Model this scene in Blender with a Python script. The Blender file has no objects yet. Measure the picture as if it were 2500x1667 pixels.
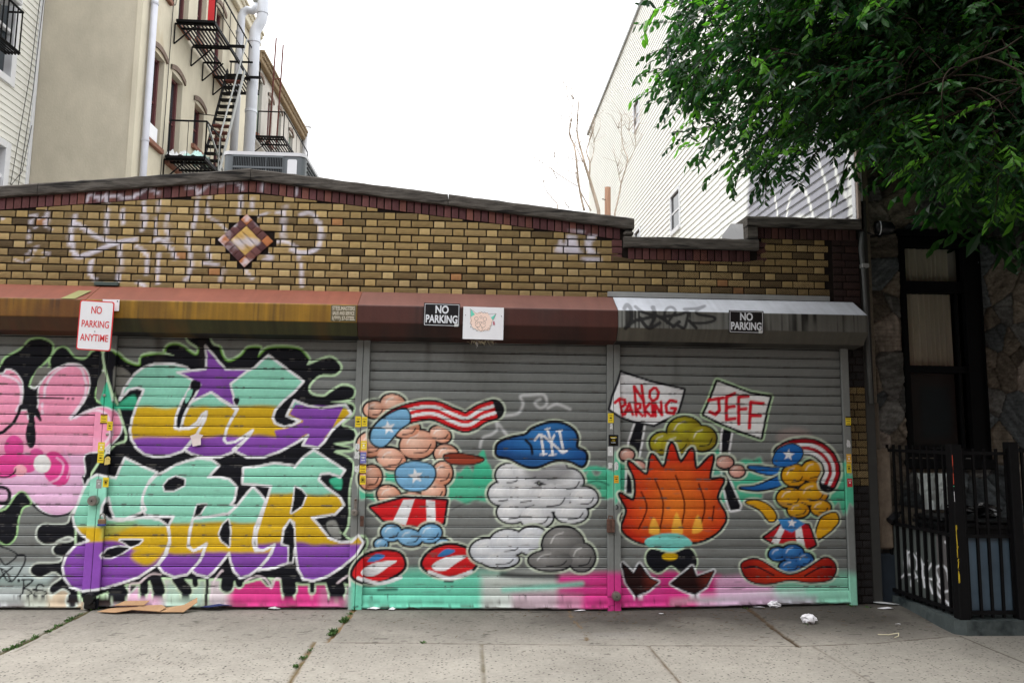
import bpy, math, random
import numpy as np
from mathutils import Vector, Matrix
random.seed(7); np.random.seed(7)
sc = bpy.context.scene
R = math.radians
# ---------------------------------------------------------------- camera
F_MM = 27.02
PI_, YA_, RO_ = R(6.64), R(3.21), R(0.658)
CAM = Vector((0.0, -7.35, 1.6444))
fw = Vector((math.sin(YA_) * math.cos(PI_), math.cos(YA_) * math.cos(PI_), math.sin(PI_)))
r0 = Vector((math.cos(YA_), -math.sin(YA_), 0)); u0 = r0.cross(fw)
rt = math.cos(RO_) * r0 + math.sin(RO_) * u0; up = -math.sin(RO_) * r0 + math.cos(RO_) * u0
cd = bpy.data.cameras.new('camera'); cam = bpy.data.objects.new('camera', cd); sc.collection.objects.link(cam)
cd.lens = F_MM; cd.sensor_width = 36; cd.clip_end = 2000; cd.clip_start = 0.05
m = Matrix((rt, up, -fw)).transposed().to_4x4(); m.translation = CAM; cam.matrix_world = m
sc.camera = cam
# ---------------------------------------------------------------- overcast sky, soft sun, exposure
SUN_EL, SUN_AZ = 66, 250       # azimuth measured clockwise from +Y (into the scene)
w = bpy.data.worlds.new('World'); sc.world = w; w.use_nodes = True
nt = w.node_tree; nt.nodes.clear()
bg = nt.nodes.new('ShaderNodeBackground'); wo = nt.nodes.new('ShaderNodeOutputWorld')
sky = nt.nodes.new('ShaderNodeTexSky'); sky.sky_type = 'NISHITA'; sky.sun_disc = False
sky.sun_elevation = R(SUN_EL); sky.sun_rotation = R(SUN_AZ); sky.dust_density = 4; sky.air_density = 1
mixc = nt.nodes.new('ShaderNodeMix'); mixc.data_type = 'RGBA'; mixc.inputs['Factor'].default_value = .93
tc = nt.nodes.new('ShaderNodeTexCoord'); nz = nt.nodes.new('ShaderNodeTexNoise'); nz.inputs['Scale'].default_value = 2.2; nz.inputs['Detail'].default_value = 5
rmp = nt.nodes.new('ShaderNodeValToRGB'); rmp.color_ramp.elements[0].color = (20.5, 20.6, 20.8, 1); rmp.color_ramp.elements[1].color = (22.5, 22.6, 22.8, 1)
nt.links.new(tc.outputs['Generated'], nz.inputs['Vector']); nt.links.new(nz.outputs['Fac'], rmp.inputs['Fac'])
# overcast luminance: a third as bright at the horizon as overhead
sx = nt.nodes.new('ShaderNodeSeparateXYZ'); nt.links.new(tc.outputs['Generated'], sx.inputs[0])
cl = nt.nodes.new('ShaderNodeMapRange'); cl.inputs['From Min'].default_value = 0; cl.inputs['From Max'].default_value = 1; cl.inputs['To Min'].default_value = .36; cl.inputs['To Max'].default_value = 1
nt.links.new(sx.outputs['Z'], cl.inputs['Value'])
vs = nt.nodes.new('ShaderNodeVectorMath'); vs.operation = 'SCALE'; nt.links.new(rmp.outputs['Color'], vs.inputs[0]); nt.links.new(cl.outputs['Result'], vs.inputs['Scale'])
nt.links.new(sky.outputs['Color'], mixc.inputs['A']); nt.links.new(vs.outputs['Vector'], mixc.inputs['B'])
nt.links.new(mixc.outputs['Result'], bg.inputs['Color']); bg.inputs['Strength'].default_value = .1
nt.links.new(bg.outputs['Background'], wo.inputs['Surface'])
sl = bpy.data.lights.new('sun', 'SUN'); sl.energy = .8; sl.angle = R(22); sl.color = (1, .985, .965)
so = bpy.data.objects.new('sun', sl); sc.collection.objects.link(so)
sd = Vector((math.sin(R(SUN_AZ)) * math.cos(R(SUN_EL)), math.cos(R(SUN_AZ)) * math.cos(R(SUN_EL)), math.sin(R(SUN_EL))))
so.rotation_euler = sd.to_track_quat('Z', 'Y').to_euler(); so.location = (0, -20, 20)
sc.view_settings.view_transform = 'Standard'; sc.view_settings.look = 'None'; sc.view_settings.gamma = 1
sc.view_settings.exposure = 0.75
try: sc.view_settings.use_curve_mapping = False
except Exception: pass
sc.cycles.max_bounces = 6; sc.cycles.transparent_max_bounces = 12

def px(X, Y, Z):
    """photograph coordinates (2500 wide) in which the flat artwork was drawn"""
    vx = X - CAM[0]; vy = Y - CAM[1]; vz = Z - CAM[2]
    d = vx * fw[0] + vy * fw[1] + vz * fw[2]; F = F_MM / 36 * 2500
    return 1250 + F * (vx * rt[0] + vy * rt[1] + vz * rt[2]) / d, 833.5 - F * (vx * up[0] + vy * up[1] + vz * up[2]) / d

# ---------------------------------------------------------------- paint engine
def lin(c):
    c = np.asarray(c, float) / 255.0
    return np.where(c <= 0.04045, c / 12.92, ((c + 0.055) / 1.055) ** 2.4)

def smooth_pts(P, closed, n=4):
    P = np.asarray(P, float)
    if len(P) < 3: return P
    out = []
    N = len(P)
    rng = range(N) if closed else range(N - 1)
    for i in rng:
        if closed: a, b, c, d = P[(i - 1) % N], P[i], P[(i + 1) % N], P[(i + 2) % N]
        else: a, b, c, d = P[max(i - 1, 0)], P[i], P[i + 1], P[min(i + 2, N - 1)]
        for k in range(n):
            t = k / n
            out.append(.5 * ((2 * b) + (c - a) * t + (2 * a - 5 * b + 4 * c - d) * t * t + (3 * b - a - 3 * c + d) * t ** 3))
    if not closed: out.append(P[-1])
    return np.array(out)

class Canvas:
    """A raster of paint colour laid out over a flat surface; sampled into mesh colour attributes."""
    def __init__(s, x0, y0, x1, y1, step, base):
        s.x0, s.y0, s.step = x0, y0, step
        s.W = int((x1 - x0) / step) + 1; s.H = int((y1 - y0) / step) + 1
        s.c = np.tile(np.asarray(base, float), (s.H, s.W, 1))
        s.m = np.zeros((s.H, s.W))
        s.wob = 0.0
    def _dist(s, P, pad, closed):
        bx0, by0 = P.min(0) - pad; bx1, by1 = P.max(0) + pad
        i0 = max(0, int((bx0 - s.x0) / s.step)); i1 = min(s.W, int((bx1 - s.x0) / s.step) + 2)
        j0 = max(0, int((by0 - s.y0) / s.step)); j1 = min(s.H, int((by1 - s.y0) / s.step) + 2)
        if i1 <= i0 or j1 <= j0: return None
        X = s.x0 + np.arange(i0, i1) * s.step; Y = s.y0 + np.arange(j0, j1) * s.step
        D = np.full((j1 - j0, i1 - i0), 1e9)
        M = len(P); segs = M if closed else M - 1
        for k in range(segs):
            a = P[k]; b = P[(k + 1) % M]
            lo = np.minimum(a, b) - pad; hi = np.maximum(a, b) + pad
            u0 = max(0, int((lo[0] - X[0]) / s.step)); u1 = min(len(X), int((hi[0] - X[0]) / s.step) + 2)
            v0 = max(0, int((lo[1] - Y[0]) / s.step)); v1 = min(len(Y), int((hi[1] - Y[0]) / s.step) + 2)
            if u1 <= u0 or v1 <= v0: continue
            xx = X[u0:u1][None, :]; yy = Y[v0:v1][:, None]
            d = b - a; L = max(d @ d, 1e-9)
            t = np.clip(((xx - a[0]) * d[0] + (yy - a[1]) * d[1]) / L, 0, 1)
            q = np.hypot(xx - a[0] - t * d[0], yy - a[1] - t * d[1])
            D[v0:v1, u0:u1] = np.minimum(D[v0:v1, u0:u1], q)
        return D, X, Y, (slice(j0, j1), slice(i0, i1))
    def _put(s, sl, a, color, X, Y):
        if callable(color): col = color(X[None, :], Y[:, None])
        else: col = lin(color)
        a = a[..., None]
        s.c[sl] = s.c[sl] * (1 - a) + col * a
        s.m[sl] = np.maximum(s.m[sl], a[..., 0])
    def stroke(s, P, w, color, soft=2.0, smooth=True, alpha=1.0, closed=False):
        P = np.asarray(P, float)
        if smooth: P = smooth_pts(P, closed)
        r = s._dist(P, w / 2 + soft * 1.5 + 1, closed)
        if r is None: return
        D, X, Y, sl = r
        a = np.clip((w / 2 - D) / soft + .5, 0, 1); a = a * a * (3 - 2 * a)
        s._put(sl, a * alpha, color, X, Y)
    def poly(s, P, color, soft=2.0, smooth=True, alpha=1.0, grow=0.0):
        P = np.asarray(P, float)
        if smooth: P = smooth_pts(P, True)
        pad = soft * 1.5 + abs(grow) + 2
        r = s._dist(P, pad, True)
        if r is None: return
        D, X, Y, sl = r
        ins = np.zeros(D.shape, bool); M = len(P)
        for k in range(M):
            a = P[k]; b = P[(k + 1) % M]
            if a[1] == b[1]: continue
            rows = (Y >= min(a[1], b[1])) & (Y < max(a[1], b[1]))
            if not rows.any(): continue
            xs = a[0] + (Y[rows] - a[1]) * (b[0] - a[0]) / (b[1] - a[1])
            ins[rows] ^= X[None, :] < xs[:, None]
        sd = np.where(ins, -D, D) - grow
        a = np.clip(-sd / soft + .5, 0, 1); a = a * a * (3 - 2 * a)
        s._put(sl, a * alpha, color, X, Y)
    def ell(s, cx, cy, rx, ry, color, soft=2.0, alpha=1.0, rot=0.0):
        t = np.linspace(0, 2 * math.pi, 28, endpoint=False)
        c, n = math.cos(rot), math.sin(rot)
        P = np.stack([cx + rx * np.cos(t) * c - ry * np.sin(t) * n, cy + rx * np.cos(t) * n + ry * np.sin(t) * c], 1)
        s.poly(P, color, soft, False, alpha)
    def sample(s, x, y):
        u = np.clip((x - s.x0) / s.step, 0, s.W - 1.001); v = np.clip((y - s.y0) / s.step, 0, s.H - 1.001)
        i = u.astype(int); j = v.astype(int); fu = (u - i)[..., None]; fv = (v - j)[..., None]
        c = s.c
        return (c[j, i] * (1 - fu) + c[j, i + 1] * fu) * (1 - fv) + (c[j + 1, i] * (1 - fu) + c[j + 1, i + 1] * fu) * fv

def vnoise(x, y, seed=0, scale=1.0):
    x = np.asarray(x, float) / scale; y = np.asarray(y, float) / scale
    xi = np.floor(x).astype(np.int64); yi = np.floor(y).astype(np.int64); fx = x - xi; fy = y - yi
    fx = fx * fx * (3 - 2 * fx); fy = fy * fy * (3 - 2 * fy)
    def h(a, b):
        n = (a * 374761393 + b * 668265263 + seed * 1442695041) & 0xffffffff
        n = ((n ^ (n >> 13)) * 1274126177) & 0xffffffff
        return ((n ^ (n >> 16)) & 0xffff) / 65535.0
    return (h(xi, yi) * (1 - fx) + h(xi + 1, yi) * fx) * (1 - fy) + (h(xi, yi + 1) * (1 - fx) + h(xi + 1, yi + 1) * fx) * fy

def fbm(x, y, seed=0, scale=1.0, oct=4):
    r = 0; a = 1; t = 0
    for k in range(oct):
        r = r + a * vnoise(x, y, seed + k * 17, scale / 2 ** k); t += a; a *= .55
    return r / t

def crop(ox, oy, sc):
    return lambda pts: [(ox + x / sc, oy + y / sc) for x, y in pts]

# ---------------------------------------------------------------- the wall painting
TEAL, YEL, PUR, BLK, WHT = (148, 220, 195), (214, 176, 34), (138, 78, 178), (17, 19, 27), (238, 240, 243)
PINK, LPINK, MAG, HALO = (245, 158, 190), (232, 188, 222), (220, 45, 135), (176, 222, 158)
C1 = crop(0, 780, 2.1778); C2 = crop(240, 780, 2.1773); E1 = crop(0, 800, 4.48); E2 = crop(0, 1150, 4.48)
D1 = crop(850, 680, 3.1357); D2 = crop(850, 1100, 3.1357); D3 = crop(1460, 680, 3.1358); D4 = crop(1460, 1100, 3.1358)

def bands(stops, jit=9):
    """horizontal spray bands: [(y, colour), ...] with a soft jittered change between them"""
    ys = [s[0] for s in stops]; cs = [lin(s[1]) for s in stops]
    def f(X, Y):
        yy = Y + (fbm(X + 0 * Y, Y * .2 + 0 * X, 5, 90, 3) - .5) * 2.6 * jit
        out = np.empty(yy.shape + (3,)); out[:] = cs[0]
        for i in range(1, len(stops)):
            t = np.clip((yy - ys[i]) / 12 + .5, 0, 1)[..., None]; t = t * t * (3 - 2 * t)
            out = out * (1 - t) + cs[i] * t
        g = (fbm(X * .3 + 0 * Y, Y + 0 * X, 9, 22)[..., None] - .5)
        return np.clip(out * (1 + .16 * g), 0, 1)
    return f

def paint_mural():
    cv = Canvas(-560, 750, 2120, 1500, 1.5, lin((124, 128, 126)))
    X = cv.x0 + np.arange(cv.W) * cv.step; Y = cv.y0 + np.arange(cv.H) * cv.step
    XX, YY = np.meshgrid(X, Y)
    P = cv.poly; S = cv.stroke; EL = cv.ell
    # --- long teal haze behind everything and the bottom colour wash
    for x0, x1, y0, y1 in [(258, 420, 968, 1052), (880, 1010, 1160, 1212), (1090, 1225, 1150, 1215), (1405, 1500, 1150, 1205), (1500, 1560, 1100, 1215), (1690, 1860, 1120, 1220), (2000, 2080, 1150, 1225)]:
        pts = []
        for k in range(9): pts.append((x0 + (x1 - x0) * k / 8, y0 + 14 * vnoise(k * 3.1, x0, 3) - (38 if k in (3, 6) else 0) * vnoise(k, x0, 7)))
        for k in range(9): pts.append((x1 - (x1 - x0) * k / 8, y1 + 14 * vnoise(k * 2.1, x1, 4) + (30 if k in (2, 5) else 0) * vnoise(k, x1, 8)))
        P(pts, (190, 225, 205), 9, True, .5, grow=3); P(pts, (70, 190, 150), 6, True, .9)
    S(D1([(150, 1500), (330, 1520)]), 40, (88, 200, 165), 8); S(D1([(1760, 1480), (1900, 1450), (2090, 1520)]), 10, (88, 200, 165), 8)
    P(D1([(975, 1400), (1035, 1310), (1065, 1400), (1090, 1440), (1090, 1568), (960, 1568)]), (72, 192, 152), 7)
    for cx in (1560, 1830, 1990): EL(cx, 1165, 60, 26, (70, 185, 150), 14, .5)
    # bottom wash
    def wash(xa, xb, y, colr, soft=34, al=1.0):
        P([(xa, y + 6 * math.sin(xa)), ((xa + xb) / 2, y - 5), (xb, y + 4), (xb, 1520), (xa, 1520)], colr, soft, False, al)
    wash(-560, 110, 1432, (205, 190, 195)); wash(-560, 60, 1478, (232, 180, 205)); wash(60, 250, 1440, (210, 192, 165)); wash(-200, 120, 1402, (165, 190, 185), 22, .6)
    P(E2([(0, 1010), (300, 1000), (600, 1010), (620, 1100), (500, 1200), (200, 1200), (0, 1120)]), (190, 205, 205), 12, True, .7)
    wash(255, 420, 1405, (233, 190, 218)); wash(400, 560, 1420, (190, 218, 200)); wash(505, 610, 1410, (222, 210, 215)); wash(560, 872, 1408, (218, 62, 140)); wash(780, 872, 1430, (200, 120, 160), 22, .8)
    wash(850, 1230, 1394, (118, 216, 186)); wash(1175, 1440, 1402, (205, 214, 208), 26); wash(1360, 1640, 1400, (214, 62, 142), 22); wash(1250, 1420, 1448, (206, 168, 188), 26, .7)
    S([(1230, 1440), (1420, 1425)], 12, (150, 220, 200), 14); wash(1620, 1760, 1400, (218, 58, 140), 18)
    wash(1748, 1960, 1404, (234, 182, 218), 22); wash(1890, 2120, 1398, (150, 218, 192), 30); wash(1700, 1990, 1452, (214, 190, 215), 24, .7); S([(1640, 1470), (1960, 1440)], 10, (200, 215, 212), 16, alpha=.6)
    # ---------------- first shutter: pink bubble letters
    blk1 = E1([(-900, 330), (-500, 300), (-100, 520), (0, 420), (60, 330), (220, 240), (320, 140), (440, 120), (540, 160), (570, 230), (520, 330), (410, 440), (330, 560), (310, 640), (370, 660), (400, 600), (470, 500), (545, 430), (540, 370), (570, 300), (640, 225), (720, 225), (800, 320), (900, 345), (960, 320), (1010, 262), (1120, 255), (1140, 480), (1050, 650), (1040, 780), (1200, 870), (1330, 920), (1500, 1000), (1560, 1200), (1440, 1500), (1000, 1700), (400, 1700), (-900, 1700)])
    P(blk1, HALO, 3, True, grow=5); P(blk1, BLK, 2.5)
    P(E1([(1150, 290), (1200, 262), (1290, 290), (1344, 340), (1344, 480), (1250, 470), (1170, 430), (1140, 370)]), BLK, 3)
    S(E1([(1150, 262), (1220, 258), (1300, 290), (1420, 380)]), 5, HALO, 3); S(E1([(1145, 470), (1250, 500), (1340, 480)]), 5, WHT, 3, alpha=.8)
    P(E1([(1130, 500), (1270, 480), (1330, 560), (1340, 760), (1260, 900), (1120, 820), (1060, 700)]), (122, 123, 117), 3)
    P(E1([(1190, 590), (1235, 740), (1260, 830), (1420, 790), (1430, 900), (1250, 900), (1120, 830), (1130, 740)]), (66, 190, 150), 4)
    S(E1([(1190, 580), (1215, 620), (1250, 790)]), 5, WHT, 4, alpha=.8)
    P(E1([(410, 440), (490, 440), (560, 440), (440, 620), (400, 640), (330, 640), (350, 560)]), (122, 123, 117), 3); S(E1([(330, 640), (380, 660), (440, 590)]), 4, WHT, 3)
    pinkf = bands([(800, PINK), (1065, (243, 168, 200)), (1110, (228, 180, 215)), (1150, LPINK)], 14)
    pk = E1([(-900, 700), (-300, 480), (0, 500), (60, 455), (140, 470), (210, 540), (245, 640), (235, 800), (200, 900), (290, 900), (310, 1000), (380, 960), (410, 840), (410, 700), (450, 590), (560, 470), (700, 400), (800, 390), (900, 420), (965, 510), (975, 650), (930, 780), (850, 900), (770, 1000), (920, 920), (1050, 875), (1180, 870), (1280, 930), (1330, 1040), (1320, 1150), (1240, 1250), (1120, 1350), (930, 1390), (930, 1568)]) + E2([(900, 100), (915, 200), (870, 340), (770, 440), (650, 490), (500, 460), (380, 360), (270, 240), (190, 240), (80, 330), (0, 400), (-300, 600), (-900, 700)])
    P(pk, WHT, 2.5, grow=1.5); P(pk, pinkf, 2, grow=-2)
    for q in ([(20, 515), (120, 545), (190, 590), (225, 680), (215, 820), (170, 910)], [(480, 760), (490, 650), (560, 520), (680, 430), (800, 405), (890, 450), (925, 560), (940, 640), (915, 760), (830, 900), (760, 985)], [(820, 985), (950, 920), (1100, 905), (1190, 960), (1220, 1060), (1210, 1200), (1130, 1290)], [(455, 830), (458, 860)], [(455, 905), (458, 935)]):
        S(E1(q), 6.5, (246, 226, 240), 3, alpha=.9)
    S(E1([(220, 860), (185, 960), (130, 1050), (60, 1110), (0, 1150), (-200, 1190)]), 8, BLK, 2)
    P(E1([(290, 890), (400, 870), (440, 960), (455, 1010), (430, 1020), (380, 960), (380, 1060), (388, 1180), (370, 1290), (330, 1315), (295, 1280), (275, 1180), (290, 1080), (315, 980)]), BLK, 2)
    S(E1([(390, 765), (690, 770)]), 5, BLK, 1.5, False); EL(165, 973, 3, 2.6, BLK); EL(177, 973, 3, 2.6, BLK)
    # flower on the letter
    EL(33, 1092, 24, 30, (228, 82, 160), 3); EL(33, 1128, 46, 22, (225, 70, 150), 4); EL(66, 1132, 24, 22, (225, 80, 155), 4); EL(8, 1150, 40, 18, (225, 75, 155), 3)
    EL(136, 1144, 32, 44, (225, 72, 150), 3, rot=-.4); S(E1([(620, 1420), (690, 1500), (640, 1640), (520, 1700)]), 5, (240, 180, 215), 3); S(E1([(700, 1330), (760, 1500), (730, 1640)]), 4, (240, 170, 210), 3)
    EL(88, 1108, 17, 14, (222, 90, 160), 3); EL(102, 1132, 21, 23, (236, 236, 236), 3); EL(48, 1148, 16, 14, (246, 176, 190), 3)
    S(E2([(-60, 40), (20, 65), (90, 55), (150, 15), (165, -20)]), 4, BLK, 1.5); S(E2([(-120, 330), (40, 350), (100, 290), (80, 200), (0, 175), (-60, 200)]), 9, BLK, 2)
    S(E2([(330, 345), (470, 460), (600, 490), (730, 470), (810, 410), (870, 330), (920, 210), (930, 130), (900, 60)]), 5, BLK, 2)
    # lower black drips of the first shutter
    P(E2([(190, 250), (260, 240), (330, 345), (240, 400), (190, 540), (180, 640), (150, 740), (60, 800), (-60, 740), (-300, 700), (-600, 760), (-600, 450), (-200, 500), (0, 440), (80, 400)]), HALO, 3, grow=4)
    P(E2([(190, 250), (260, 240), (330, 345), (240, 400), (190, 540), (180, 640), (150, 740), (60, 800), (-60, 740), (-300, 700), (-600, 760), (-600, 450), (-200, 500), (0, 440), (80, 400)]), BLK, 2)
    grey = (130, 131, 125)
    drp = E2([(800, 440), (740, 570), (600, 590), (470, 585), (410, 640), (405, 730), (470, 790), (570, 790), (640, 745), (740, 710), (820, 740), (740, 780), (640, 790), (580, 850), (600, 910), (680, 930), (660, 990), (560, 1010), (400, 1015), (335, 1060), (340, 1120), (420, 1155), (500, 1130), (580, 1095), (640, 1130), (670, 1170), (560, 1250), (540, 1310), (580, 1335), (680, 1280), (760, 1330), (740, 1400), (760, 1460), (830, 1470), (890, 1400), (960, 1400), (960, 1500), (1130, 1500), (1300, 1400), (1500, 1200), (1400, 700), (1000, 300)])
    P(drp, (215, 225, 215), 3, grow=4.5); P(drp, BLK, 2.5)
    for q, w in (([(-200, 700), (0, 820), (90, 850), (180, 920), (100, 1000), (40, 1020), (0, 960), (-60, 900)], 4), ([(180, 920), (260, 920), (270, 980), (230, 1060), (180, 1140), (120, 1200), (60, 1100), (0, 1060)], 4), ([(-40, 1210), (40, 1120), (130, 1050)], 4), ([(0, 1060), (60, 1180), (120, 1210)], 4)): S(E2(q), w, BLK, 1.5)
    EL(44.5, 1416.5, 4, 4, BLK)
    for q in ([(235, 1185), (355, 1190), (260, 1275), (300, 1290), (340, 1330), (305, 1362)], [(250, 1190), (250, 1270), (240, 1340), (225, 1365)], [(470, 1260), (430, 1235), (395, 1260), (400, 1310), (360, 1290), (480, 1310), (500, 1345), (440, 1365), (370, 1340)]): S(E2(q), 4, BLK, 1.4)
    EL(117, 1455, 3, 3, BLK)
    # ---------------- second shutter: the big letters
    mass = C2([(40, 180), (90, 172), (150, 220), (215, 240), (232, 195), (300, 182), (400, 190), (352, 170), (372, 136), (430, 132), (515, 185), (530, 150), (478, 110), (468, 60), (512, 32), (565, 55), (605, 130), (645, 150), (668, 205), (705, 215), (755, 190), (795, 150), (860, 148), (850, 190), (900, 150), (1000, 145), (1075, 160), (1118, 210), (1110, 240), (1180, 215), (1240, 203), (1287, 250), (1255, 290), (1175, 295), (1118, 350), (1130, 395), (1195, 410), (1235, 385), (1300, 350), (1357, 370), (1350, 410), (1300, 430), (1235, 435), (1345, 450), (1350, 500), (1290, 560), (1360, 590), (1360, 640), (1250, 660), (1350, 690), (1250, 700), (1350, 760), (1330, 900), (1325, 1080), (1290, 1140), (1260, 1090), (1330, 1170), (1400, 1150), (1425, 1190), (1380, 1270), (1330, 1340), (1330, 1400), (1300, 1400), (1205, 1400), (1110, 1402), (1060, 1400), (950, 1375), (860, 1372), (760, 1395), (640, 1375), (500, 1380), (330, 1370), (240, 1400), (150, 1405), (60, 1440), (-100, 1450), (-100, 1000), (60, 700), (150, 640), (120, 500), (60, 300)])
    drips = [([(70, 1400), (115, 1460)], 88), ([(238, 1380), (242, 1442)], 44), ([(300, 1370), (322, 1440)], 64), ([(420, 1380), (468, 1440)], 58), ([(512, 1380), (514, 1405)], 30), ([(578, 1370), (576, 1540)], 16), ([(560, 1535), (600, 1535)], 26), ([(690, 1370), (682, 1415)], 66), ([(745, 1380), (748, 1402)], 38), ([(880, 1370), (905, 1400)], 26), ([(1008, 1380), (1014, 1435)], 74), ([(1135, 1390), (1136, 1440)], 24), ([(1250, 1380), (1268, 1438)], 88)]
    for q, w_ in drips: S(C2(q), w_ / 2.1773 + 9, (205, 226, 200), 4, False)
    P(mass, (200, 232, 190), 3, grow=5.5); P(mass, BLK, 2.5)
    for q, w_ in drips: S(C2(q), w_ / 2.1773, BLK, 3, False)
    for q in ([(90, 172), (150, 222), (215, 242), (230, 195), (350, 178)], [(352, 170), (372, 136), (430, 132), (515, 185), (532, 150)], [(645, 140), (668, 205), (705, 218), (755, 190), (795, 148), (865, 146)], [(850, 195), (900, 152), (1000, 145), (1075, 158), (1118, 205)]): S(C2(q), 4, (130, 200, 70), 3, alpha=.7)
    P(C2([(95, 250), (170, 290), (150, 350), (110, 400), (90, 380)]), (130, 131, 125), 4)
    P(C2([(130, 430), (190, 400), (210, 470), (160, 475), (90, 470)]), (70, 190, 150), 8)
    P(C2([(1180, 920), (1290, 960), (1330, 1000), (1310, 1100), (1240, 1100), (1150, 1060)]), BLK, 3)
    P(C2([(1210, 1085), (1260, 1070), (1290, 1160), (1240, 1150)]), (150, 152, 148), 5); P(C2([(1230, 850), (1290, 840), (1290, 900), (1250, 890)]), (70, 190, 150), 6)
    L1 = C2([(112, 425), (135, 365), (190, 290), (245, 250), (300, 237), (400, 237), (470, 255), (510, 300), (480, 370), (440, 440), (412, 510), (405, 575), (430, 583), (480, 575), (525, 545), (548, 505), (574, 488), (568, 530), (545, 570), (520, 615), (480, 670), (445, 700), (380, 722), (300, 728), (240, 715), (200, 680), (175, 640), (166, 590), (180, 520), (205, 450), (228, 400), (240, 372), (205, 360), (160, 372)])
    L2 = C2([(597, 385), (655, 430), (735, 480), (705, 530), (678, 590), (668, 640), (682, 656), (725, 650), (770, 625), (820, 588), (798, 622), (760, 662), (710, 706), (650, 728), (560, 730), (495, 715), (455, 690), (480, 660), (522, 612), (548, 565), (574, 492), (530, 560), (480, 578), (438, 575), (455, 510), (490, 440)])
    L3 = C2([(903, 190), (990, 255), (1090, 328), (1040, 385), (985, 430), (940, 480), (926, 520), (940, 552), (985, 570), (1030, 562), (1072, 538), (1000, 512), (1020, 470), (1042, 430), (1110, 458), (1190, 470), (1312, 452), (1345, 500), (1290, 545), (1240, 590), (1200, 650), (1168, 680), (1085, 668), (1115, 615), (1040, 660), (960, 702), (880, 730), (790, 730), (742, 708), (715, 690), (760, 655), (800, 620), (820, 588), (725, 650), (682, 656), (668, 635), (685, 570), (740, 475), (718, 420), (695, 350), (722, 305), (780, 278), (830, 255), (868, 218)])
    ST = C2([(567, 140), (604, 180), (640, 225), (675, 263), (802, 264), (748, 305), (700, 342), (715, 400), (728, 468), (660, 425), (598, 385), (540, 412), (495, 436), (520, 390), (542, 345), (480, 310), (418, 280), (500, 270), (570, 263), (574, 200)])
    y = lambda v: 780 + v / 2.1773
    top = bands([(0, TEAL), (y(462), YEL), (y(622), PUR)])
    for L in (L1, L2, L3):
        P(L, WHT, 2, grow=3.2, smooth=False)
        P(L, top, 2, grow=-2.4, smooth=False)
    P(C2([(930, 585), (1000, 575), (1085, 540), (1010, 505), (1045, 445), (1310, 460), (1240, 590), (1165, 672), (1095, 660), (1110, 610), (960, 690)]), PUR, 2.5, False, grow=-2)
    for L in (L1, L2, L3): S(L, 5.6, WHT, 2, False, closed=True)
    P(ST, WHT, 2, False, grow=3); P(ST, PUR, 2, False, grow=-2.5)
    P(C2([(495, 325), (540, 330), (535, 372), (490, 372)]), BLK, 2); P(C2([(470, 385), (500, 372), (480, 430), (462, 440)]), TEAL, 2)
    P(C2([(720, 420), (750, 420), (740, 452), (725, 448)]), BLK, 2)
    SS = C1([(663, 735), (750, 778), (832, 812), (790, 860), (765, 915), (752, 965), (775, 1010), (720, 1038), (660, 1058), (605, 1055), (588, 1010), (576, 945), (552, 985), (545, 1030), (575, 1062), (640, 1068), (760, 1052), (845, 1062), (890, 1098), (900, 1175), (872, 1250), (835, 1302), (740, 1366), (640, 1402), (545, 1428), (430, 1440), (370, 1420), (337, 1370), (330, 1310), (352, 1250), (400, 1200), (480, 1172), (425, 1140), (392, 1090), (385, 1040), (410, 980), (440, 905), (470, 852), (525, 823), (614, 843), (635, 790)])
    TT = C2([(404, 775), (470, 752), (525, 738), (600, 744), (640, 776), (605, 812), (582, 838), (640, 836), (695, 848), (735, 890), (722, 960), (700, 985), (735, 990), (690, 1035), (600, 1045), (502, 1058), (486, 1130), (475, 1200), (505, 1228), (540, 1215), (574, 1190), (555, 1250), (530, 1290), (490, 1335), (470, 1355), (400, 1368), (345, 1345), (315, 1305), (360, 1250), (380, 1180), (372, 1095), (400, 1045), (330, 1045), (250, 1040), (228, 1000), (236, 930), (258, 880), (305, 830), (350, 808)])
    AA = C2([(822, 888), (858, 925), (888, 962), (862, 1030), (832, 1105), (820, 1190), (835, 1230), (880, 1225), (936, 1195), (918, 1245), (855, 1318), (800, 1360), (752, 1372), (722, 1340), (702, 1290), (694, 1240), (655, 1290), (612, 1340), (580, 1368), (522, 1356), (492, 1332), (540, 1280), (560, 1225), (574, 1190), (505, 1228), (476, 1205), (484, 1120), (502, 1058), (600, 1045), (690, 1030), (735, 992), (760, 960), (790, 922)])
    KK = C2([(770, 788), (850, 780), (935, 763), (1035, 776), (1042, 785), (1090, 730), (1145, 693), (1225, 745), (1310, 800), (1285, 836), (1230, 818), (1182, 820), (1170, 850), (1210, 890), (1285, 945), (1305, 985), (1258, 1035), (1135, 1052), (1182, 1105), (1225, 1160), (1290, 1185), (1350, 1178), (1385, 1143), (1412, 1182), (1372, 1248), (1300, 1310), (1222, 1362), (1140, 1388), (1088, 1378), (1060, 1325), (1050, 1250), (1044, 1180), (1038, 1080), (1018, 1064), (985, 1110), (972, 1195), (1010, 1202), (1018, 1290), (930, 1320), (848, 1330), (900, 1270), (936, 1196), (870, 1228), (840, 1215), (838, 1140), (872, 1030), (898, 950), (918, 885), (840, 878), (765, 872)])
    low = bands([(0, TEAL), (y(1075), YEL), (y(1235), PUR)]); lowS = bands([(0, TEAL), (y(1090), YEL), (y(1225), PUR)]); lowK = bands([(0, TEAL), (y(925), YEL), (y(1190), PUR)])
    for L, b in ((SS, lowS), (TT, low), (AA, low), (KK, lowK)):
        P(L, WHT, 2, False, grow=3.2); P(L, b, 2, False, grow=-2.4)
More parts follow.
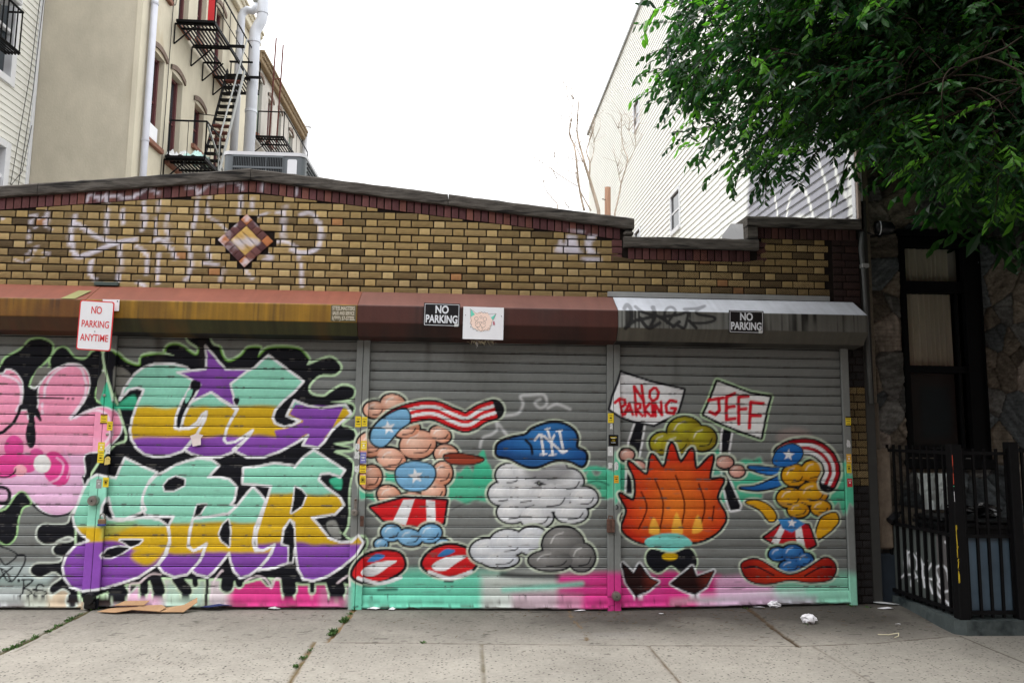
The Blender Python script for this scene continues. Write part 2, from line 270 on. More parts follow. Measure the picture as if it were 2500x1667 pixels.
    P(C1([(400, 1195), (560, 1172), (640, 1180), (700, 1215), (800, 1270), (820, 1290), (640, 1392), (545, 1420), (430, 1430), (345, 1370), (345, 1310)]), PUR, 8, True, grow=-2)
    P(C1([(720, 1225), (880, 1180), (860, 1250), (780, 1310), (700, 1270)]), YEL, 14)
    P(C1([(560, 1085), (700, 1070), (720, 1085), (560, 1160), (550, 1130)]), (160, 190, 110), 14, alpha=.6)
    for L in (SS, TT, AA, KK): S(L, 5.6, WHT, 2, False, closed=True)
    for q in (C1([(545, 1250), (570, 1220), (630, 1205), (690, 1212), (640, 1245), (590, 1265), (555, 1265)]), C1([(635, 1172), (700, 1170), (755, 1172), (735, 1192), (692, 1208)]), C2([(345, 882), (372, 850), (410, 832), (458, 848), (455, 880), (400, 908), (352, 908)]), C2([(690, 1062), (700, 1120), (694, 1205), (655, 1175), (640, 1140), (660, 1090)]), C2([(1045, 888), (1080, 905), (1102, 935), (1080, 990), (1025, 1028), (1038, 960)]), C2([(1018, 1072), (1040, 1110), (1040, 1200), (1030, 1290), (1012, 1290), (1012, 1200), (978, 1190), (990, 1120)]), C2([(505, 1052), (525, 985), (572, 982), (540, 1030)])):
        P(q, WHT, 2, grow=3.5, smooth=False); P(q, BLK, 1.8, smooth=False)
    # torn paper stuck on the letter, white drips outline below
    for q in ([(170, 1475), (165, 1410), (215, 1400), (250, 1370), (285, 1352), (330, 1355)], [(780, 1390), (830, 1365), (880, 1372), (905, 1400), (920, 1425), (940, 1378), (965, 1378)], [(600, 1500), (610, 1400), (650, 1340), (660, 1335)], [(1270, 1400), (1330, 1360), (1340, 1410)]): S(C2(q), 5, (240, 225, 232), 3, alpha=.85)
    # ---------------- third shutter (free abstract pieces in the same paint): cloth, ribbons, shoes, cap
    def out(pts, col, lw=7, halo=(214, 226, 206), smooth=True, hw=5):
        P(pts, halo, 4, smooth, .9, grow=lw + hw - 1); P(pts, BLK, 2, smooth, grow=lw)
        P(pts, col, 2, smooth)
    def shade(c1, c2, cx, cy, r):
        a, b = lin(c1), lin(c2)
        def f(X, Y):
            t = np.clip(np.hypot(X - cx, Y - cy) / r + .25 * (fbm(X + 0 * Y, Y + 0 * X, 3, 30) - .5), 0, 1)[..., None]
            return a * (1 - t) + b * t
        return f
    SKIN, SK2 = (246, 205, 184), (206, 128, 92)
    RED, LBL, BLU = (214, 34, 40), (128, 184, 222), (38, 112, 190)
    # smoke loops
    for q in ([(1215, 1195), (1180, 1150), (1120, 1060), (1200, 1050), (1300, 1030), (1340, 960), (1320, 900), (1400, 890), (1500, 890), (1520, 960), (1470, 990), (1430, 950), (1470, 925)], [(1010, 1290), (1030, 1220), (1100, 1190), (1140, 1150), (1130, 1080)], [(1530, 990), (1600, 960), (1700, 1000)]): S(D1(q), 6, (225, 228, 230), 8, alpha=.75)
    def star(cx, cy, r, col, rot=-.2):
        pts = []
        for k in range(10):
            a = rot + math.pi * k / 5 - math.pi / 2; q = r if k % 2 == 0 else r * .42
            pts.append((cx + q * math.cos(a), cy + q * math.sin(a)))
        P(pts, col, 1.6, False)
    def pebbles(L, c1, c2, halo=(214, 226, 206), merge=False, lw=5):
        for cx, cy, rx, ry, ro in L: EL(cx, cy, rx + lw + 5, ry + lw + 5, halo, 4, .85, ro)
        for cx, cy, rx, ry, ro in L: EL(cx, cy, rx + lw, ry + lw, BLK, 2, rot=ro)
        for cx, cy, rx, ry, ro in L:
            if not merge: EL(cx, cy, rx + 2.5, ry + 2.5, BLK, 1.5, rot=ro)
            EL(cx, cy, rx, ry, shade(c1, c2, cx - rx * .25, cy - ry * .3, max(rx, ry) * 1.5), 1.8, rot=ro)
            if merge: S([(cx - rx * .2, cy + ry * .62), (cx + rx * .45, cy + ry * .5), (cx + rx * .72, cy)], 3, BLK, 1.6)
            S([(cx - rx * .6, cy - ry * .1), (cx - rx * .4, cy - ry * .5), (cx, cy - ry * .68)], 3, (250, 250, 250), 3, alpha=.55)
    def ribbon(mid, w, cols, lw=5):
        """a waving striped banner: mid line, width, stripe colours from one edge to the other"""
        M = smooth_pts(mid, False, 5); T = np.gradient(M, axis=0); T /= np.maximum(np.hypot(T[:, 0], T[:, 1]), 1e-6)[:, None]
        Nn = np.stack([-T[:, 1], T[:, 0]], 1)
        S(M, w + 2 * lw + 10, (214, 226, 206), 4, False, .85); S(M, w + 2 * lw, BLK, 2, False)
        for k, c in enumerate(cols): S(M + Nn * (w * ((k + .5) / len(cols) - .5)), w / len(cols) + .6, c, 1.5, False)
    # loose bubbles in warm tones, striped banner across them
    pebbles([(915, 1000, 26, 20, 0), (960, 985, 30, 22, .2), (905, 1085, 32, 30, 0), (955, 1120, 36, 26, .3), (1020, 1085, 44, 34, -.2), (1090, 1110, 30, 24, .3), (1075, 1060, 26, 18, .4), (990, 1045, 34, 24, 0)], SKIN, SK2, merge=True)
    pebbles([(905, 1165, 26, 30, .3), (950, 1210, 30, 24, .5), (1005, 1222, 34, 20, 0), (1058, 1200, 30, 26, -.5), (1080, 1155, 24, 28, .1)], SKIN, SK2, merge=True)
    out([(968, 1146), (1000, 1128), (1050, 1134), (1062, 1160), (1040, 1192), (1000, 1196), (972, 1180)], LBL, 4, hw=1); star(1015, 1162, 20, WHT)
    ribbon([(925, 1060), (960, 1026), (1010, 1006), (1060, 1002), (1105, 1020), (1140, 1030), (1175, 1010), (1205, 1000)], 42, [RED, WHT, RED, WHT, RED])
    P([(905, 1075), (915, 1040), (950, 1012), (990, 998), (1000, 1028), (975, 1048), (935, 1090)], BLK, 2, grow=4); P([(905, 1075), (915, 1040), (950, 1012), (990, 998), (1000, 1028), (975, 1048), (935, 1090)], LBL, 2); star(948, 1044, 18, WHT)
    out([(1085, 1112), (1120, 1108), (1160, 1114), (1180, 1122), (1150, 1132), (1100, 1130)], (150, 62, 42), 4, hw=1)
    # striped wedge, blue bubbles, two swooshes on the teal wash
    out([(905, 1238), (985, 1216), (1090, 1222), (1082, 1276), (1000, 1292), (935, 1268)], RED, 6, smooth=False)
    P([(985, 1219), (1012, 1218), (990, 1282), (958, 1274)], WHT, 2, False); P([(1040, 1220), (1062, 1222), (1064, 1276), (1042, 1280)], WHT, 2, False)
    pebbles([(955, 1300, 24, 20, 0), (1000, 1312, 30, 20, .2), (1050, 1302, 28, 22, -.2), (1082, 1330, 18, 14, 0), (930, 1328, 16, 13, 0)], (150, 200, 232), (96, 156, 204), merge=True)
    for q, r in (([(862, 1402), (900, 1420), (945, 1412), (985, 1385), (975, 1352), (930, 1346), (885, 1362)], 0), ([(1032, 1380), (1072, 1404), (1122, 1402), (1160, 1380), (1148, 1346), (1100, 1330), (1052, 1346)], 1)):
        out(q, RED, 7); c = np.mean(q, 0)
        P([(c[0] - 42, c[1] + 8), (c[0] - 8, c[1] - 10), (c[0] + 42, c[1] - 14), (c[0] + 20, c[1] + 2), (c[0] - 10, c[1] + 22), (c[0] - 36, c[1] + 22)], WHT, 2)
        P([(c[0] - 30, c[1] - 12), (c[0] - 10, c[1] - 30), (c[0] + 14, c[1] - 26), (c[0] - 6, c[1] - 14)], (60, 130, 195), 2)
        S([(c[0] - 50, c[1] + 26), (c[0], c[1] + 42), (c[0] + 52, c[1] + 26)], 9, WHT, 2)
    S(D2([(740, 1000), (800, 1002)]), 5, BLK, 5); S(D2([(230, 1065), (370, 1060)]), 6, BLK, 8, alpha=.9)
    # heap of grey and white cloud puffs under the cap
    pebbles([(1245, 1160, 34, 28, 0), (1225, 1205, 32, 28, 0), (1290, 1150, 38, 30, 0), (1345, 1150, 40, 32, 0), (1390, 1175, 34, 30, 0), (1425, 1215, 34, 26, 0), (1280, 1205, 44, 32, 0), (1345, 1215, 48, 34, 0), (1250, 1250, 36, 26, 0), (1310, 1262, 40, 28, 0), (1395, 1252, 40, 24, 0)], (240, 242, 244), (190, 194, 200), merge=True)
    EL(1340, 1150, 60, 26, (128, 128, 130), 26, .7)
    pebbles([(1190, 1345, 42, 30, 0), (1240, 1325, 44, 32, 0), (1220, 1365, 46, 20, 0), (1300, 1320, 40, 34, 0)], (236, 240, 244), (186, 192, 202), merge=True)
    pebbles([(1375, 1330, 50, 44, 0), (1420, 1360, 32, 34, 0), (1345, 1368, 54, 24, 0)], (150, 150, 148), (84, 84, 84), merge=True)
    S(D2([(1180, 945), (1350, 960), (1600, 965)]), 14, (30, 30, 36), 14, alpha=.85)
    S(D2([(1780, 270), (1900, 230), (1990, 260)]), 4, (30, 70, 60), 6, alpha=.8)
    S(D2([(790, 450), (900, 400), (1000, 380)]), 3, (60, 60, 58), 5, alpha=.6)
    capS = shade((58, 132, 200), (28, 82, 150), 1330, 1070, 110)
    out(D1([(1140, 1310), (1160, 1260), (1260, 1220), (1360, 1200), (1420, 1150), (1540, 1110), (1640, 1115), (1720, 1160), (1750, 1220), (1745, 1290), (1810, 1330), (1820, 1380), (1790, 1430), (1700, 1390), (1580, 1385), (1440, 1435), (1340, 1420), (1240, 1370), (1150, 1350)]), capS, 7)
    S(D1([(1360, 1235), (1400, 1280), (1410, 1340)]), 7, BLK, 3); P(D1([(1150, 1330), (1400, 1340), (1600, 1360), (1440, 1430), (1340, 1415)]), (30, 60, 105), 12, alpha=.5)
    # interlocked NY emblem on the cap
    for q, w in (([(1478, 1195), (1496, 1345)], 6), ([(1430, 1235), (1462, 1196), (1500, 1205), (1640, 1330), (1672, 1318)], 6), ([(1618, 1165), (1650, 1330)], 6), ([(1470, 1346), (1520, 1342)], 3.5), ([(1594, 1168), (1640, 1160)], 3.5),
                 ([(1524, 1150), (1556, 1250)], 5.5), ([(1578, 1200), (1556, 1250), (1566, 1348)], 5.5), ([(1508, 1154), (1546, 1146)], 3.5), ([(1540, 1350), (1594, 1346)], 3.5)): S(D1(q), w, WHT, 1.3, False)
    # ---------------- fourth shutter: placards, dome and flames, ribbons
    out(D3([(300, 1080), (355, 1080), (330, 1250), (300, 1400), (300, 1568), (300, 1640), (220, 1640), (225, 1568), (230, 1400), (245, 1250)]), BLK, 1, halo=WHT, hw=6, smooth=False)
    out(D3([(975, 1110), (1025, 1130), (1000, 1300), (975, 1480), (1090, 1740), (1080, 1760), (1020, 1770), (1000, 1720), (960, 1560), (950, 1350), (955, 1200)]), BLK, 1, halo=WHT, hw=6, smooth=False)
    P(D4([(320, 130), (420, 60), (900, 180), (960, 230), (880, 340), (320, 250)]), (120, 215, 205), 3); P(D4([(620, 100), (640, 60), (900, 60), (960, 240)]), (110, 160, 150), 6, alpha=.5)
    B1 = D3([(175, 715), (400, 790), (660, 850), (640, 930), (610, 1030), (430, 1120), (270, 1090), (160, 1050), (85, 1000), (110, 900), (150, 800)])
    P(B1, BLK, 2, False, grow=5); P(B1, WHT, 2, False, grow=-1)
    B2 = D3([(915, 785), (1050, 835), (1170, 880), (1320, 905), (1290, 1020), (1250, 1220), (1100, 1170), (950, 1110), (810, 1040), (860, 930)])
    P(B2, (190, 220, 180), 3, False, grow=9); P(B2, BLK, 2, False, grow=5); P(B2, (238, 240, 240), 2, False, grow=-1)
    R = (214, 24, 44)
    for q in ([(288, 945), (278, 825)], [(278, 825), (352, 940)], [(352, 945), (334, 815)], [(430, 835), (400, 860), (395, 905), (420, 938), (455, 915), (465, 870), (445, 838), (425, 838)],
              [(190, 1045), (160, 930)], [(125, 950), (160, 920), (205, 925), (210, 965), (172, 985)], [(205, 1040), (240, 955), (268, 1040)], [(215, 1010), (260, 1008)], [(295, 1045), (285, 955), (325, 960), (325, 990), (292, 1000), (340, 1048)], [(362, 1048), (352, 955)], [(395, 955), (358, 1002), (405, 1050)], [(422, 1050), (415, 955)], [(442, 1050), (436, 955), (490, 1045), (484, 945)], [(600, 940), (555, 930), (520, 970), (530, 1025), (580, 1032), (600, 995), (562, 992)]): S(D3(q), 7.5, R, 1.8, False)
    for q in ([(850, 930), (960, 912)], [(925, 915), (932, 1010), (900, 1040), (860, 1020)], [(1050, 880), (985, 905), (985, 1080), (1050, 1070)], [(990, 985), (1045, 978)], [(1080, 1110), (1078, 905), (1150, 900)], [(1080, 1000), (1135, 995)], [(1160, 1145), (1172, 945), (1268, 955)], [(1168, 1045), (1245, 1048)]): S(D3(q), 8.5, R, 2, False)
    # olive bubbles, upright flames, dark shards
    pebbles([(1672, 1052, 42, 34, 0), (1618, 1082, 30, 26, 0), (1715, 1070, 34, 30, 0), (1650, 1085, 36, 24, 0)], (186, 182, 44), (116, 92, 20), (200, 222, 190), merge=True)
    pebbles([(1530, 1110, 18, 14, 0), (1556, 1140, 20, 15, 0), (1770, 1128, 20, 14, 0), (1800, 1150, 18, 14, 0), (1540, 1270, 26, 18, .3)], (240, 196, 180), (196, 128, 116))
    FL = shade((242, 132, 44), (204, 48, 24), 1655, 1240, 130)
    out([(1520, 1290), (1532, 1245), (1512, 1205), (1548, 1222), (1552, 1172), (1536, 1128), (1580, 1160), (1592, 1110), (1622, 1142), (1640, 1082), (1662, 1130), (1690, 1096), (1700, 1146), (1740, 1112), (1732, 1168), (1766, 1170), (1750, 1214), (1772, 1262), (1748, 1300), (1700, 1322), (1650, 1318), (1600, 1328), (1552, 1318)], FL, 6)
    for q in ([(1560, 1290), (1580, 1240), (1566, 1200)], [(1610, 1300), (1620, 1230), (1600, 1170)], [(1660, 1300), (1672, 1230), (1650, 1160)], [(1706, 1296), (1722, 1236), (1706, 1180)], [(1740, 1270), (1744, 1236)]): S(q, 4, (96, 18, 8), 2)
    for q in ([(1585, 1300), (1596, 1262), (1612, 1300)], [(1640, 1306), (1652, 1250), (1668, 1300)], [(1690, 1300), (1704, 1256), (1716, 1292)]): P(q, (252, 186, 70), 5)
    P([(1575, 1318), (1620, 1302), (1668, 1306), (1690, 1330), (1640, 1346), (1592, 1340)], (130, 222, 212), 3)
    out([(1590, 1342), (1640, 1352), (1684, 1340), (1700, 1376), (1672, 1400), (1640, 1378), (1606, 1396), (1580, 1370)], BLK, 2, halo=(200, 222, 190))
    EL(1636, 1358, 20, 9, (205, 168, 20), 3)
    for q in ([(1520, 1376), (1548, 1402), (1562, 1378), (1586, 1412), (1606, 1420), (1582, 1440), (1552, 1452), (1530, 1420)], [(1640, 1424), (1668, 1402), (1690, 1384), (1700, 1410), (1742, 1394), (1724, 1430), (1696, 1448), (1672, 1440)]):
        out(q, shade((130, 50, 38), (40, 18, 18), q[4][0], 1415, 44), 3, halo=(228, 232, 236), smooth=False)
    # second banner, streamers, yellow bubbles and a striped diamond
    EL(1940, 1068, 44, 24, (165, 150, 145), 18, .7)
    for q in (D3([(1440, 1400), (1360, 1450), (1260, 1440), (1150, 1440), (1230, 1480), (1340, 1500), (1440, 1490)]), D3([(1440, 1490), (1330, 1540), (1200, 1590), (1090, 1600), (1230, 1620), (1380, 1590), (1450, 1560)])): out(q, BLU, 4)
    pebbles([(1940, 1160, 30, 26, 0), (1985, 1150, 28, 26, 0), (1930, 1215, 32, 24, 0), (1985, 1205, 36, 28, 0), (2005, 1240, 24, 18, 0), (1950, 1245, 26, 18, 0)], (236, 184, 34), (204, 132, 20), (190, 226, 190), merge=True)
    for q in ([(1822, 1226), (1850, 1222), (1880, 1236), (1896, 1262), (1880, 1272), (1856, 1244)], [(2010, 1262), (2040, 1252), (2046, 1276), (2014, 1306), (1992, 1316), (1998, 1284)]): out(q, (230, 172, 28), 4)
    ribbon([(1910, 1106), (1940, 1092), (1985, 1092), (2020, 1116), (2032, 1150), (2022, 1180)], 34, [(176, 28, 40), WHT, (176, 28, 40), WHT])
    out([(1888, 1130), (1900, 1098), (1936, 1084), (1960, 1100), (1950, 1126), (1916, 1138)], BLU, 3, hw=1); star(1926, 1110, 15, WHT, .1)
    out([(1866, 1312), (1918, 1272), (1975, 1282), (1992, 1330), (1960, 1346), (1900, 1332)], (196, 30, 40), 5, smooth=False)
    P([(1908, 1280), (1922, 1278), (1900, 1330), (1884, 1322)], WHT, 2, False); P([(1940, 1278), (1956, 1280), (1968, 1342), (1948, 1340)], WHT, 2, False); P([(1900, 1266), (1940, 1262), (1966, 1278), (1934, 1300), (1912, 1290)], (60, 135, 200), 2, False); star(1934, 1276, 12, WHT, .1)
    pebbles([(1900, 1352, 22, 16, 0), (1936, 1350, 26, 20, 0), (1966, 1366, 20, 16, 0), (1930, 1382, 26, 14, 0)], (66, 138, 206), (24, 74, 146), (190, 226, 190), merge=True)
    out([(1812, 1376), (1850, 1366), (1895, 1392), (1930, 1404), (1970, 1390), (2015, 1362), (2040, 1380), (2030, 1412), (1980, 1420), (1930, 1414), (1870, 1424), (1826, 1412)], shade((214, 66, 34), (150, 22, 20), 1925, 1392, 120), 4)
    S([(1818, 1386), (1850, 1384), (1890, 1404)], 4, BLK, 2); S([(1966, 1406), (2000, 1386), (2030, 1384)], 4, BLK, 2)
    # grime and streaks of the bare sheet
    g = fbm(XX, YY * .25, 31, 60)[..., None]; g2 = fbm(XX * .12, YY, 41, 30)[..., None]
    cv.c *= (1 - .10 * (g - .3)) * (1 - .08 * (g2 - .3))
    rust = np.clip(fbm(XX, YY * .2, 77, 55) - .62, 0, 1)[..., None] * np.clip((1060 - YY) / 220, 0, 1)[..., None] * 2.2
    cv.c = cv.c * (1 - rust) + lin((58, 50, 44)) * rust
    hf = fbm(XX, YY, 131, 5, 3)[..., None]; cv.c *= (1 + .16 * (hf - .5))
    # white rust flecks and dirt along the floor line
    fl = (fbm(XX + 9 * vnoise(XX, YY, 5, 9), YY * 1.6, 51, 13, 4) > .74) & (YY > 1450) & (YY < 1490)
    cv.c[fl] = cv.c[fl] * .35 + lin((60, 52, 45)) * .3
    return cv
# ---------------------------------------------------------------- materials
def srgb(c): return tuple(float(v) for v in lin(c)) + (1.0,)

def mat(name, col, rough=.7, metal=0.0, var=.12, scale=6.0, bump=0.0, bscale=None, spec=.4, attr=None, stretch=None, dark=None, alpha=None):
    """procedural surface: base colour (or painted attribute) broken up by noise, with optional bump"""
    m = bpy.data.materials.new(name); m.use_nodes = True; t = m.node_tree; N = t.nodes; L = t.links
    b = N['Principled BSDF']; b.inputs['Roughness'].default_value = rough; b.inputs['Metallic'].default_value = metal
    b.inputs['Specular IOR Level'].default_value = spec
    co = N.new('ShaderNodeTexCoord'); mp = N.new('ShaderNodeMapping'); L.new(co.outputs['Object'], mp.inputs['Vector'])
    if stretch: mp.inputs['Scale'].default_value = stretch
    n = N.new('ShaderNodeTexNoise'); n.inputs['Scale'].default_value = scale; n.inputs['Detail'].default_value = 7; n.inputs['Roughness'].default_value = .65
    L.new(mp.outputs['Vector'], n.inputs['Vector'])
    mr = N.new('ShaderNodeMapRange'); mr.inputs['From Min'].default_value = .3; mr.inputs['From Max'].default_value = .7
    mr.inputs['To Min'].default_value = 1 - var; mr.inputs['To Max'].default_value = 1 + var
    L.new(n.outputs['Fac'], mr.inputs['Value'])
    mx = N.new('ShaderNodeVectorMath'); mx.operation = 'SCALE'
    if attr:
        a = N.new('ShaderNodeAttribute'); a.attribute_name = attr; L.new(a.outputs['Color'], mx.inputs[0])
    else:
        rgb = N.new('ShaderNodeRGB'); rgb.outputs[0].default_value = srgb(col); L.new(rgb.outputs[0], mx.inputs[0])
    L.new(mr.outputs['Result'], mx.inputs['Scale'])
    last = mx.outputs['Vector']
    if dark:      # stains of a second colour
        n2 = N.new('ShaderNodeTexNoise'); n2.inputs['Scale'].default_value = dark[1]; n2.inputs['Detail'].default_value = 6
        L.new(mp.outputs['Vector'], n2.inputs['Vector'])
        r2 = N.new('ShaderNodeMapRange'); r2.inputs['From Min'].default_value = dark[2]; r2.inputs['From Max'].default_value = dark[2] + .12; L.new(n2.outputs['Fac'], r2.inputs['Value'])
        mm = N.new('ShaderNodeMix'); mm.data_type = 'RGBA'; L.new(r2.outputs['Result'], mm.inputs['Factor']); L.new(last, mm.inputs['A']); mm.inputs['B'].default_value = srgb(dark[0])
        last = mm.outputs['Result']
    L.new(last, b.inputs['Base Color'])
    if bump:
        bn = N.new('ShaderNodeTexNoise'); bn.inputs['Scale'].default_value = bscale or scale * 6; bn.inputs['Detail'].default_value = 5; L.new(mp.outputs['Vector'], bn.inputs['Vector'])
        bp = N.new('ShaderNodeBump'); bp.inputs['Strength'].default_value = bump; bp.inputs['Distance'].default_value = .01
        L.new(bn.outputs['Fac'], bp.inputs['Height']); L.new(bp.outputs['Normal'], b.inputs['Normal'])
    if alpha is not None: b.inputs['Alpha'].default_value = alpha
    return m

M = {}
M['paint'] = mat('sprayed sheet metal', (120, 120, 115), .6, 0, .06, 5, .12, 60, .18, attr='paint')
M['boxmetal'] = mat('weathered housing metal', (120, 90, 60), .55, 0, .10, 5, .15, 40, .35, attr='paint')
M['rail'] = mat('grey rail', (118, 120, 116), .5, .2, .08, 5)
M['brick'] = mat('brick', (200, 160, 90), .85, 0, .10, 40, .5, 160, .25, attr='paint')
M['mortar'] = mat('mortar', (34, 29, 26), .95, 0, .25, 20, .6, 90, .1)
M['coping'] = mat('coping stone', (84, 80, 75), .95, 0, .55, 7, .8, 40, .15, stretch=(.8, 3, 7), dark=((40, 39, 38), 3.2, .56))
M['roof'] = mat('silvered roofing', (150, 150, 148), .8, 0, .15, 3)
M['siding_white'] = mat('white vinyl siding', (246, 246, 243), .7, 0, .03, 2, attr='paint')
M['siding_cream'] = mat('cream vinyl siding', (222, 221, 214), .6, 0, .04, 2)
M['trim'] = mat('white trim', (218, 219, 222), .5, 0, .04, 4)
M['stucco'] = mat('tan stucco', (182, 175, 158), .95, 0, .10, 2.2, .35, 30, .1, stretch=(1.2, 1, .7), dark=((172, 164, 146), .8, .6))
M['stucco2'] = mat('cream stucco', (200, 193, 174), .95, 0, .12, 1.6, .35, 30, .1, stretch=(1, 1, .45), dark=((176, 160, 132), 1.1, .64))
M['stucco3'] = mat('pale grey render', (192, 188, 180), .95, 0, .1, 1.6, .3, 20, .1)
M['ochre'] = mat('ochre cornice', (140, 122, 96), .9, 0, .3, 8)
M['lintel'] = mat('weathered lintel', (120, 104, 94), .95, 0, .3, 9, .4)
M['sillbrick'] = mat('terracotta sill', (132, 92, 76), .9, 0, .3, 10, .3)
M['maroon'] = mat('maroon frame', (98, 54, 56), .6, 0, .15, 9)
M['mauve'] = mat('faded mauve panel', (176, 148, 146), .7, 0, .12, 8)
M['green'] = mat('green frame', (44, 100, 82), .6, 0, .15, 8)
M['iron'] = mat('black iron', (11, 11, 13), .65, 0, .3, 20, spec=.15)
M['rustiron'] = mat('rusty iron tread', (96, 50, 42), .8, .2, .3, 16)
M['glass'] = mat('window glass', (52, 60, 66), .08, 0, .3, 1.5, spec=1.0)
M['glassdark'] = mat('dark window glass', (20, 24, 27), .08, 0, .3, 1.5, spec=.8)
M['galv'] = mat('galvanised duct', (196, 200, 208), .5, .2, .12, 3, stretch=(1, 1, .3))
M['pipepaint'] = mat('painted downpipe', (186, 188, 198), .5, .1, .06, 4)
M['redsign'] = mat('red cloth', (206, 44, 48), .7, 0, .05)
M['acgrey'] = mat('air conditioner enamel', (104, 110, 114), .45, .2, .06, 4)
M['acdark'] = mat('coil', (14, 18, 22), .7, 0, .2, 30)
M['white'] = mat('white enamel', (232, 234, 238), .4, 0, .03)
M['signred'] = mat('sign red', (212, 62, 66), .45, 0, .03)
M['signblack'] = mat('sign black', (20, 21, 24), .4, 0, .08)
M['signwhite'] = mat('sign white lettering', (222, 226, 232), .45, 0, .03)
M['black'] = mat('black', (16, 16, 18), .5, 0, .1)
M['yellow'] = mat('sticker yellow', (226, 200, 42), .55, 0, .08, 30)
M['amber'] = mat('sticker amber', (222, 168, 44), .55, 0, .1, 30)
M['maroonink'] = mat('maroon ink', (86, 24, 28), .5)
M['paper'] = mat('worn paper', (206, 208, 208), .85, 0, .12, 40, .3)
M['bluesticker'] = mat('lilac sticker', (112, 112, 176), .6, 0, .1)
M['redsticker'] = mat('red sticker', (186, 36, 52), .6, 0, .1)
M['steel'] = mat('worn steel', (150, 146, 140), .35, .8, .15, 20)
M['brass'] = mat('old padlock body', (128, 104, 84), .5, .5, .2, 30)
M['blueband'] = mat('blue band', (40, 60, 130), .5)
M['rust'] = mat('rusted metal', (98, 72, 62), .85, .2, .35, 30, .4)
M['peach'] = mat('peach ink', (248, 222, 208), .6, 0, .02)
M['tealink'] = mat('teal ink', (110, 214, 190), .6, 0, .02)
M['line'] = mat('drawn line', (60, 48, 48), .6)
M['pinkink'] = mat('pink ink', (190, 60, 90), .6)
M['concrete'] = mat('concrete', (170, 165, 156), .95, 0, .14, 30, .5, 220, .1, attr='paint')
M['asphalt'] = mat('asphalt', (64, 64, 66), .95, 0, .2, 30, .6, 200, .1)
M['kerbstone'] = mat('painted kerb', (84, 92, 92), .9, 0, .18, 8, .4, 60, .15)
M['bark'] = mat('bark', (52, 44, 38), .95, 0, .3, 14, .8, 60, .1, stretch=(1, 1, .3))
M['twig'] = mat('bare twig', (178, 162, 146), .9, 0, .2, 10)
M['stone'] = mat('split flagstone', (100, 95, 85), .9, 0, .25, 22, 1.0, 45, .15, attr='paint')
M['frame'] = mat('black window frame', (7, 8, 10), .7, 0, .2, 6, spec=.1)
M['curtain'] = mat('curtain cloth', (196, 190, 174), .9, 0, .12, 6, stretch=(6, 6, .5))
M['panel'] = mat('grey sheet panel', (92, 96, 98), .6, 0, .14, 4, attr='paint')
M['binplastic'] = mat('black bin plastic', (12, 14, 16), .5, 0, .2, 10)
M['bag'] = mat('black bin bag', (14, 15, 17), .25, 0, .2, 10, .6, 14)
M['sheetplastic'] = mat('milky plastic', (182, 190, 188), .5, 0, .12, 9, .5, 14)
M['yellowpaint'] = mat('yellow paint marker', (206, 178, 40), .6)
M['orangepaint'] = mat('orange paint marker', (210, 80, 52), .6)
M['card'] = mat('corrugated cardboard', (168, 134, 100), .9, 0, .12, 8, .2)
M['tissue'] = mat('white tissue', (226, 226, 230), .9, 0, .05)
M['bluerag'] = mat('navy rag', (40, 48, 92), .9, 0, .2)
M['straw'] = mat('straw', (214, 206, 176), .6)
M['weed'] = mat('weed', (62, 92, 40), .8, 0, .35, 30)
M['dirt'] = mat('dirt', (104, 84, 62), .95, 0, .3, 40)
M['wood'] = mat('weathered post', (146, 112, 90), .9, 0, .3, 8, .4, stretch=(3, 3, .4))
M['cloth'] = mat('pale laundry', (176, 206, 200), .8, 0, .15, 6)
M['ghost'] = mat('stencil paint', (196, 188, 170), .8, 0, .25, 60)
M['hood'] = mat('grey trim metal', (150, 152, 150), .6, .2, .12, 5)

# brick: add the wire-cut rug texture where the 'rug' attribute is set
def rug():
    m = M['brick']; t = m.node_tree; N = t.nodes; L = t.links; b = N['Principled BSDF']
    src = b.inputs['Base Color'].links[0].from_socket
    a = N.new('ShaderNodeAttribute'); a.attribute_name = 'rug'
    co = N.new('ShaderNodeTexCoord'); res = []
    for ang in (.62, -.62):
        mp = N.new('ShaderNodeMapping'); mp.inputs['Rotation'].default_value = (0, ang, 0); L.new(co.outputs['Object'], mp.inputs['Vector'])
        wv = N.new('ShaderNodeTexWave'); wv.bands_direction = 'Z'; wv.inputs['Scale'].default_value = 22; wv.inputs['Distortion'].default_value = 3; wv.inputs['Detail'].default_value = 2; wv.inputs['Detail Scale'].default_value = 3
        L.new(mp.outputs['Vector'], wv.inputs['Vector']); res.append(wv.outputs['Fac'])
    gt = N.new('ShaderNodeMath'); gt.operation = 'GREATER_THAN'; gt.inputs[1].default_value = .55
    L.new(a.outputs['Fac'], gt.inputs[0])
    mf = N.new('ShaderNodeMix'); mf.data_type = 'FLOAT'; L.new(gt.outputs[0], mf.inputs[0]); L.new(res[0], mf.inputs[2]); L.new(res[1], mf.inputs[3])
    on = N.new('ShaderNodeMath'); on.operation = 'GREATER_THAN'; on.inputs[1].default_value = .05; L.new(a.outputs['Fac'], on.inputs[0])
    mr = N.new('ShaderNodeMapRange'); mr.inputs['From Min'].default_value = .2; mr.inputs['From Max'].default_value = .75; mr.inputs['To Min'].default_value = .42; mr.inputs['To Max'].default_value = 1.3
    L.new(mf.outputs[0], mr.inputs['Value'])
    m2 = N.new('ShaderNodeMix'); m2.data_type = 'FLOAT'; L.new(on.outputs[0], m2.inputs[0]); m2.inputs[2].default_value = 1; L.new(mr.outputs['Result'], m2.inputs[3])
    vm = N.new('ShaderNodeVectorMath'); vm.operation = 'SCALE'; L.new(src, vm.inputs[0]); L.new(m2.outputs[0], vm.inputs['Scale'])
    L.new(vm.outputs['Vector'], b.inputs['Base Color'])
rug()

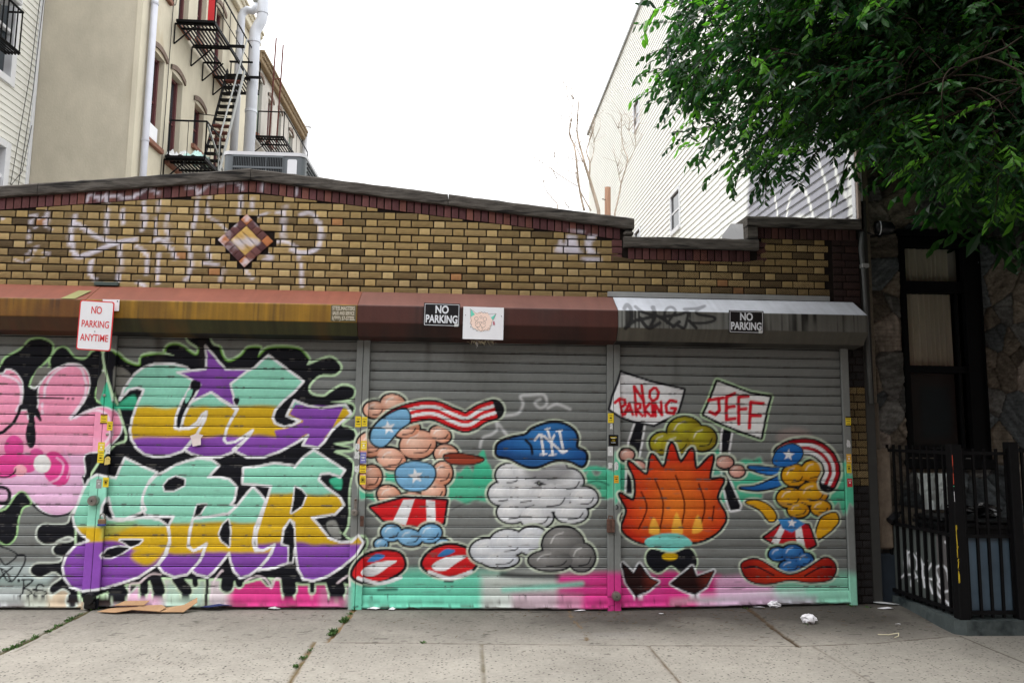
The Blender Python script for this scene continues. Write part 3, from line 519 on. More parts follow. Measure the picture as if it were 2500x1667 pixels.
def speck():
    """dark elongated flecks of exposed aggregate over the pavement"""
    m = M['concrete']; t = m.node_tree; N = t.nodes; L = t.links; b = N['Principled BSDF']
    src = b.inputs['Base Color'].links[0].from_socket
    co = N.new('ShaderNodeTexCoord'); mp = N.new('ShaderNodeMapping'); mp.inputs['Scale'].default_value = (1, 1.5, 1); L.new(co.outputs['Object'], mp.inputs['Vector'])
    vo = N.new('ShaderNodeTexVoronoi'); vo.inputs['Scale'].default_value = 34; L.new(mp.outputs['Vector'], vo.inputs['Vector'])
    sp = N.new('ShaderNodeSeparateColor'); L.new(vo.outputs['Color'], sp.inputs[0])
    r = N.new('ShaderNodeMath'); r.operation = 'MULTIPLY'; r.inputs[1].default_value = .34; L.new(sp.outputs[0], r.inputs[0])
    lt = N.new('ShaderNodeMath'); lt.operation = 'LESS_THAN'; L.new(vo.outputs['Distance'], lt.inputs[0]); L.new(r.outputs[0], lt.inputs[1])
    a = N.new('ShaderNodeAttribute'); a.attribute_name = 'fleck'
    ml = N.new('ShaderNodeMath'); ml.operation = 'MULTIPLY'; L.new(lt.outputs[0], ml.inputs[0]); L.new(a.outputs['Fac'], ml.inputs[1])
    mm = N.new('ShaderNodeMix'); mm.data_type = 'RGBA'; L.new(ml.outputs[0], mm.inputs['Factor']); L.new(src, mm.inputs['A']); mm.inputs['B'].default_value = srgb((84, 80, 76))
    L.new(mm.outputs['Result'], b.inputs['Base Color'])
speck()

def leaf_mat():
    m = bpy.data.materials.new('leaf'); m.use_nodes = True; t = m.node_tree; N = t.nodes; L = t.links
    N.remove(N['Principled BSDF']); out = N['Material Output']
    a = N.new('ShaderNodeAttribute'); a.attribute_name = 'paint'
    d = N.new('ShaderNodeBsdfPrincipled'); d.inputs['Roughness'].default_value = .42; d.inputs['Specular IOR Level'].default_value = .35
    L.new(a.outputs['Color'], d.inputs['Base Color'])
    tr = N.new('ShaderNodeBsdfTranslucent'); v = N.new('ShaderNodeVectorMath'); v.operation = 'MULTIPLY'; v.inputs[1].default_value = (1.7, 2.4, .9)
    L.new(a.outputs['Color'], v.inputs[0]); L.new(v.outputs['Vector'], tr.inputs['Color'])
    mx = N.new('ShaderNodeMixShader'); mx.inputs[0].default_value = .45; L.new(d.outputs[0], mx.inputs[1]); L.new(tr.outputs[0], mx.inputs[2]); L.new(mx.outputs[0], out.inputs['Surface'])
    return m
M['leaf'] = leaf_mat()
def glass_mat():
    m = bpy.data.materials.new('clear dark glass'); m.use_nodes = True; t = m.node_tree; N = t.nodes; L = t.links
    N.remove(N['Principled BSDF']); out = N['Material Output']
    g = N.new('ShaderNodeBsdfGlossy'); g.inputs['Roughness'].default_value = .03; g.inputs['Color'].default_value = (.8, .85, .9, 1)
    tr = N.new('ShaderNodeBsdfTransparent'); tr.inputs['Color'].default_value = (.95, .96, .95, 1)
    fr = N.new('ShaderNodeFresnel'); fr.inputs['IOR'].default_value = 1.18; mx = N.new('ShaderNodeMixShader')
    L.new(fr.outputs[0], mx.inputs[0]); L.new(tr.outputs[0], mx.inputs[1]); L.new(g.outputs[0], mx.inputs[2]); L.new(mx.outputs[0], out.inputs['Surface'])
    return m
M['clear'] = glass_mat()

# ---------------------------------------------------------------- object helpers
COL = sc.collection
WL = {}                                           # world location of every thing's root

def thing(name, label, cat, loc=(0, 0, 0), group=None):
    o = bpy.data.objects.new(name, None); COL.objects.link(o); o.location = loc; WL[o.name] = Vector(loc)
    o.empty_display_size = .1; o['label'] = label; o['category'] = cat
    if group: o['group'] = group
    return o

def tag(o, label=None, cat=None, group=None, kind=None):
    if label: o['label'] = label
    if cat: o['category'] = cat
    if group: o['group'] = group
    if kind: o['kind'] = kind
    return o

class MB:
    def __init__(s): s.v = []; s.f = []; s.mi = []; s.c = 0
    def quad(s, a, b, c, d): n = len(s.v); s.v += [tuple(a), tuple(b), tuple(c), tuple(d)]; s.f.append((n, n + 1, n + 2, n + 3)); s.mi.append(s.c); return s
    def ngon(s, P): n = len(s.v); s.v += [tuple(p) for p in P]; s.f.append(tuple(range(n, n + len(P)))); s.mi.append(s.c); return s
    def box(s, x0, x1, y0, y1, z0, z1, b=0.0):
        n = len(s.v)
        if b <= 0:
            s.v += [(x0, y0, z0), (x1, y0, z0), (x1, y1, z0), (x0, y1, z0), (x0, y0, z1), (x1, y0, z1), (x1, y1, z1), (x0, y1, z1)]
            F = [(0, 3, 2, 1), (4, 5, 6, 7), (0, 1, 5, 4), (1, 2, 6, 5), (2, 3, 7, 6), (3, 0, 4, 7)]
        else:               # chamfered all round
            for z, i in ((z0, b), (z0 + b, 0), (z1 - b, 0), (z1, b)):
                s.v += [(x0 + b + i * .4, y0 + i, z), (x1 - b - i * .4, y0 + i, z), (x1 - i, y0 + b + i * .4, z), (x1 - i, y1 - b - i * .4, z), (x1 - b - i * .4, y1 - i, z), (x0 + b + i * .4, y1 - i, z), (x0 + i, y1 - b - i * .4, z), (x0 + i, y0 + b + i * .4, z)]
            F = [tuple(range(7, -1, -1)), tuple(range(24, 32))]
            for k in range(3):
                for j in range(8): F.append((k * 8 + j, k * 8 + (j + 1) % 8, k * 8 + 8 + (j + 1) % 8, k * 8 + 8 + j))
        for q in F: s.f.append(tuple(n + i for i in q)); s.mi.append(s.c)
        return s
    def bar(s, a, b, w, h=None, upv=(0, 0, 1)):
        a = Vector(a); b = Vector(b); h = h or w; d = (b - a).normalized(); u = Vector(upv)
        if abs(d.dot(u)) > .95: u = Vector((0, 1, 0))
        x = d.cross(u).normalized(); u = x.cross(d).normalized(); n = len(s.v)
        for p in (a, b):
            for i, j in ((-1, -1), (1, -1), (1, 1), (-1, 1)): s.v.append(tuple(p + x * i * w / 2 + u * j * h / 2))
        for q in ((0, 1, 2, 3), (7, 6, 5, 4), (0, 4, 5, 1), (1, 5, 6, 2), (2, 6, 7, 3), (3, 7, 4, 0)): s.f.append(tuple(n + i for i in q)); s.mi.append(s.c)
        return s
    def tube(s, P, r, n=10, caps=True):
        P = [Vector(p) for p in P]; rr = r if isinstance(r, (list, tuple)) else [r] * len(P)
        base = len(s.v); prev = None
        for i, p in enumerate(P):
            d = (P[min(i + 1, len(P) - 1)] - P[max(i - 1, 0)])
            if d.length < 1e-9: d = Vector((0, 0, 1))
            d.normalize()
            u = prev if prev is not None else (Vector((0, 0, 1)) if abs(d.z) < .9 else Vector((1, 0, 0)))
            x = d.cross(u)
            if x.length < 1e-6: x = d.orthogonal()
            x.normalize(); u = x.cross(d).normalized(); prev = u
            for k in range(n):
                t = 2 * math.pi * k / n; s.v.append(tuple(p + (x * math.cos(t) + u * math.sin(t)) * rr[i]))
        for i in range(len(P) - 1):
            for k in range(n):
                a = base + i * n + k; b_ = base + i * n + (k + 1) % n; s.f.append((a, b_, b_ + n, a + n)); s.mi.append(s.c)
        if caps:
            s.f.append(tuple(base + k for k in range(n - 1, -1, -1))); s.mi.append(s.c)
            s.f.append(tuple(base + (len(P) - 1) * n + k for k in range(n))); s.mi.append(s.c)
        return s
    def mat(s, k): s.c = k; return s
    def build(s, name, mats, parent=None, origin=None, smooth=False, local=False):
        me = bpy.data.meshes.new(name)
        o = bpy.data.objects.new(name, me); COL.objects.link(o)
        off = Vector((0, 0, 0))
        if parent is not None:
            o.parent = parent; pw = WL[parent.name]
            if not local: off = pw
            WL[o.name] = pw
        elif origin is not None:
            off = Vector(origin); o.location = off; WL[o.name] = off
        else: WL[o.name] = Vector((0, 0, 0))
        me.from_pydata([(x - off[0], y - off[1], z - off[2]) for x, y, z in s.v], [], s.f)
        if not isinstance(mats, (list, tuple)): mats = [mats]
        for q in mats: me.materials.append(q)
        if len(mats) > 1: me.polygons.foreach_set('material_index', s.mi)
        if smooth: me.polygons.foreach_set('use_smooth', [True] * len(me.polygons))
        me.update(); return o

def grid_obj(name, V, nu, nv, col, material, parent=None, smooth=False, keep=None, attrs=None, origin=None):
    """V: (nv, nu, 3) numpy; col: (nv, nu, 3) painted colour stored as a point attribute"""
    V = V.reshape(-1, 3).copy(); idx = np.arange(nu * nv).reshape(nv, nu)
    a = idx[:-1, :-1]; b = idx[:-1, 1:]; c = idx[1:, 1:]; d = idx[1:, :-1]
    Fq = np.stack([a, b, c, d], -1)
    Fq = Fq[keep] if keep is not None else Fq.reshape(-1, 4)
    me = bpy.data.meshes.new(name); o = bpy.data.objects.new(name, me); COL.objects.link(o)
    off = np.zeros(3)
    if parent is not None: o.parent = parent; off = np.array(WL[parent.name]); WL[o.name] = WL[parent.name]
    elif origin is not None: o.location = origin; off = np.array(origin)
    V = V - off
    me.vertices.add(len(V)); me.vertices.foreach_set('co', V.astype(np.float32).ravel())
    nf = len(Fq); me.loops.add(nf * 4); me.loops.foreach_set('vertex_index', Fq.astype(np.int32).ravel())
    me.polygons.add(nf); me.polygons.foreach_set('loop_start', np.arange(0, nf * 4, 4, dtype=np.int32)); me.polygons.foreach_set('loop_total', np.full(nf, 4, dtype=np.int32))
    if smooth: me.polygons.foreach_set('use_smooth', np.ones(nf, dtype=bool))
    me.update(calc_edges=True); me.validate()
    set_col(me, col); me.materials.append(material)
    for k, arr in (attrs or {}).items():
        at = me.attributes.new(k, 'FLOAT', 'POINT'); at.data.foreach_set('value', np.asarray(arr, np.float32).ravel())
    return o

def set_col(me, col):
    col = np.asarray(col).reshape(-1, 3); at = me.color_attributes.new('paint', 'FLOAT_COLOR', 'POINT')
    at.data.foreach_set('color', np.concatenate([np.clip(col, 0, 1), np.ones((len(col), 1))], 1).astype(np.float32).ravel())

def text(name, body, size, material, parent, loc, rot=(R(90), 0, 0), bold=0.0, xs=1.0, align='CENTER', extr=.0008, line=1.0):
    cu = bpy.data.curves.new(name, 'FONT'); cu.body = body; cu.size = size; cu.align_x = align; cu.align_y = 'CENTER'; cu.offset = bold; cu.extrude = extr; cu.space_line = line
    tmp = bpy.data.objects.new('tmp_text', cu); COL.objects.link(tmp); bpy.context.view_layer.update()
    me = bpy.data.meshes.new_from_object(tmp); COL.objects.unlink(tmp); bpy.data.objects.remove(tmp)
    o = bpy.data.objects.new(name, me); COL.objects.link(o); o.parent = parent; WL[o.name] = WL[parent.name]
    me.materials.clear(); me.materials.append(material)
    o.location = loc; o.rotation_euler = rot; o.scale = (xs, 1, 1)
    return o
# ================================================================= GROUND
WB = [(-9, .02), (-1, .015), (1.3, 0.0), (2.0, .012), (3.6, .052), (9, .055)]
def zg(x, y):
    b = np.interp(x, [a for a, _ in WB], [c for _, c in WB]); t = np.clip((.9 + np.minimum(y, 0)) / .9, 0, 1)
    return b * t * t * (3 - 2 * t)
MB().box(-300, 300, -300, 300, -.6, -.17).build('street', M['asphalt'])['kind'] = 'structure'
def sidewalk():
    x = np.arange(-6.4, 7.2, .016); y = np.arange(-3.6, .6, .016); X, Y = np.meshgrid(x, y)
    base = lin((154, 149, 140)); c = np.tile(base, X.shape + (1,))
    n1 = fbm(X, Y, 3, .9)[..., None]; n2 = fbm(X, Y, 8, .16)[..., None]
    c *= (.80 + .42 * n1) * (.86 + .26 * n2)
    fr = Y < np.interp(X, [-9, -1.04, .13, 1.65, 2.62, 3.3, 4.0, 9], [-1.0, -1.078, -1.141, -1.209, -1.235, -1.16, -.974, -.95])
    near = ~fr
    # grime where people and rain leave it: towards the doors, heaviest on the right
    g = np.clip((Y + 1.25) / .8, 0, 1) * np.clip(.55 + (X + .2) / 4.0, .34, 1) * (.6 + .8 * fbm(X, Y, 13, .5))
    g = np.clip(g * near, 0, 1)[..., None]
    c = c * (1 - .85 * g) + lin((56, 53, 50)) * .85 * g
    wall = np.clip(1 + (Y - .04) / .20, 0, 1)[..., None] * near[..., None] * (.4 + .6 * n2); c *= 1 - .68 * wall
    sp = (fbm(X + .1 * vnoise(X, Y, 2, .1), Y * 2, 21, .05, 2) > .80)[..., None] & near[..., None]; c = np.where(sp, c * .5, c)
    Z = zg(X, Y) + .004 * (fbm(X, Y, 4, .5) - .5)
    fleck = np.where(fr, 1.0, .45) * (X < 9)
    def joint(P, wd, depth, colr, wob=.012):
        nonlocal c, Z, fleck
        for (xa, ya), (xb, yb) in zip(P[:-1], P[1:]):
            dx, dy = xb - xa, yb - ya; L = dx * dx + dy * dy; t = np.clip(((X - xa) * dx + (Y - ya) * dy) / L, 0, 1)
            d = np.hypot(X - xa - t * dx, Y - ya - t * dy) + wob * (fbm(X, Y, 33, .09) - .5)
            a = np.clip((wd - d) / .012 + .5, 0, 1)[..., None]; c = c * (1 - a) + lin(colr) * a * (.7 + .6 * n2); Z = Z - depth * a[..., 0]; fleck = fleck * (1 - a[..., 0])
    yj = lambda q: float(np.interp(q, [-9, -1.04, .13, 1.65, 2.62, 3.3, 4.0, 9], [-1.0, -1.078, -1.141, -1.209, -1.235, -1.16, -.974, -.95]))
    xs = [-6.4, -3.35, -1.09, .137, .97, 1.435, 2.62, 3.3, 4.0, 4.11]
    joint([(q, yj(q)) for q in xs if q < -1], .001, .002, (150, 144, 134)); joint([(q, yj(q)) for q in xs if q >= -1.1], .007, .006, (92, 84, 74), .02)
    joint([(-3.33, 0), (-3.36, -1.34), (-3.38, -3.6)], .020, .014, (84, 78, 52), .03); joint([(-3.25, -.1), (-3.28, -1.3)], .004, .003, (120, 112, 100))
    joint([(-1.0, 0), (-1.02, -.5), (-1.06, -1.06)], .018, .014, (118, 96, 66), .05); joint([(-1.155, -1.07), (-1.13, -2.0), (-1.12, -3.6)], .014, .01, (104, 88, 62), .03)
    joint([(.137, -1.14), (.138, -3.6)], .009, .008, (104, 96, 78)); joint([(.97, 0), (.95, -.35), (1.0, -.75), (.97, -1.141)], .006, .004, (108, 92, 72), .07); joint([(1.0, -.5), (1.1, -.42), (1.18, -.3)], .003, .003, (96, 88, 76), .05)
    joint([(1.434, -1.2), (1.44, -3.6)], .009, .008, (96, 82, 66)); joint([(2.645, 0), (2.63, -.7), (2.615, -1.24)], .018, .008, (76, 64, 50), .04); joint([(2.73, -1.24), (2.732, -3.6)], .006, .006, (110, 102, 92)); joint([(4.11, -.96), (4.125, -3.6)], .007, .006, (84, 78, 70))
    for bx, by, sx, sy in ((.86, -.93, .13, .09), (1.25, -.9, .2, .1)):
        a = ((abs(X - bx) < sx) & (abs(Y - by) < sy))[..., None]; c = np.where(a, c * .93 + .03, c)
    for _ in range(130):       # gum and oil spots
        bx, by, rr = random.uniform(-3.2, 4.2), random.uniform(-2.3, -.1), random.uniform(.006, .02)
        a = np.clip((rr - np.hypot((X - bx) * .7, (Y - by) * 1.3)) / .006 + .5, 0, 1)[..., None]; c = c * (1 - .65 * a) + lin((78, 74, 70)) * .65 * a
    V = np.stack([X, Y, Z], -1)
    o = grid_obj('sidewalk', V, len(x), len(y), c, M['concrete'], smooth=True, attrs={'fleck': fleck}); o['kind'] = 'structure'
    b = MB(); b.box(-40, -6.4, -4.6, .6, -.165, -.012); b.box(7.2, 40, -4.6, .6, -.165, -.012); b.box(-6.4, 7.2, -4.6, -3.6, -.165, -.004)
    c1 = b.build('pavement', M['concrete']); set_col(c1.data, np.tile(base * .9, (len(c1.data.vertices), 1))); at = c1.data.attributes.new('fleck', 'FLOAT', 'POINT'); at.data.foreach_set('value', [1.0] * len(c1.data.vertices)); c1['kind'] = 'structure'
    MB().box(-40, 40, -4.75, -4.6, -.165, -.002, .015).build('kerb', M['kerbstone'])['kind'] = 'structure'
    MB().box(-40, 40, .6, 40, -.165, -.03).build('ground', M['dirt'])['kind'] = 'structure'
sidewalk()

# ================================================================= GARAGE ROW
cv = paint_mural()
G = thing('garage_building', 'low yellow brick garage row with a stepped stone-capped parapet and painted roller shutters', 'garage', (0, 0, 0))
YS = -.02
def paint_at(X, Z):
    u, v = px(X, YS, Z); return cv.sample(u, v)

SHUT = [(-5.62, -3.415, .03, .02, 'pink bubble letter painting'), (-3.275, -1.056, .028, .02, 'lettering painting in teal yellow and purple'), (-.937, 1.330, .012, .004, 'painting of banner, bubbles, clouds and a blue cap'), (1.450, 3.640, .012, .055, 'painting of placards, flames and a striped banner')]
def shutter(x0, x1, zb0, zb1, what):
    PT = .0905; ztop = 2.56; nsl = 28
    tt = [0, .03, .06, .10, .13, .17, .26, .40, .55, .70, .82, .90, .95, .975]
    yy = [.011, .011, -.0045, -.0045, .004, .0005, -.002, -.0042, -.0055, -.0062, -.0066, -.0064, -.0045, .010]
    zz = []; yv = []; dz = []; hi = []
    for k in range(nsl):
        for t, q in zip(tt, yy):
            z = ztop - (k + 1) * PT + t * PT
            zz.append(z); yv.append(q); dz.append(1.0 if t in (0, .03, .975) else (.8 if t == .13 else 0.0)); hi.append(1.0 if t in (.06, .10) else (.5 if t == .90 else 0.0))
    o = np.argsort(zz, kind='stable'); zz = np.array(zz)[o]; yv = np.array(yv)[o]; dz = np.array(dz)[o]; hi = np.array(hi)[o]
    sel = zz > max(zb0, zb1) + .075; zz = zz[sel]; yv = yv[sel]; dz = dz[sel]; hi = hi[sel]
    xs = np.linspace(x0, x1, int((x1 - x0) / .0085)); X, Z = np.meshgrid(xs, zz)
    Yv = np.repeat(yv[:, None], len(xs), 1) + .004 * (fbm(X, Z, 61, .8) - .5)
    sl = np.floor((ztop - Z) / PT)
    Yv += .006 * (vnoise(X * 1.3, sl * 7.7, 5, 1) - .5) + .004 * (vnoise(X * 5, sl * 3.1, 6, 1) - .5)
    Z = Z + .006 * (vnoise(X * .9 + x0, sl * 1.7, 15, 1) - .5)
    ch = np.clip((fbm(X, Z * .5, 301, .06, 4) - .60) * 9, 0, 1) * np.repeat(np.clip(hi + .35 * (dz > 0), 0, 1)[:, None], len(xs), 1)
    sc_ = np.clip((fbm(X * .35, Z * 3, 311, .10, 4) - .70) * 8, 0, 1) * .5 * (Z < 1.2)
    c = paint_at(X, Z); k_ = np.clip(ch + sc_, 0, .8)[..., None]; c = c * (1 - k_) + lin((104, 102, 98)) * k_
    c = np.clip(c * (1 - .86 * dz[:, None, None]) * (1 + .22 * hi[:, None, None]), 0, 1)  # grime darkens the joints; slat edges are lightened to stand in for highlights
    rw = (.88 + .20 * vnoise(sl * 3.3 + x0, X * .6, 9, 1))[..., None]; c = c * rw
    V = np.stack([X, Yv + YS + .012, Z], -1)
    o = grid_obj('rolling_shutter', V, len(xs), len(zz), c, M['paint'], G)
    o['label'] = 'grey slatted shutter carrying a ' + what
    # bottom bar: an L-shaped rail, battered and rusty, following the slope of the ground
    prof = [(-.012, .115), (-.020, .105), (-.021, .055), (-.019, .018), (-.034, .012), (-.036, .002), (-.018, .0)]
    X2, K = np.meshgrid(xs, np.arange(len(prof))); pr = np.array(prof); zb = zb0 + .012 + (zb1 - zb0) * (X2 - x0) / (x1 - x0)
    Y2 = pr[K, 0] + .006 * (fbm(X2, K * .3, 71, .25) - .5); Z2 = zb + pr[K, 1] + .008 * (fbm(X2, K * 0, 75, .3) - .5) * (K > 3)
    c2 = paint_at(X2, Z2); rs = np.clip((fbm(X2, K * .4, 81, .12) - .47) * 6, 0, 1)[..., None] * np.clip(K[..., None] / 3 - .4, 0, 1); c2 = c2 * (1 - rs) + lin((66, 48, 40)) * rs
    c2 = np.where(K[..., None] >= 4, c2 * .45, c2)  # projecting lip coloured darker to offset the light it catches
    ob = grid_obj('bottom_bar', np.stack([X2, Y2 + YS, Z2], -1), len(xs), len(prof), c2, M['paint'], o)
for s in SHUT: shutter(*s)

# guide rails between the shutters
def rail(x0, x1, zb, zt, seam=True):
    xs = [x0, x0 + .001, (x0 + x1) / 2 - .003, (x0 + x1) / 2 - .002, (x0 + x1) / 2 + .002, (x0 + x1) / 2 + .003, x1 - .001, x1] if seam else [x0, x0 + .001, x1 - .001, x1]
    ys = [0, -.033, -.033, -.026, -.026, -.033, -.033, 0] if seam else [0, -.033, -.033, 0]
    fine_x = []; fine_y = []
    for i in range(len(xs) - 1):
        n = 8 if (xs[i + 1] - xs[i]) > .01 else 1
        for k in range(n): fine_x.append(xs[i] + (xs[i + 1] - xs[i]) * k / n); fine_y.append(ys[i] + (ys[i + 1] - ys[i]) * k / n)
    fine_x.append(xs[-1]); fine_y.append(ys[-1])
    zz = np.linspace(zb, zt, 300); X, Z = np.meshgrid(fine_x, zz); Yv = np.repeat(np.array(fine_y)[None], len(zz), 0)
    c = paint_at(X, Z); d = (np.array(fine_y) > -.03)[None, :, None]; c = np.where(d, c * .22, c)  # seam and side faces darkened in colour as shade in the gaps
    rs = np.clip(fbm(X, Z, 91, .2) * 2.2 - 1.35, 0, 1)[..., None] * np.clip((1.3 - Z) / 1.2, 0, 1)[..., None]; c = c * (1 - rs) + lin((88, 74, 62)) * rs
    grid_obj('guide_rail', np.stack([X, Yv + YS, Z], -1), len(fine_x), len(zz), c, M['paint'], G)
for a in ((-3.42, -3.27, .02, 2.50), (-1.060, -.933, .015, 2.50), (1.326, 1.454, .0, 2.50)): rail(*a)
rail(3.636, 3.71, .05, 2.52, False)
rail(-5.74, -5.615, .02, 2.5)
# recess walls behind and beside the shutters
b = MB(); b.box(-6.3, -5.74, -.015, .2, -.02, 2.6); b.box(-5.74, 3.72, .03, .2, -.02, 2.6); b.build('inner_wall', M['mortar'], G)

# brick wall: individual bricks over a mortar bed
cg = Canvas(-560, 400, 2120, 1500, 1.5, (0, 0, 0))
GA = crop(0, 440, 5.227); GB = crop(450, 440, 5.227); GC = crop(900, 400, 3.92)
Wt = (255, 255, 255)
for q, wd in (([(960, 460), (930, 620), (910, 760), (940, 900), (1000, 980), (1100, 960)], 11), ([(1000, 560), (1200, 700), (1400, 790), (1500, 800)], 10), ([(1385, 380), (1370, 480), (1360, 700)], 8), ([(1565, 380), (1575, 560)], 7), ([(1840, 290), (1850, 480), (1830, 640)], 9), ([(1990, 470), (2000, 700)], 7), ([(2150, 440), (2140, 640), (2180, 900)], 7), ([(1100, 960), (1300, 880), (1500, 800), (1750, 760)], 10), ([(1180, 1030), (1150, 1180), (1230, 1280)], 8), ([(1550, 850), (1550, 1080), (1515, 1290)], 8), ([(1740, 840), (1880, 960), (1880, 1200)], 8), ([(2030, 940), (2020, 1320)], 6), ([(1960, 790), (2060, 760), (2200, 900), (2250, 1000)], 9), ([(1370, 300), (1400, 200), (1650, 230), (1820, 160), (1900, 110), (2040, 180)], 7), ([(1120, 260), (1160, 190), (1280, 240), (1370, 190)], 7), ([(2040, 280), (2040, 420)], 6), ([(1760, 1300), (1850, 1350)], 9)): cg.stroke(GA(q), wd, Wt, 4)
for q, wd in (([(380, 460), (480, 450), (400, 540), (470, 620)], 4), ([(500, 500), (640, 450), (560, 560), (680, 640)], 3), ([(360, 640), (380, 760), (420, 880), (340, 960)], 3), ([(590, 380), (620, 480), (600, 600)], 4), ([(0, 480), (60, 500)], 5), ([(480, 840), (400, 1000), (300, 1050), (180, 1010)], 3), ([(560, 920), (640, 940), (570, 980)], 4)): cg.stroke(GA(q), wd, Wt, 3, alpha=.8)
for q, wd in (([(30, 90), (150, 110), (190, 170), (320, 60), (480, 60), (600, 20), (720, 60), (740, 120)], 8), ([(170, 220), (150, 400), (130, 640)], 8), ([(320, 220), (300, 440), (460, 560), (560, 660)], 5), ([(730, 210), (700, 440)], 8), ([(880, 230), (870, 380)], 5), ([(1290, 330), (1270, 560), (1270, 760)], 8), ([(1500, 440), (1620, 420), (1720, 560), (1750, 720), (1690, 880), (1520, 930), (1380, 890)], 10), ([(1160, 790), (1300, 790), (1420, 850)], 6), ([(300, 860), (340, 1020)], 7), ([(60, 680), (60, 860), (100, 1080), (30, 1280)], 9), ([(240, 1060), (420, 1080)], 6), ([(500, 1120), (480, 1290)], 7), ([(1480, 970), (1500, 1210), (1500, 1350)], 7), ([(760, 1110), (860, 1260)], 6), ([(1010, 30), (1000, 130)], 6), ([(1040, 930), (1130, 1000), (1040, 1010)], 8), ([(900, 480), (1080, 420)], 4), ([(1440, 70), (1430, 190)], 3), ([(1260, 420), (1200, 420)], 8)): cg.stroke(GB(q), wd, Wt, 4)
cg.stroke(GB([(620, 880), (760, 800), (880, 760)]), 6, Wt, 3)
for q in ([(1780, 830), (1830, 720), (1880, 780), (1880, 860), (1790, 860)], [(1890, 680), (1980, 690), (2040, 860), (1900, 870)], [(2090, 690), (2180, 690), (2120, 790), (2190, 860), (2100, 870), (2060, 790)], [(2040, 900), (2220, 900), (2230, 940), (2060, 940)], [(1900, 640), (2060, 650), (2060, 665), (1930, 660)]): cg.poly(GC(q), Wt, 5, False, .85)

def zcop(x):            # underside of the coping
    if x < 1.50: return 4.02 - .1045 * abs(x + 2.128) if x > -5.9 else 3.45
    if x < 2.79: return 3.45
    return 3.692
BV, BF, BC, BR = [], [], [], []
def brick(x0, x1, z0, z1, colr, rugv, y0=0.0, depth=.012, poly=None, nx=None):
    """front face subdivided so old paint can cross it, plus the four edges"""
    P = poly or [(x0, z0), (x1, z0), (x1, z1), (x0, z1)]
    P = np.array(P); nx = nx or (6 if abs(x1 - x0) > .12 else 4); nz_ = 4
    base = len(BV); yj = random.uniform(-.0025, .0025)
    for j in range(nz_ + 1):
        for i in range(nx + 1):
            u, v = i / nx, j / nz_; p = (P[0] * (1 - u) + P[1] * u) * (1 - v) + (P[3] * (1 - u) + P[2] * u) * v
            edge = (i in (0, nx)) or (j in (0, nz_))
            BV.append((p[0], y0 - depth + yj + (.003 if edge else 0), p[1]))
            k = (.92 + .16 * random.random()) * (1.10 if (i == 0 or i == nx) else 1)
            BC.append([q * k for q in colr]); BR.append(rugv)
    for j in range(nz_):
        for i in range(nx):
            a = base + j * (nx + 1) + i; BF.append((a, a + 1, a + nx + 2, a + nx + 1))
    ring = [base + i for i in range(nx + 1)] + [base + j * (nx + 1) + nx for j in range(1, nz_ + 1)] + [base + nz_ * (nx + 1) + i for i in range(nx - 1, -1, -1)] + [base + j * (nx + 1) for j in range(nz_ - 1, 0, -1)]
    b2 = len(BV)
    for r_ in ring: v = BV[r_]; BV.append((v[0], y0 + .01, v[2])); BC.append(list(np.array(BC[r_]) * .7)); BR.append(0)
    for k in range(len(ring)):
        a, c = ring[k], ring[(k + 1) % len(ring)]; BF.append((c, a, b2 + k, b2 + (k + 1) % len(ring)))
CO = .0735
def yellow(x, z, head):
    base = random.choice([(178, 154, 106), (170, 146, 97), (164, 140, 92), (184, 161, 114)]) if head else random.choice([(162, 139, 94), (154, 131, 87), (150, 127, 83), (158, 135, 92)])
    c = lin(base) * random.uniform(.82, 1.1)
    if head and random.random() < .03: c = lin((160, 116, 76))
    soot = (random.uniform(.25, .6) if random.random() < .3 else random.random() * .12) * (0 if head else 1)
    soot += np.clip((x + .2) / 5.5, 0, .38) * random.uniform(.5, 1.3) + (.25 * random.random() if z < 3.08 and x > -.8 else 0)
    if x < -3.3: soot += random.random() * .35
    soot = min(soot, .8); return c * (1 - soot) + lin((54, 42, 30)) * soot
def redb(x):
    c = lin(random.choice([(112, 74, 72), (102, 66, 66), (120, 78, 70), (96, 62, 64)])) * random.uniform(.8, 1.15)
    return c * (1 - np.clip((x - .5) / 4.2, 0, .86)) + lin((48, 38, 34)) * np.clip((x - 2.4) / 2, 0, .8)
DI = (-2.155, 3.425, .262)      # diamond ornament: centre x, z and half diagonal
def in_diamond(x, z, g=0): return abs(x - DI[0]) + abs(z - DI[1]) < DI[2] + g
row = 0; z = 2.50
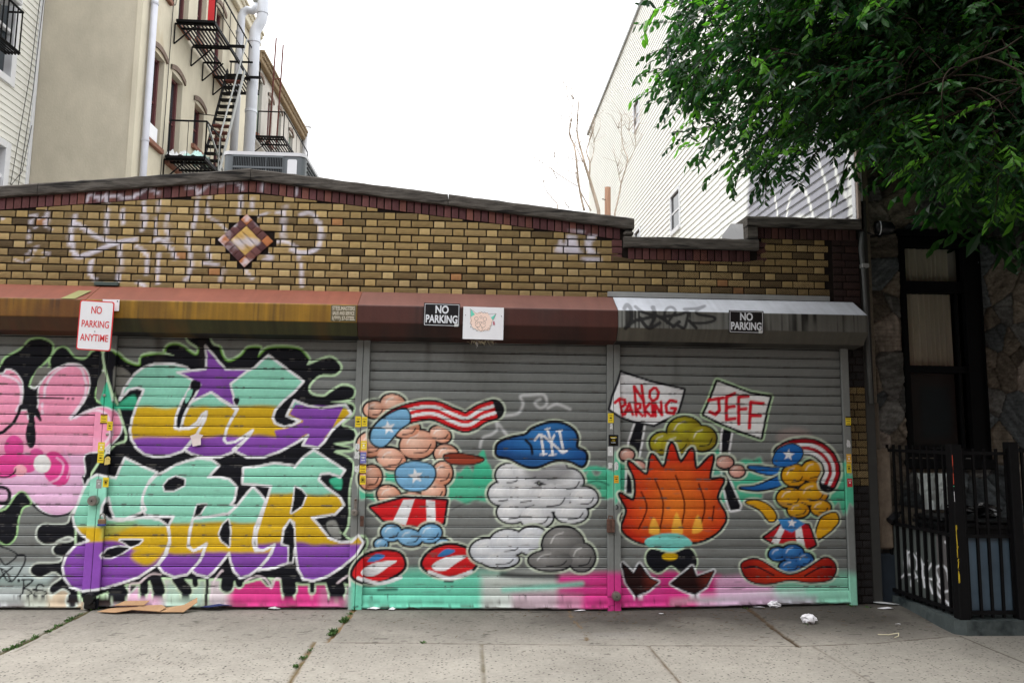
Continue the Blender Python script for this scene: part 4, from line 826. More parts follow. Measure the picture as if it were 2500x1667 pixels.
while z < 4.05:
    xoff = -6.3 + (.155 if row % 2 else 0) + random.uniform(-.008, .008); x = xoff; k = 0
    while x < 3.89:
        L_ = .098 if k % 2 else .203; x1 = x + L_; z1 = z + CO - .0145
        segs = [(max(x, -6.3), min(x1, 3.885))]
        for a, b_ in segs:
            if b_ - a < .02: continue
            xm = (a + b_) / 2
            lim = min(zcop(a), zcop(b_)) - .118; lim2 = max(zcop(a), zcop(b_)) - .118
            if z > lim - .012 and z > lim2 - .02: continue
            if in_diamond(xm, (z + z1) / 2, .03 + .25 * (b_ - a)): 
                # keep slivers reaching to the ornament
                cut = DI[2] + .012 - abs((z + z1) / 2 - DI[1]) + .03
                if a < DI[0] - cut - .02: b_ = min(b_, DI[0] - cut)
                elif b_ > DI[0] + cut + .02: a = max(a, DI[0] + cut)
                else: continue
            if a < 1.495 < b_: pass
            if 1.375 < xm < 1.49 and z > 3.30: continue
            if 2.835 < xm < 2.955 and z > 3.34: continue
            if xm > 3.60 and z > 2.0: continue
            red = False
            zt0, zt1 = min(z1, zcop(a) - .118), min(z1, zcop(b_) - .118)
            if min(zt0, zt1) - z < .006: continue
            brick(a, b_, z, z1, yellow(xm, z, k % 2), 0 if k % 2 else (.3 if random.random() < .5 else .9), poly=[(a, z), (b_, z), (b_, zt1), (a, zt0)])
        x = x1 + .0135; k += 1
    z += CO; row += 1
# rowlock course of red bricks under the coping
x = -6.28
while x < 3.86:
    x1 = x + .060
    if not (1.40 < x < 1.5 and False) and not (2.78 < x1 < 2.86):
        za, zb = zcop(x), zcop(x1)
        if abs(za - zb) > .05: x = x1 + .012; continue
        brick(x, x1, 0, 0, redb(x), .2 if random.random() < .5 else 0, poly=[(x, za - .112), (x1, zb - .112), (x1, zb - .004), (x, za - .004)], nx=3, depth=.016)
    x = x1 + .0125
# red quoins at the steps and at the right end
for xq, z0, z1 in ((1.385, 3.315, 3.52), (2.845, 3.34, 3.56)):
    z = z0
    while z < z1 - .02: brick(xq, xq + .10, z, z + .062, redb(xq), .3, nx=4); z += CO
z = 2.5; k = 0
while z < 3.60:
    for a, b_ in (((3.615, 3.735), (3.747, 3.88)) if k % 2 else ((3.615, 3.70), (3.712, 3.88))): brick(a, b_, z, z + .062, redb(4.5) * .8, .3)
    z += CO; k += 1
# brick strip beside the last shutter, down to the ground
z = .06; k = 0
while z < 2.45:
    dk = z < 1.15 or z > 2.1
    for a, b_ in (((3.722, 3.80), (3.812, 3.885)) if k % 2 else ((3.722, 3.768), (3.78, 3.885))):
        c = lin((40, 38, 38)) * random.uniform(.7, 1.2) if dk else yellow(3.6, z, 1) * .6
        brick(a, b_, z, z + .062, c, .3 if random.random() < .5 else .9)
    z += CO; k += 1
me = bpy.data.meshes.new('brick_wall'); me.from_pydata(BV, [], BF); me.update()
arr = np.array(BV); u, v = px(arr[:, 0], 0.0, arr[:, 2]); gm = np.clip(cg.sample(u, v)[:, :1] * (.45 + 1.2 * fbm(arr[:, 0], arr[:, 2], 12, .12))[:, None], 0, .92)
bc = np.array(BC) * (1 - gm) + lin((214, 210, 222)) * gm
set_col(me, bc); at = me.attributes.new('rug', 'FLOAT', 'POINT'); at.data.foreach_set('value', np.array(BR, np.float32))
me.materials.append(M['brick']); bo = bpy.data.objects.new('brick_wall', me); COL.objects.link(bo); bo.parent = G; WL[bo.name] = Vector((0, 0, 0))
# mortar bed following the stepped outline
bed = MB()
def slab(P, y0, y1):
    n = len(P); bed.ngon([(x, y0, z) for x, z in P]); bed.ngon([(x, y1, z) for x, z in reversed(P)])
    for i in range(n): a, c = P[i], P[(i + 1) % n]; bed.quad((c[0], y0, c[1]), (a[0], y0, a[1]), (a[0], y1, a[1]), (c[0], y1, c[1]))
slab([(-6.3, 2.6), (3.72, 2.6), (3.72, .0), (3.888, .0), (3.888, 3.69), (2.83, 3.69), (2.83, 3.452), (1.495, 3.452), (1.495, 3.65), (-2.128, 4.025), (-5.9, 3.63), (-5.9, 3.45), (-6.3, 3.45)], 0, .25)
bed.build('mortar_bed', M['mortar'], G)
# diamond ornament

BV, BF, BC, BR = [], [], [], []
def dpt(u, v):          # rotated square coordinates, -1..1
    s_ = DI[2]; return (DI[0] + (u + v) * s_ / 2, DI[1] + (v - u) * s_ / 2)
def dq(u0, u1, v0, v1, c, rg):
    g = .012
    P = [dpt(u0 + g, v0 + g), dpt(u1 - g, v0 + g), dpt(u1 - g, v1 - g), dpt(u0 + g, v1 - g)]
    brick(P[0][0], P[1][0] + .2, 0, 0, c, rg, poly=P, nx=6, depth=.02)
i_ = .56
for su in (-1, 1):
    for sv in (-1, 1): dq(min(su, su * i_), max(su, su * i_), min(sv, sv * i_), max(sv, sv * i_), lin((176, 112, 70)), 0)
for k in range(3):
    a, c = -i_ + k * 2 * i_ / 3, -i_ + (k + 1) * 2 * i_ / 3
    for s_ in (-1, 1):
        dq(min(s_, s_ * i_), max(s_, s_ * i_), a, c, redb(-2), .3); dq(a, c, min(s_, s_ * i_), max(s_, s_ * i_), redb(-2), .3)
    dq(-i_, i_, a, c, lin((200, 164, 96)), .9)
me = bpy.data.meshes.new('diamond_ornament'); me.from_pydata(BV, [], BF); me.update()
arr = np.array(BV); pat = np.clip((fbm(arr[:, 0], arr[:, 2], 44, .11) - .5) * 5, 0, .85)[:, None]; bc = np.array(BC) * (1 - pat) + lin((212, 206, 214)) * pat
set_col(me, bc); at = me.attributes.new('rug', 'FLOAT', 'POINT'); at.data.foreach_set('value', np.array(BR, np.float32)); me.materials.append(M['brick'])
o = bpy.data.objects.new('diamond_ornament', me); COL.objects.link(o); o.parent = G
b = MB(); P = [dpt(-1.0, -1.0), dpt(1.0, -1.0), dpt(1.0, 1.0), dpt(-1.0, 1.0)]; b.ngon([(x, -.004, z) for x, z in P]); b.build('diamond_bed', M['mortar'], G)

# coping stones
def cope(P, th, y0=-.055, y1=.28, name='coping'):
    """P: list of (x, z) along the underside; each stone slightly rough on top"""
    b = MB(); n = max(2, int(abs(P[1][0] - P[0][0]) / .08)); ring = []
    for i in range(n + 1):
        t = i / n; x = P[0][0] + (P[1][0] - P[0][0]) * t; z = P[0][1] + (P[1][1] - P[0][1]) * t
        j = lambda q: q * random.uniform(-1, 1)
        ring.append([(x, y0 + j(.003), z + j(.003)), (x, y0 - .004 + j(.003), z + .02), (x, y0 - .003 + j(.003), z + th - .015), (x, y0 + .012, z + th + j(.004)), (x, y1, z + th + .01), (x, y1, z)])
    base = len(b.v)
    for r_ in ring: b.v += r_
    for i in range(n):
        for k in range(6): a = base + i * 6 + k; c = base + i * 6 + (k + 1) % 6; b.f.append((a, a + 6, c + 6, c)); b.mi.append(0)
    b.f.append(tuple(base + k for k in range(6))); b.f.append(tuple(base + n * 6 + k for k in range(5, -1, -1))); b.mi += [0, 0]
    b.build(name, M['coping'], G)
for a, c in ((-5.9, -4.1), (-4.095, -2.131), (-2.125, -.232), (-.226, 1.60)):
    cope([(a, zcop(max(a, -5.89)) ), (c, 4.02 - .1045 * abs(c + 2.128))], .108)
cope([(1.498, 3.452), (2.845, 3.452)], .104); cope([(2.732, 3.694), (3.895, 3.694)], .098, -.06)
b = MB(); b.box(2.735, 2.842, -.05, .28, 3.560, 3.690, .004); b.build('coping', M['coping'], G); b = MB(); b.box(1.50, 1.60, -.045, .28, 3.562, 3.62, .02); b.build('coping', M['coping'], G)
cope([(-6.35, 3.45), (-5.905, 3.45)], .1)
# roof and side walls
b = MB(); b.box(-6.3, 3.885, .25, 6.0, 2.95, 3.05); b.build('roof', M['roof'], G)
b = MB(); b.box(-6.3, -6.1, .25, 6.0, 0, 2.95); b.box(3.70, 3.885, .25, 6.0, 0, 2.95); b.box(-6.1, 3.70, 5.8, 6.0, 0, 2.95); b.build('side_wall', M['mortar'], G)

# shutter housings: folded sheet metal
ct = Canvas(1480, 700, 2130, 860, 1.2, (0, 0, 0))
T6 = crop(1450, 500, 3.36)
for q, wd in (([(250, 850), (270, 820), (300, 850), (310, 920), (290, 980), (260, 1010)], 9), ([(340, 835), (400, 880), (480, 900), (540, 920), (600, 960), (660, 1000)], 7), ([(260, 1010), (340, 950), (430, 930), (500, 900), (480, 840)], 8), ([(380, 930), (420, 990), (450, 1010)], 8), ([(490, 840), (500, 920), (460, 1010), (540, 970)], 8), ([(600, 970), (580, 900), (600, 850), (640, 840), (670, 870), (640, 920), (600, 970)], 6), ([(540, 920), (700, 900), (770, 880), (760, 960), (740, 1010), (690, 990)], 7), ([(740, 855), (840, 850), (910, 830), (840, 870), (860, 900), (980, 920), (985, 950), (900, 970), (800, 970)], 6), ([(650, 1000), (700, 960)], 8), ([(780, 950), (840, 1010)], 7)): ct.stroke(T6(q), wd * 1.1, (255, 255, 255), 2.5)
def housing(x0, x1, cols, seed, tagm=None, drips=.4):
    prof = [(0, 2.955), (-.03, 2.948), (-.298, 2.778), (-.300, 2.774), (-.302, 2.616), (-.300, 2.612), (-.205, 2.503), (-.200, 2.500), (-.03, 2.478), (.03, 2.476)]
    pts = [];
    for i in range(len(prof) - 1):
        L_ = math.hypot(prof[i + 1][0] - prof[i][0], prof[i + 1][1] - prof[i][1]); n = max(1, int(L_ / .010))
        for k in range(n): pts.append((prof[i][0] + (prof[i + 1][0] - prof[i][0]) * k / n, prof[i][1] + (prof[i + 1][1] - prof[i][1]) * k / n, i))
    pts.append(prof[-1] + (9,)); pr = np.array(pts); xs = np.linspace(x0, x1, int((x1 - x0) / .009)); X, K = np.meshgrid(xs, np.arange(len(pr)))
    Yv = pr[K, 0]; Z = pr[K, 1]; seg = pr[K, 2]
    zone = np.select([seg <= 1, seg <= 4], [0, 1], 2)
    c = np.stack([lin(q) for q in cols])[zone]  # cap, front, lower slope; the slope colour is darkened to carry its shade
    c = np.where((seg >= 7)[..., None], lin((26, 25, 24)), c)  # underside coloured near black as the shade beneath the housing
    st = fbm(X * 1.0, Z * .05 + seed, seed, .035, 3)[..., None]; bl = fbm(X, Z * .6, seed + 5, .5)[..., None]
    amp = np.where(zone == 0, .10, .45)[..., None]; c = c * (1 + amp * (st - .5) * 2) * (.85 + .3 * bl)
    if len(cols) > 3:       # second colour in patches
        q = np.clip((fbm(X, Z * .4, seed + 9, .45) - .45) * 6, 0, 1)[..., None] * (zone[..., None] >= 1); c = c * (1 - q * .7) + lin(cols[3]) * q * .7
    dr = np.clip((vnoise(X, X * 0, seed + 3, .018) - .62) * 5, 0, 1)[..., None] * (zone[..., None] == 1) * np.clip(vnoise(X, Z, seed + 4, .12) * 1.4 - .2, 0, 1)[..., None] * drips
    c = c * (1 - dr) + lin((28, 28, 26)) * dr
    if tagm is not None:
        u, v = px(X, Yv, Z); a = np.clip(tagm.sample(u, v)[..., :1], 0, 1); a = a * np.where(zone[..., None] == 0, .55, .95); c = c * (1 - a) + lin((24, 25, 27)) * a
    Yv = Yv + .004 * (fbm(X, Z, seed + 1, .5) - .5) * (K > 2) * (K < len(pr) - 2)
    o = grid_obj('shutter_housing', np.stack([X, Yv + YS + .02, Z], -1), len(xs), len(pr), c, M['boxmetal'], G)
    for xe, s_ in ((x0, 1), (x1, -1)):
        e = MB(); P = [(xe, y + YS + .02, z) for y, z in prof[1:9]]; P = P if s_ < 0 else P[::-1]; e.ngon(P)
        eo = e.build('end_plate', M['boxmetal'], o); set_col(eo.data, np.tile(lin(cols[1]), (len(eo.data.vertices), 1)))
    return o
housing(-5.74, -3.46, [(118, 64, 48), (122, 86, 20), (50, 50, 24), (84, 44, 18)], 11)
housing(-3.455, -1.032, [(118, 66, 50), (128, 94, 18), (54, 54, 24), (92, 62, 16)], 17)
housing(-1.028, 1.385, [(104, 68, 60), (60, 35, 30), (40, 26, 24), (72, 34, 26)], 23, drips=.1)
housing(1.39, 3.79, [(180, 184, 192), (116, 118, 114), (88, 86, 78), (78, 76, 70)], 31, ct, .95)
# scraps of flashing over the housings
b = MB(); b.box(1.34, 3.56, -.030, 0, 2.955, 3.005, .003); b.build('flashing', M['hood'], G)
b = MB(); b.quad((-3.60, -.150, 2.885), (-3.485, -.150, 2.885), (-3.555, -.302, 2.782), (-3.68, -.302, 2.782)); o = b.build('patch', mat('olive patch', (128, 126, 78), .6), G)
b = MB(); b.box(-3.52, -3.30, -.05, 0, 2.955, 2.99, .003); b.build('flashing', mat('dark green strip', (66, 80, 76), .6), G)
# stencilled panel at the end of the first housing
b = MB(); b.box(-1.270, -1.040, -.305, -.300, 2.622, 2.772); sp_ = b.build('name_panel', mat('stencil ground', (92, 84, 60), .7, 0, .4, 50), G)
for i, (s_, zz) in enumerate((('STEELMASTERS', 2.742), ('SALES AND SERVICE', 2.697), ('1(888) 57-STEEL', 2.650))):
    text('lettering', s_, (.050, .046, .050)[i], M['ghost'], sp_, (-1.155, -.3065, zz), bold=.0012, xs=(.62, .48, .62)[i])
# ================================================================= SIGNS ON THE HOUSINGS
def rounded(w, h, r, n=5):
    P = []
    for cx, cy, a0 in ((w - r, h - r, 0), (-w + r, h - r, 90), (-w + r, -h + r, 180), (w - r, -h + r, 270)):
        for k in range(n + 1): a = R(a0 + 90 * k / n); P.append((cx + r * math.cos(a), cy + r * math.sin(a)))
    return P
def plate(w, h, r, y0, y1):
    b = MB(); P = rounded(w, h, r); n = len(P)
    b.ngon([(x, y0, z) for x, z in P]); b.ngon([(x, y1, z) for x, z in reversed(P)])
    for i in range(n): a, c = P[i], P[(i + 1) % n]; b.quad((c[0], y0, c[1]), (a[0], y0, a[1]), (a[0], y1, a[1]), (c[0], y1, c[1]))
    return b
def ringb(w, h, r, t, y):
    b = MB(); A = rounded(w, h, r); B = rounded(w - t, h - t, max(r - t, .002))
    for i in range(len(A)): j = (i + 1) % len(A); b.quad((A[i][0], y, A[i][1]), (B[i][0], y, B[i][1]), (B[j][0], y, B[j][1]), (A[j][0], y, A[j][1]))
    return b
def screw(b, x, z, y, r=.006):
    b.tube([(x, y, z), (x, y - .004, z)], [r, r * .7], 8)

s = thing('parking_sign', 'tilted white sign with red border reading NO PARKING ANYTIME over the pink and teal post', 'sign', (-3.335, -.345, 2.536), 'no parking signs')
s.rotation_euler = (R(4), R(2.6), 0)
plate(.150, .222, .022, -.002, .002).build('plate', M['signred'], s, local=True)
plate(.140, .212, .016, -.0032, -.0022).build('face', M['white'], s, local=True)
for tx, zz, sz in (('NO', .135, .092), ('PARKING', 0.010, .088), ('ANYTIME', -.112, .088)): text('lettering', tx, sz, M['signred'], s, (0, -.0042, zz), bold=.0008, xs=.66)
[(lambda q: (screw(q, 0, zz, -.003, .005), q.build('screw', M['black'], s, local=True)))(MB()) for zz in (.172, -.052)]
s = thing('name_card', 'small white card half hidden behind the red bordered sign', 'card', (-3.226, -.316, 2.728)); b = MB(); b.box(-.075, .072, -.002, .002, -.052, .052); b.build('card', M['white'], s, local=True); b = MB(); screw(b, .055, .036, -.002, .006); b.build('screw', M['black'], s, local=True)
for (x, z, rz, lab) in ((-.256, 2.697, .9, 'black NO PARKING sign on the brown housing beside the cat drawing'), (2.597, 2.687, .5, 'black NO PARKING sign on the silver housing above the placard painting')):
    s = thing('parking_sign', lab, 'sign', (x, -.330, z), 'no parking signs'); s.rotation_euler = (R(2), R(rz), 0)
    plate(.166, .107, .004, -.002, .002).build('plate', M['signblack'], s, local=True)
    ringb(.158, .099, .004, .0045, -.0034).build('border', M['signwhite'], s, local=True)
    text('lettering', 'NO', .098, M['signwhite'], s, (0, -.0042, .045), bold=.0030, xs=.80)
    text('lettering', 'PARKING', .098, M['signwhite'], s, (.0, -.0042, -.043), bold=.0030, xs=.72)
    b = MB(); b.box(.118, .152, -.005, -.0035, -.104, -.078); b.build('tab', M['paper'], s, local=True)
    [(lambda q: (screw(q, sx * .160, 0, -.002, .0035), q.build('screw', M['steel'], s, local=True)))(MB()) for sx in (-1, 1)]
# drawing of a furry cat face on a white board
s = thing('cat_drawing', 'white board with a drawing of a peach cat with teal ears, on the brown housing', 'drawing', (.127, -.322, 2.628)); s.rotation_euler = (R(1), R(.6), 0)
b = MB(); b.box(-.187, .187, -.002, .003, -.150, .150); b.build('board', M['white'], s, local=True)
DQ = lambda P: [((x - 1035) / 3.1357 * .00378, (345 - y) / 3.1357 * .00378) for x, y in P]
face = DQ([(935, 290), (950, 260), (985, 268), (1010, 258), (1040, 268), (1065, 262), (1085, 290), (1105, 320), (1095, 360), (1080, 400), (1050, 400), (1020, 410), (990, 400), (955, 380), (935, 345)])
b = MB(); b.ngon([(x, -.0034, z) for x, z in face][::-1]); b.build('face', M['peach'], s, local=True)
b = MB(); b.ngon([(x, -.0038, z) for x, z in DQ([(936, 240), (970, 280), (938, 300)])]); b.build('ear', M['tealink'], s, local=True); b = MB(); b.ngon([(x, -.0038, z) for x, z in DQ([(1130, 272), (1092, 300), (1108, 320)])]); b.build('ear', M['tealink'], s, local=True)
b = MB()
def inkline(P, w=.0021, smooth=True):
    P = DQ(P)
    if smooth: P = [tuple(q) for q in smooth_pts(P, False, 3)]
    for a, c in zip(P[:-1], P[1:]):
        d = Vector((c[0] - a[0], 0, c[1] - a[1]));
        if d.length > 1e-6: d.normalize(); n_ = Vector((-d.z, 0, d.x)) * w / 2; A = Vector((a[0], -.0046, a[1])) - d * w * .3; Cc = Vector((c[0], -.0046, c[1])) + d * w * .3; b.quad(A - n_, Cc - n_, Cc + n_, A + n_)
def inkcirc(cx, cy, r): inkline([(cx + r * math.cos(t), cy + r * math.sin(t)) for t in np.linspace(0, 6.2832, 14)], smooth=False)
inkline([(985, 275), (932, 238), (935, 300), (945, 330)], smooth=False); inkline([(1070, 275), (1132, 268), (1105, 325)], smooth=False); inkline([(990, 275), (1000, 262), (1008, 272), (1020, 256), (1030, 268), (1045, 258), (1052, 270), (1068, 264)], smooth=False)
for cx, cy, r in ((981, 312, 14), (1046, 312, 14), (1016, 299, 9), (984, 341, 10), (1041, 341, 10)): inkcirc(cx, cy, r)
inkline([(1000, 338), (1024, 336), (1013, 358), (1000, 338)], smooth=False); inkline([(1013, 358), (1002, 376), (980, 370), (975, 355)]); inkline([(1013, 358), (1028, 378), (1046, 372), (1052, 358)]); inkline([(985, 374), (990, 386), (997, 376)], smooth=False); inkline([(1022, 377), (1027, 388), (1034, 377)], smooth=False)
for q in ([(945, 330), (932, 352), (948, 356), (936, 378), (956, 378)], [(956, 378), (958, 396), (974, 388), (988, 408), (1000, 392), (1018, 410), (1030, 395)], [(1030, 395), (1040, 404), (1050, 392), (1070, 398), (1072, 380)], [(1072, 380), (1088, 388), (1086, 362), (1100, 362), (1096, 330)]): inkline(q, smooth=False)
b.build('outline', M['line'], s, local=True)
b = MB(); b.box(.088, .104, -.005, -.003, .005, .016); b.box(.09, .106, -.005, -.003, -.012, 0); b.build('monogram', M['pinkink'], s, local=True)
[(lambda q: (screw(q, sx, .07, -.002, .004), q.build('screw', M['black'], s, local=True)))(MB()) for sx in (-.165, .166)]
s = thing('frayed_nest', 'frayed wad of dry grass hanging under the cat drawing', 'debris', (.10, -.2, 2.465)); b = MB()
for _ in range(70): a = Vector((random.gauss(.03, .06), random.uniform(-.03, .05), random.uniform(-.004, .02))); b.bar(a, a + Vector((random.gauss(0, .02), random.gauss(0, .01), random.uniform(-.03, .004))), .0018)
b.build('fibres', M['straw'], s, local=True)['kind'] = 'stuff'; b = MB(); b.bar((-.03, -.01, .0), (-.024, -.012, -.04), .006, .002); b.bar((-.024, -.012, -.04), (-.032, -.012, -.055), .004, .002); b.build('thread', M['tissue'], s, local=True)

# ================================================================= STICKERS, LOCKS ON THE GUIDE RAILS
def at_rail(u, v):      # artwork coordinates to the front of the rails
    Y = YS - .034; F = F_MM / 36 * 2500
    d = fw + rt * ((u - 1250) / F) - up * ((v - 833.5) / F); t = (Y - CAM[1]) / d[1]; p = CAM + d * t; return p.x, p.z
def sticker(box, mats, lab, cat='sticker', rows=3, rot=0, top=None, group='stickers on the shutter posts', ragged=False):
    (x0, z1), (x1, z0) = at_rail(box[0], box[1]), at_rail(box[2], box[3]); cx, cz = (x0 + x1) / 2, (z0 + z1) / 2; w, h = (x1 - x0) / 2, (z1 - z0) / 2
    b = MB()
    if ragged:
        P = []
        for k in range(14): a = 2 * math.pi * k / 14; q = random.uniform(.65, 1.05); ca, sa = math.cos(a), math.sin(a); mx_ = max(abs(ca), abs(sa)); P.append((w * q * ca / mx_, h * q * sa / mx_))
        b.ngon([(x, -.0012, z) for x, z in P][::-1]); b.mat(1)
        for _ in range(3): xx, zz = random.uniform(-.6, .4) * w, random.uniform(-.6, .5) * h; b.ngon([(xx, -.0018, zz), (xx + .3 * w, -.0018, zz + .05 * h), (xx + .26 * w, -.0018, zz + .14 * h), (xx + .03 * w, -.0018, zz + .1 * h)])
    else:
        b.box(-w, w, -.0012, 0, -h, h); b.mat(1)
        if top: b.box(-w, w, -.0018, -.0013, h * .72, h); b.box(-w, w, -.0018, -.0013, -h, -h * .75)
        for k in range(rows):
            zz = h * (.52 - 1.0 * k / max(rows - 1, 1)); r_ = random.uniform(.5, .85)
            b.box(-w * r_, w * r_, -.0018, -.0013, zz - h * .055, zz + h * .055)
        if not top: b.box(-w * .28, w * .28, -.0018, -.0013, -h * .14, h * .16)
    o = b.build('sticker', mats, origin=(cx, YS - .0345, cz)) if False else None
    me_o = b.build('sticker', mats); me_o.location = (cx, YS - .0335, cz); me_o.rotation_euler = (0, R(rot), 0); tag(me_o, lab, cat, group)
A4 = lambda x0, y0, x1, y1: (200 + x0 / 2.9, 960 + y0 / 2.9, 200 + x1 / 2.9, 960 + y1 / 2.9)
A5 = lambda x0, y0, x1, y1: (840 + x0 / 3.02, 780 + y0 / 3.02, 840 + x1 / 3.02, 780 + y1 / 3.02)
A6 = lambda x0, y0, x1, y1: (1460 + x0 / 3.02, 980 + y0 / 3.02, 1460 + x1 / 3.02, 980 + y1 / 3.02)
A7 = lambda x0, y0, x1, y1: (2030 + x0 / 2.18, 780 + y0 / 2.18, 2030 + x1 / 2.18, 780 + y1 / 2.18)
YB, YM = [M['yellow'], M['black']], [M['yellow'], M['maroonink']]
sticker(A4(134, 146, 177, 216), YM, 'yellow sticker with maroon bands, topmost on the pink and teal post', top=True)
sticker(A4(180, 198, 215, 262), YB, 'yellow and black sticker right of the maroon banded one on the pink post')
sticker(A4(116, 345, 158, 418), [M['yellow'], M['white']], 'yellow sticker with a white square, under the pink part of the pink and teal post', rows=2)
sticker(A4(113, 422, 152, 492), YB, 'yellow sticker directly under the white-squared one on the pink and teal post')
sticker(A4(166, 370, 204, 432), [M['paper'], M['black']], 'torn white sticker beside the yellow pair on the pink and teal post', ragged=True)
sticker(A4(160, 446, 200, 512), [mat('faded tan paper', (206, 184, 104), .9), M['black']], 'torn faded tan sticker on black paint of the pink and teal post', ragged=True, rot=6)
sticker(A4(103, 606, 137, 672), [M['hood'], M['paper']], 'scratched silver sticker on the teal post above the round lock', rows=1)
sticker(A4(151, 595, 187, 663), YB, 'narrow yellow sticker on the teal post above the padlock', rows=5)
sticker(A5(84, 712, 124, 792), YB, 'left one of the two topmost yellow stickers on the post beside STAR')
sticker(A5(131, 717, 170, 787), [M['yellow'], mat('olive ink', (120, 108, 30), .7)], 'right one of the two topmost yellow stickers on the post beside STAR')
sticker(A5(123, 893, 166, 962), [M['yellow'], M['white']], 'yellow sticker on the black painted stretch of the post beside STAR', rows=2)
sticker(A5(78, 905, 115, 962), [M['paper'], M['black']], 'small torn white scrap at the top of the black stretch, post beside STAR', ragged=True)
sticker(A5(75, 968, 116, 1032), [M['paper'], M['black']], 'larger torn white scrap left of the lilac sticker', ragged=True)
sticker(A5(121, 976, 162, 1058), [M['bluesticker'], M['white']], 'lilac sticker with a white emblem on the post beside STAR')
sticker(A5(116, 1063, 161, 1138), YM, 'yellow sticker with maroon bands under the lilac sticker', top=True)
sticker(A5(74, 1070, 112, 1132), [M['paper'], M['hood']], 'worn white sticker left of the maroon banded one on the post beside STAR', ragged=True)
sticker(A5(118, 1148, 158, 1215), YB, 'lowest yellow sticker on the post beside STAR, on teal paint', rows=5)
sticker(A6(73, 86, 115, 157), YB, 'topmost yellow sticker on the post beside the placard, under the painted placard')
sticker(A6(78, 244, 150, 328), [M['black'], M['yellow']], 'black square sticker with a yellow centre on the post beside the placard', rows=1)
sticker(A6(92, 252, 134, 320), [M['amber'], M['white']], 'amber sticker stuck on top of the black square', rows=2)
sticker(A6(88, 160, 110, 205), [M['paper'], M['black']], 'small torn white scrap between the top two stickers of the post beside the placard', ragged=True)
sticker(A6(72, 332, 110, 400), [M['paper'], M['white']], 'blank white sticker below the black square on the post beside the placard', rows=0)
sticker(A6(70, 445, 110, 493), [M['paper'], M['white']], 'lower blank white label with a slanted top on the post beside the placard', ragged=True)
sticker(A6(118, 440, 152, 508), [M['paper'], M['black']], 'grey and white torn sticker on the right half of the post beside the placard', ragged=True)
sticker(A6(118, 543, 152, 600), [M['amber'], M['black']], 'lowest amber sticker on the post beside the placard, on teal paint')
sticker(A7(74, 515, 104, 568), YB, 'topmost black banded yellow sticker on the last post', top=True)
sticker(A7(79, 640, 102, 680), [M['paper'], M['hood']], 'torn white scrap on the last post', ragged=True)
sticker(A7(79, 715, 107, 765), [M['amber'], M['white']], 'amber sticker on the last post', rows=2)
sticker(A7(80, 767, 107, 816), YB, 'yellow sticker directly under the amber one on the last post', rows=4)
sticker(A7(83, 845, 112, 890), [M['redsticker'], M['white']], 'red sticker on the last post', rows=1)

def round_lock(u, v, lab, r=.046):
    x, z = at_rail(u, v); s = thing('puck_lock', lab, 'lock', (x, YS - .035, z), 'locks on the shutter posts')
    b = MB(); b.tube([(0, 0, 0), (0, -.03, 0), (0, -.045, 0)], [r, r, r * .96], 24); b.build('shroud', M['steel'], s, smooth=False, local=True)
    b = MB(); b.tube([(0, -.0455, 0), (0, -.052, 0), (0, -.055, 0)], [r * .86, r * .84, r * .5], 24); b.build('lock_face', M['steel'], s, local=True)
    b = MB(); b.tube([(.0, -.0555, 0), (0, -.057, 0)], r * .14, 8); b.build('keyhole', M['black'], s, local=True)
def padlock(u, v, lab, body='brass', w=.034, h=.03, band=None):
    x, z = at_rail(u, v); s = thing('padlock', lab, 'padlock', (x, YS - .04, z), 'locks on the shutter posts')
    b = MB(); b.box(-w, w, -.028, 0, -h, h, .006); b.build('body', M[body], s, local=True)
    b = MB(); P = [(-w * .6, -.014, h - .004)] + [(-w * .6 * math.cos(t), -.014, h + .026 + w * .6 * math.sin(t)) for t in np.linspace(0, math.pi, 9)] + [(w * .6, -.014, h - .004)]; b.tube(P, .0055, 8); b.build('shackle', M['steel'], s, smooth=True, local=True)
    if band: b = MB(); b.box(-w * 1.03, w * 1.03, -.029, .001, -h * 1.02, -h * .35, .004); b.build('band', M[band], s, local=True)
round_lock(231, 1221, 'large round steel puck lock on the teal paint')
padlock(251.5, 1274, 'small padlock with a blue band on the pink and teal post', band='blueband')
round_lock(867, 1249, 'tarnished round lock hanging from a hasp on the post beside STAR', .032)
round_lock(1503.5, 1453, 'round steel lock at the foot of the magenta post', .042)
s = thing('hasp', 'long steel hasp above the tarnished round lock on the post beside STAR', 'hasp', (at_rail(868, 1232)[0], YS - .034, at_rail(868, 1232)[1])); b = MB(); b.box(-.014, .014, -.006, 0, -.05, .06, .002); b.build('strap', M['steel'], s, local=True); b = MB(); b.tube([(0, -.006, .045), (0, -.012, .045)], .008, 8); b.build('pin', M['rust'], s, local=True)
s = thing('hasp', 'rusted broken hasp on the right half of the post beside STAR', 'hasp', (at_rail(884, 1272)[0], YS - .034, at_rail(884, 1272)[1])); b = MB(); b.box(-.018, .016, -.008, 0, -.045, .05, .003); b.build('strap', M['rust'], s, local=True); b = MB(); b.tube([(-.004, -.008, .03), (-.004, -.02, .03)], .012, 10); b.build('staple', M['rust'], s, local=True)
s = thing('lock_box', 'rusty box lock hanging on the post beside the placard', 'lock', (at_rail(1490, 1281)[0], YS - .036, at_rail(1490, 1281)[1]), 'locks on the shutter posts'); b = MB(); b.box(-.036, .036, -.04, 0, -.065, .058, .005); b.build('body', M['rust'], s, local=True); b = MB(); b.box(-.002, .002, -.0415, -.0405, -.055, .05); b.build('seam', M['black'], s, local=True); b = MB(); b.tube([(-.02, -.02, .055), (-.02, -.02, .085), (.016, -.02, .085), (.016, -.02, .055)], .006, 8); b.build('shackle', M['rust'], s, local=True)
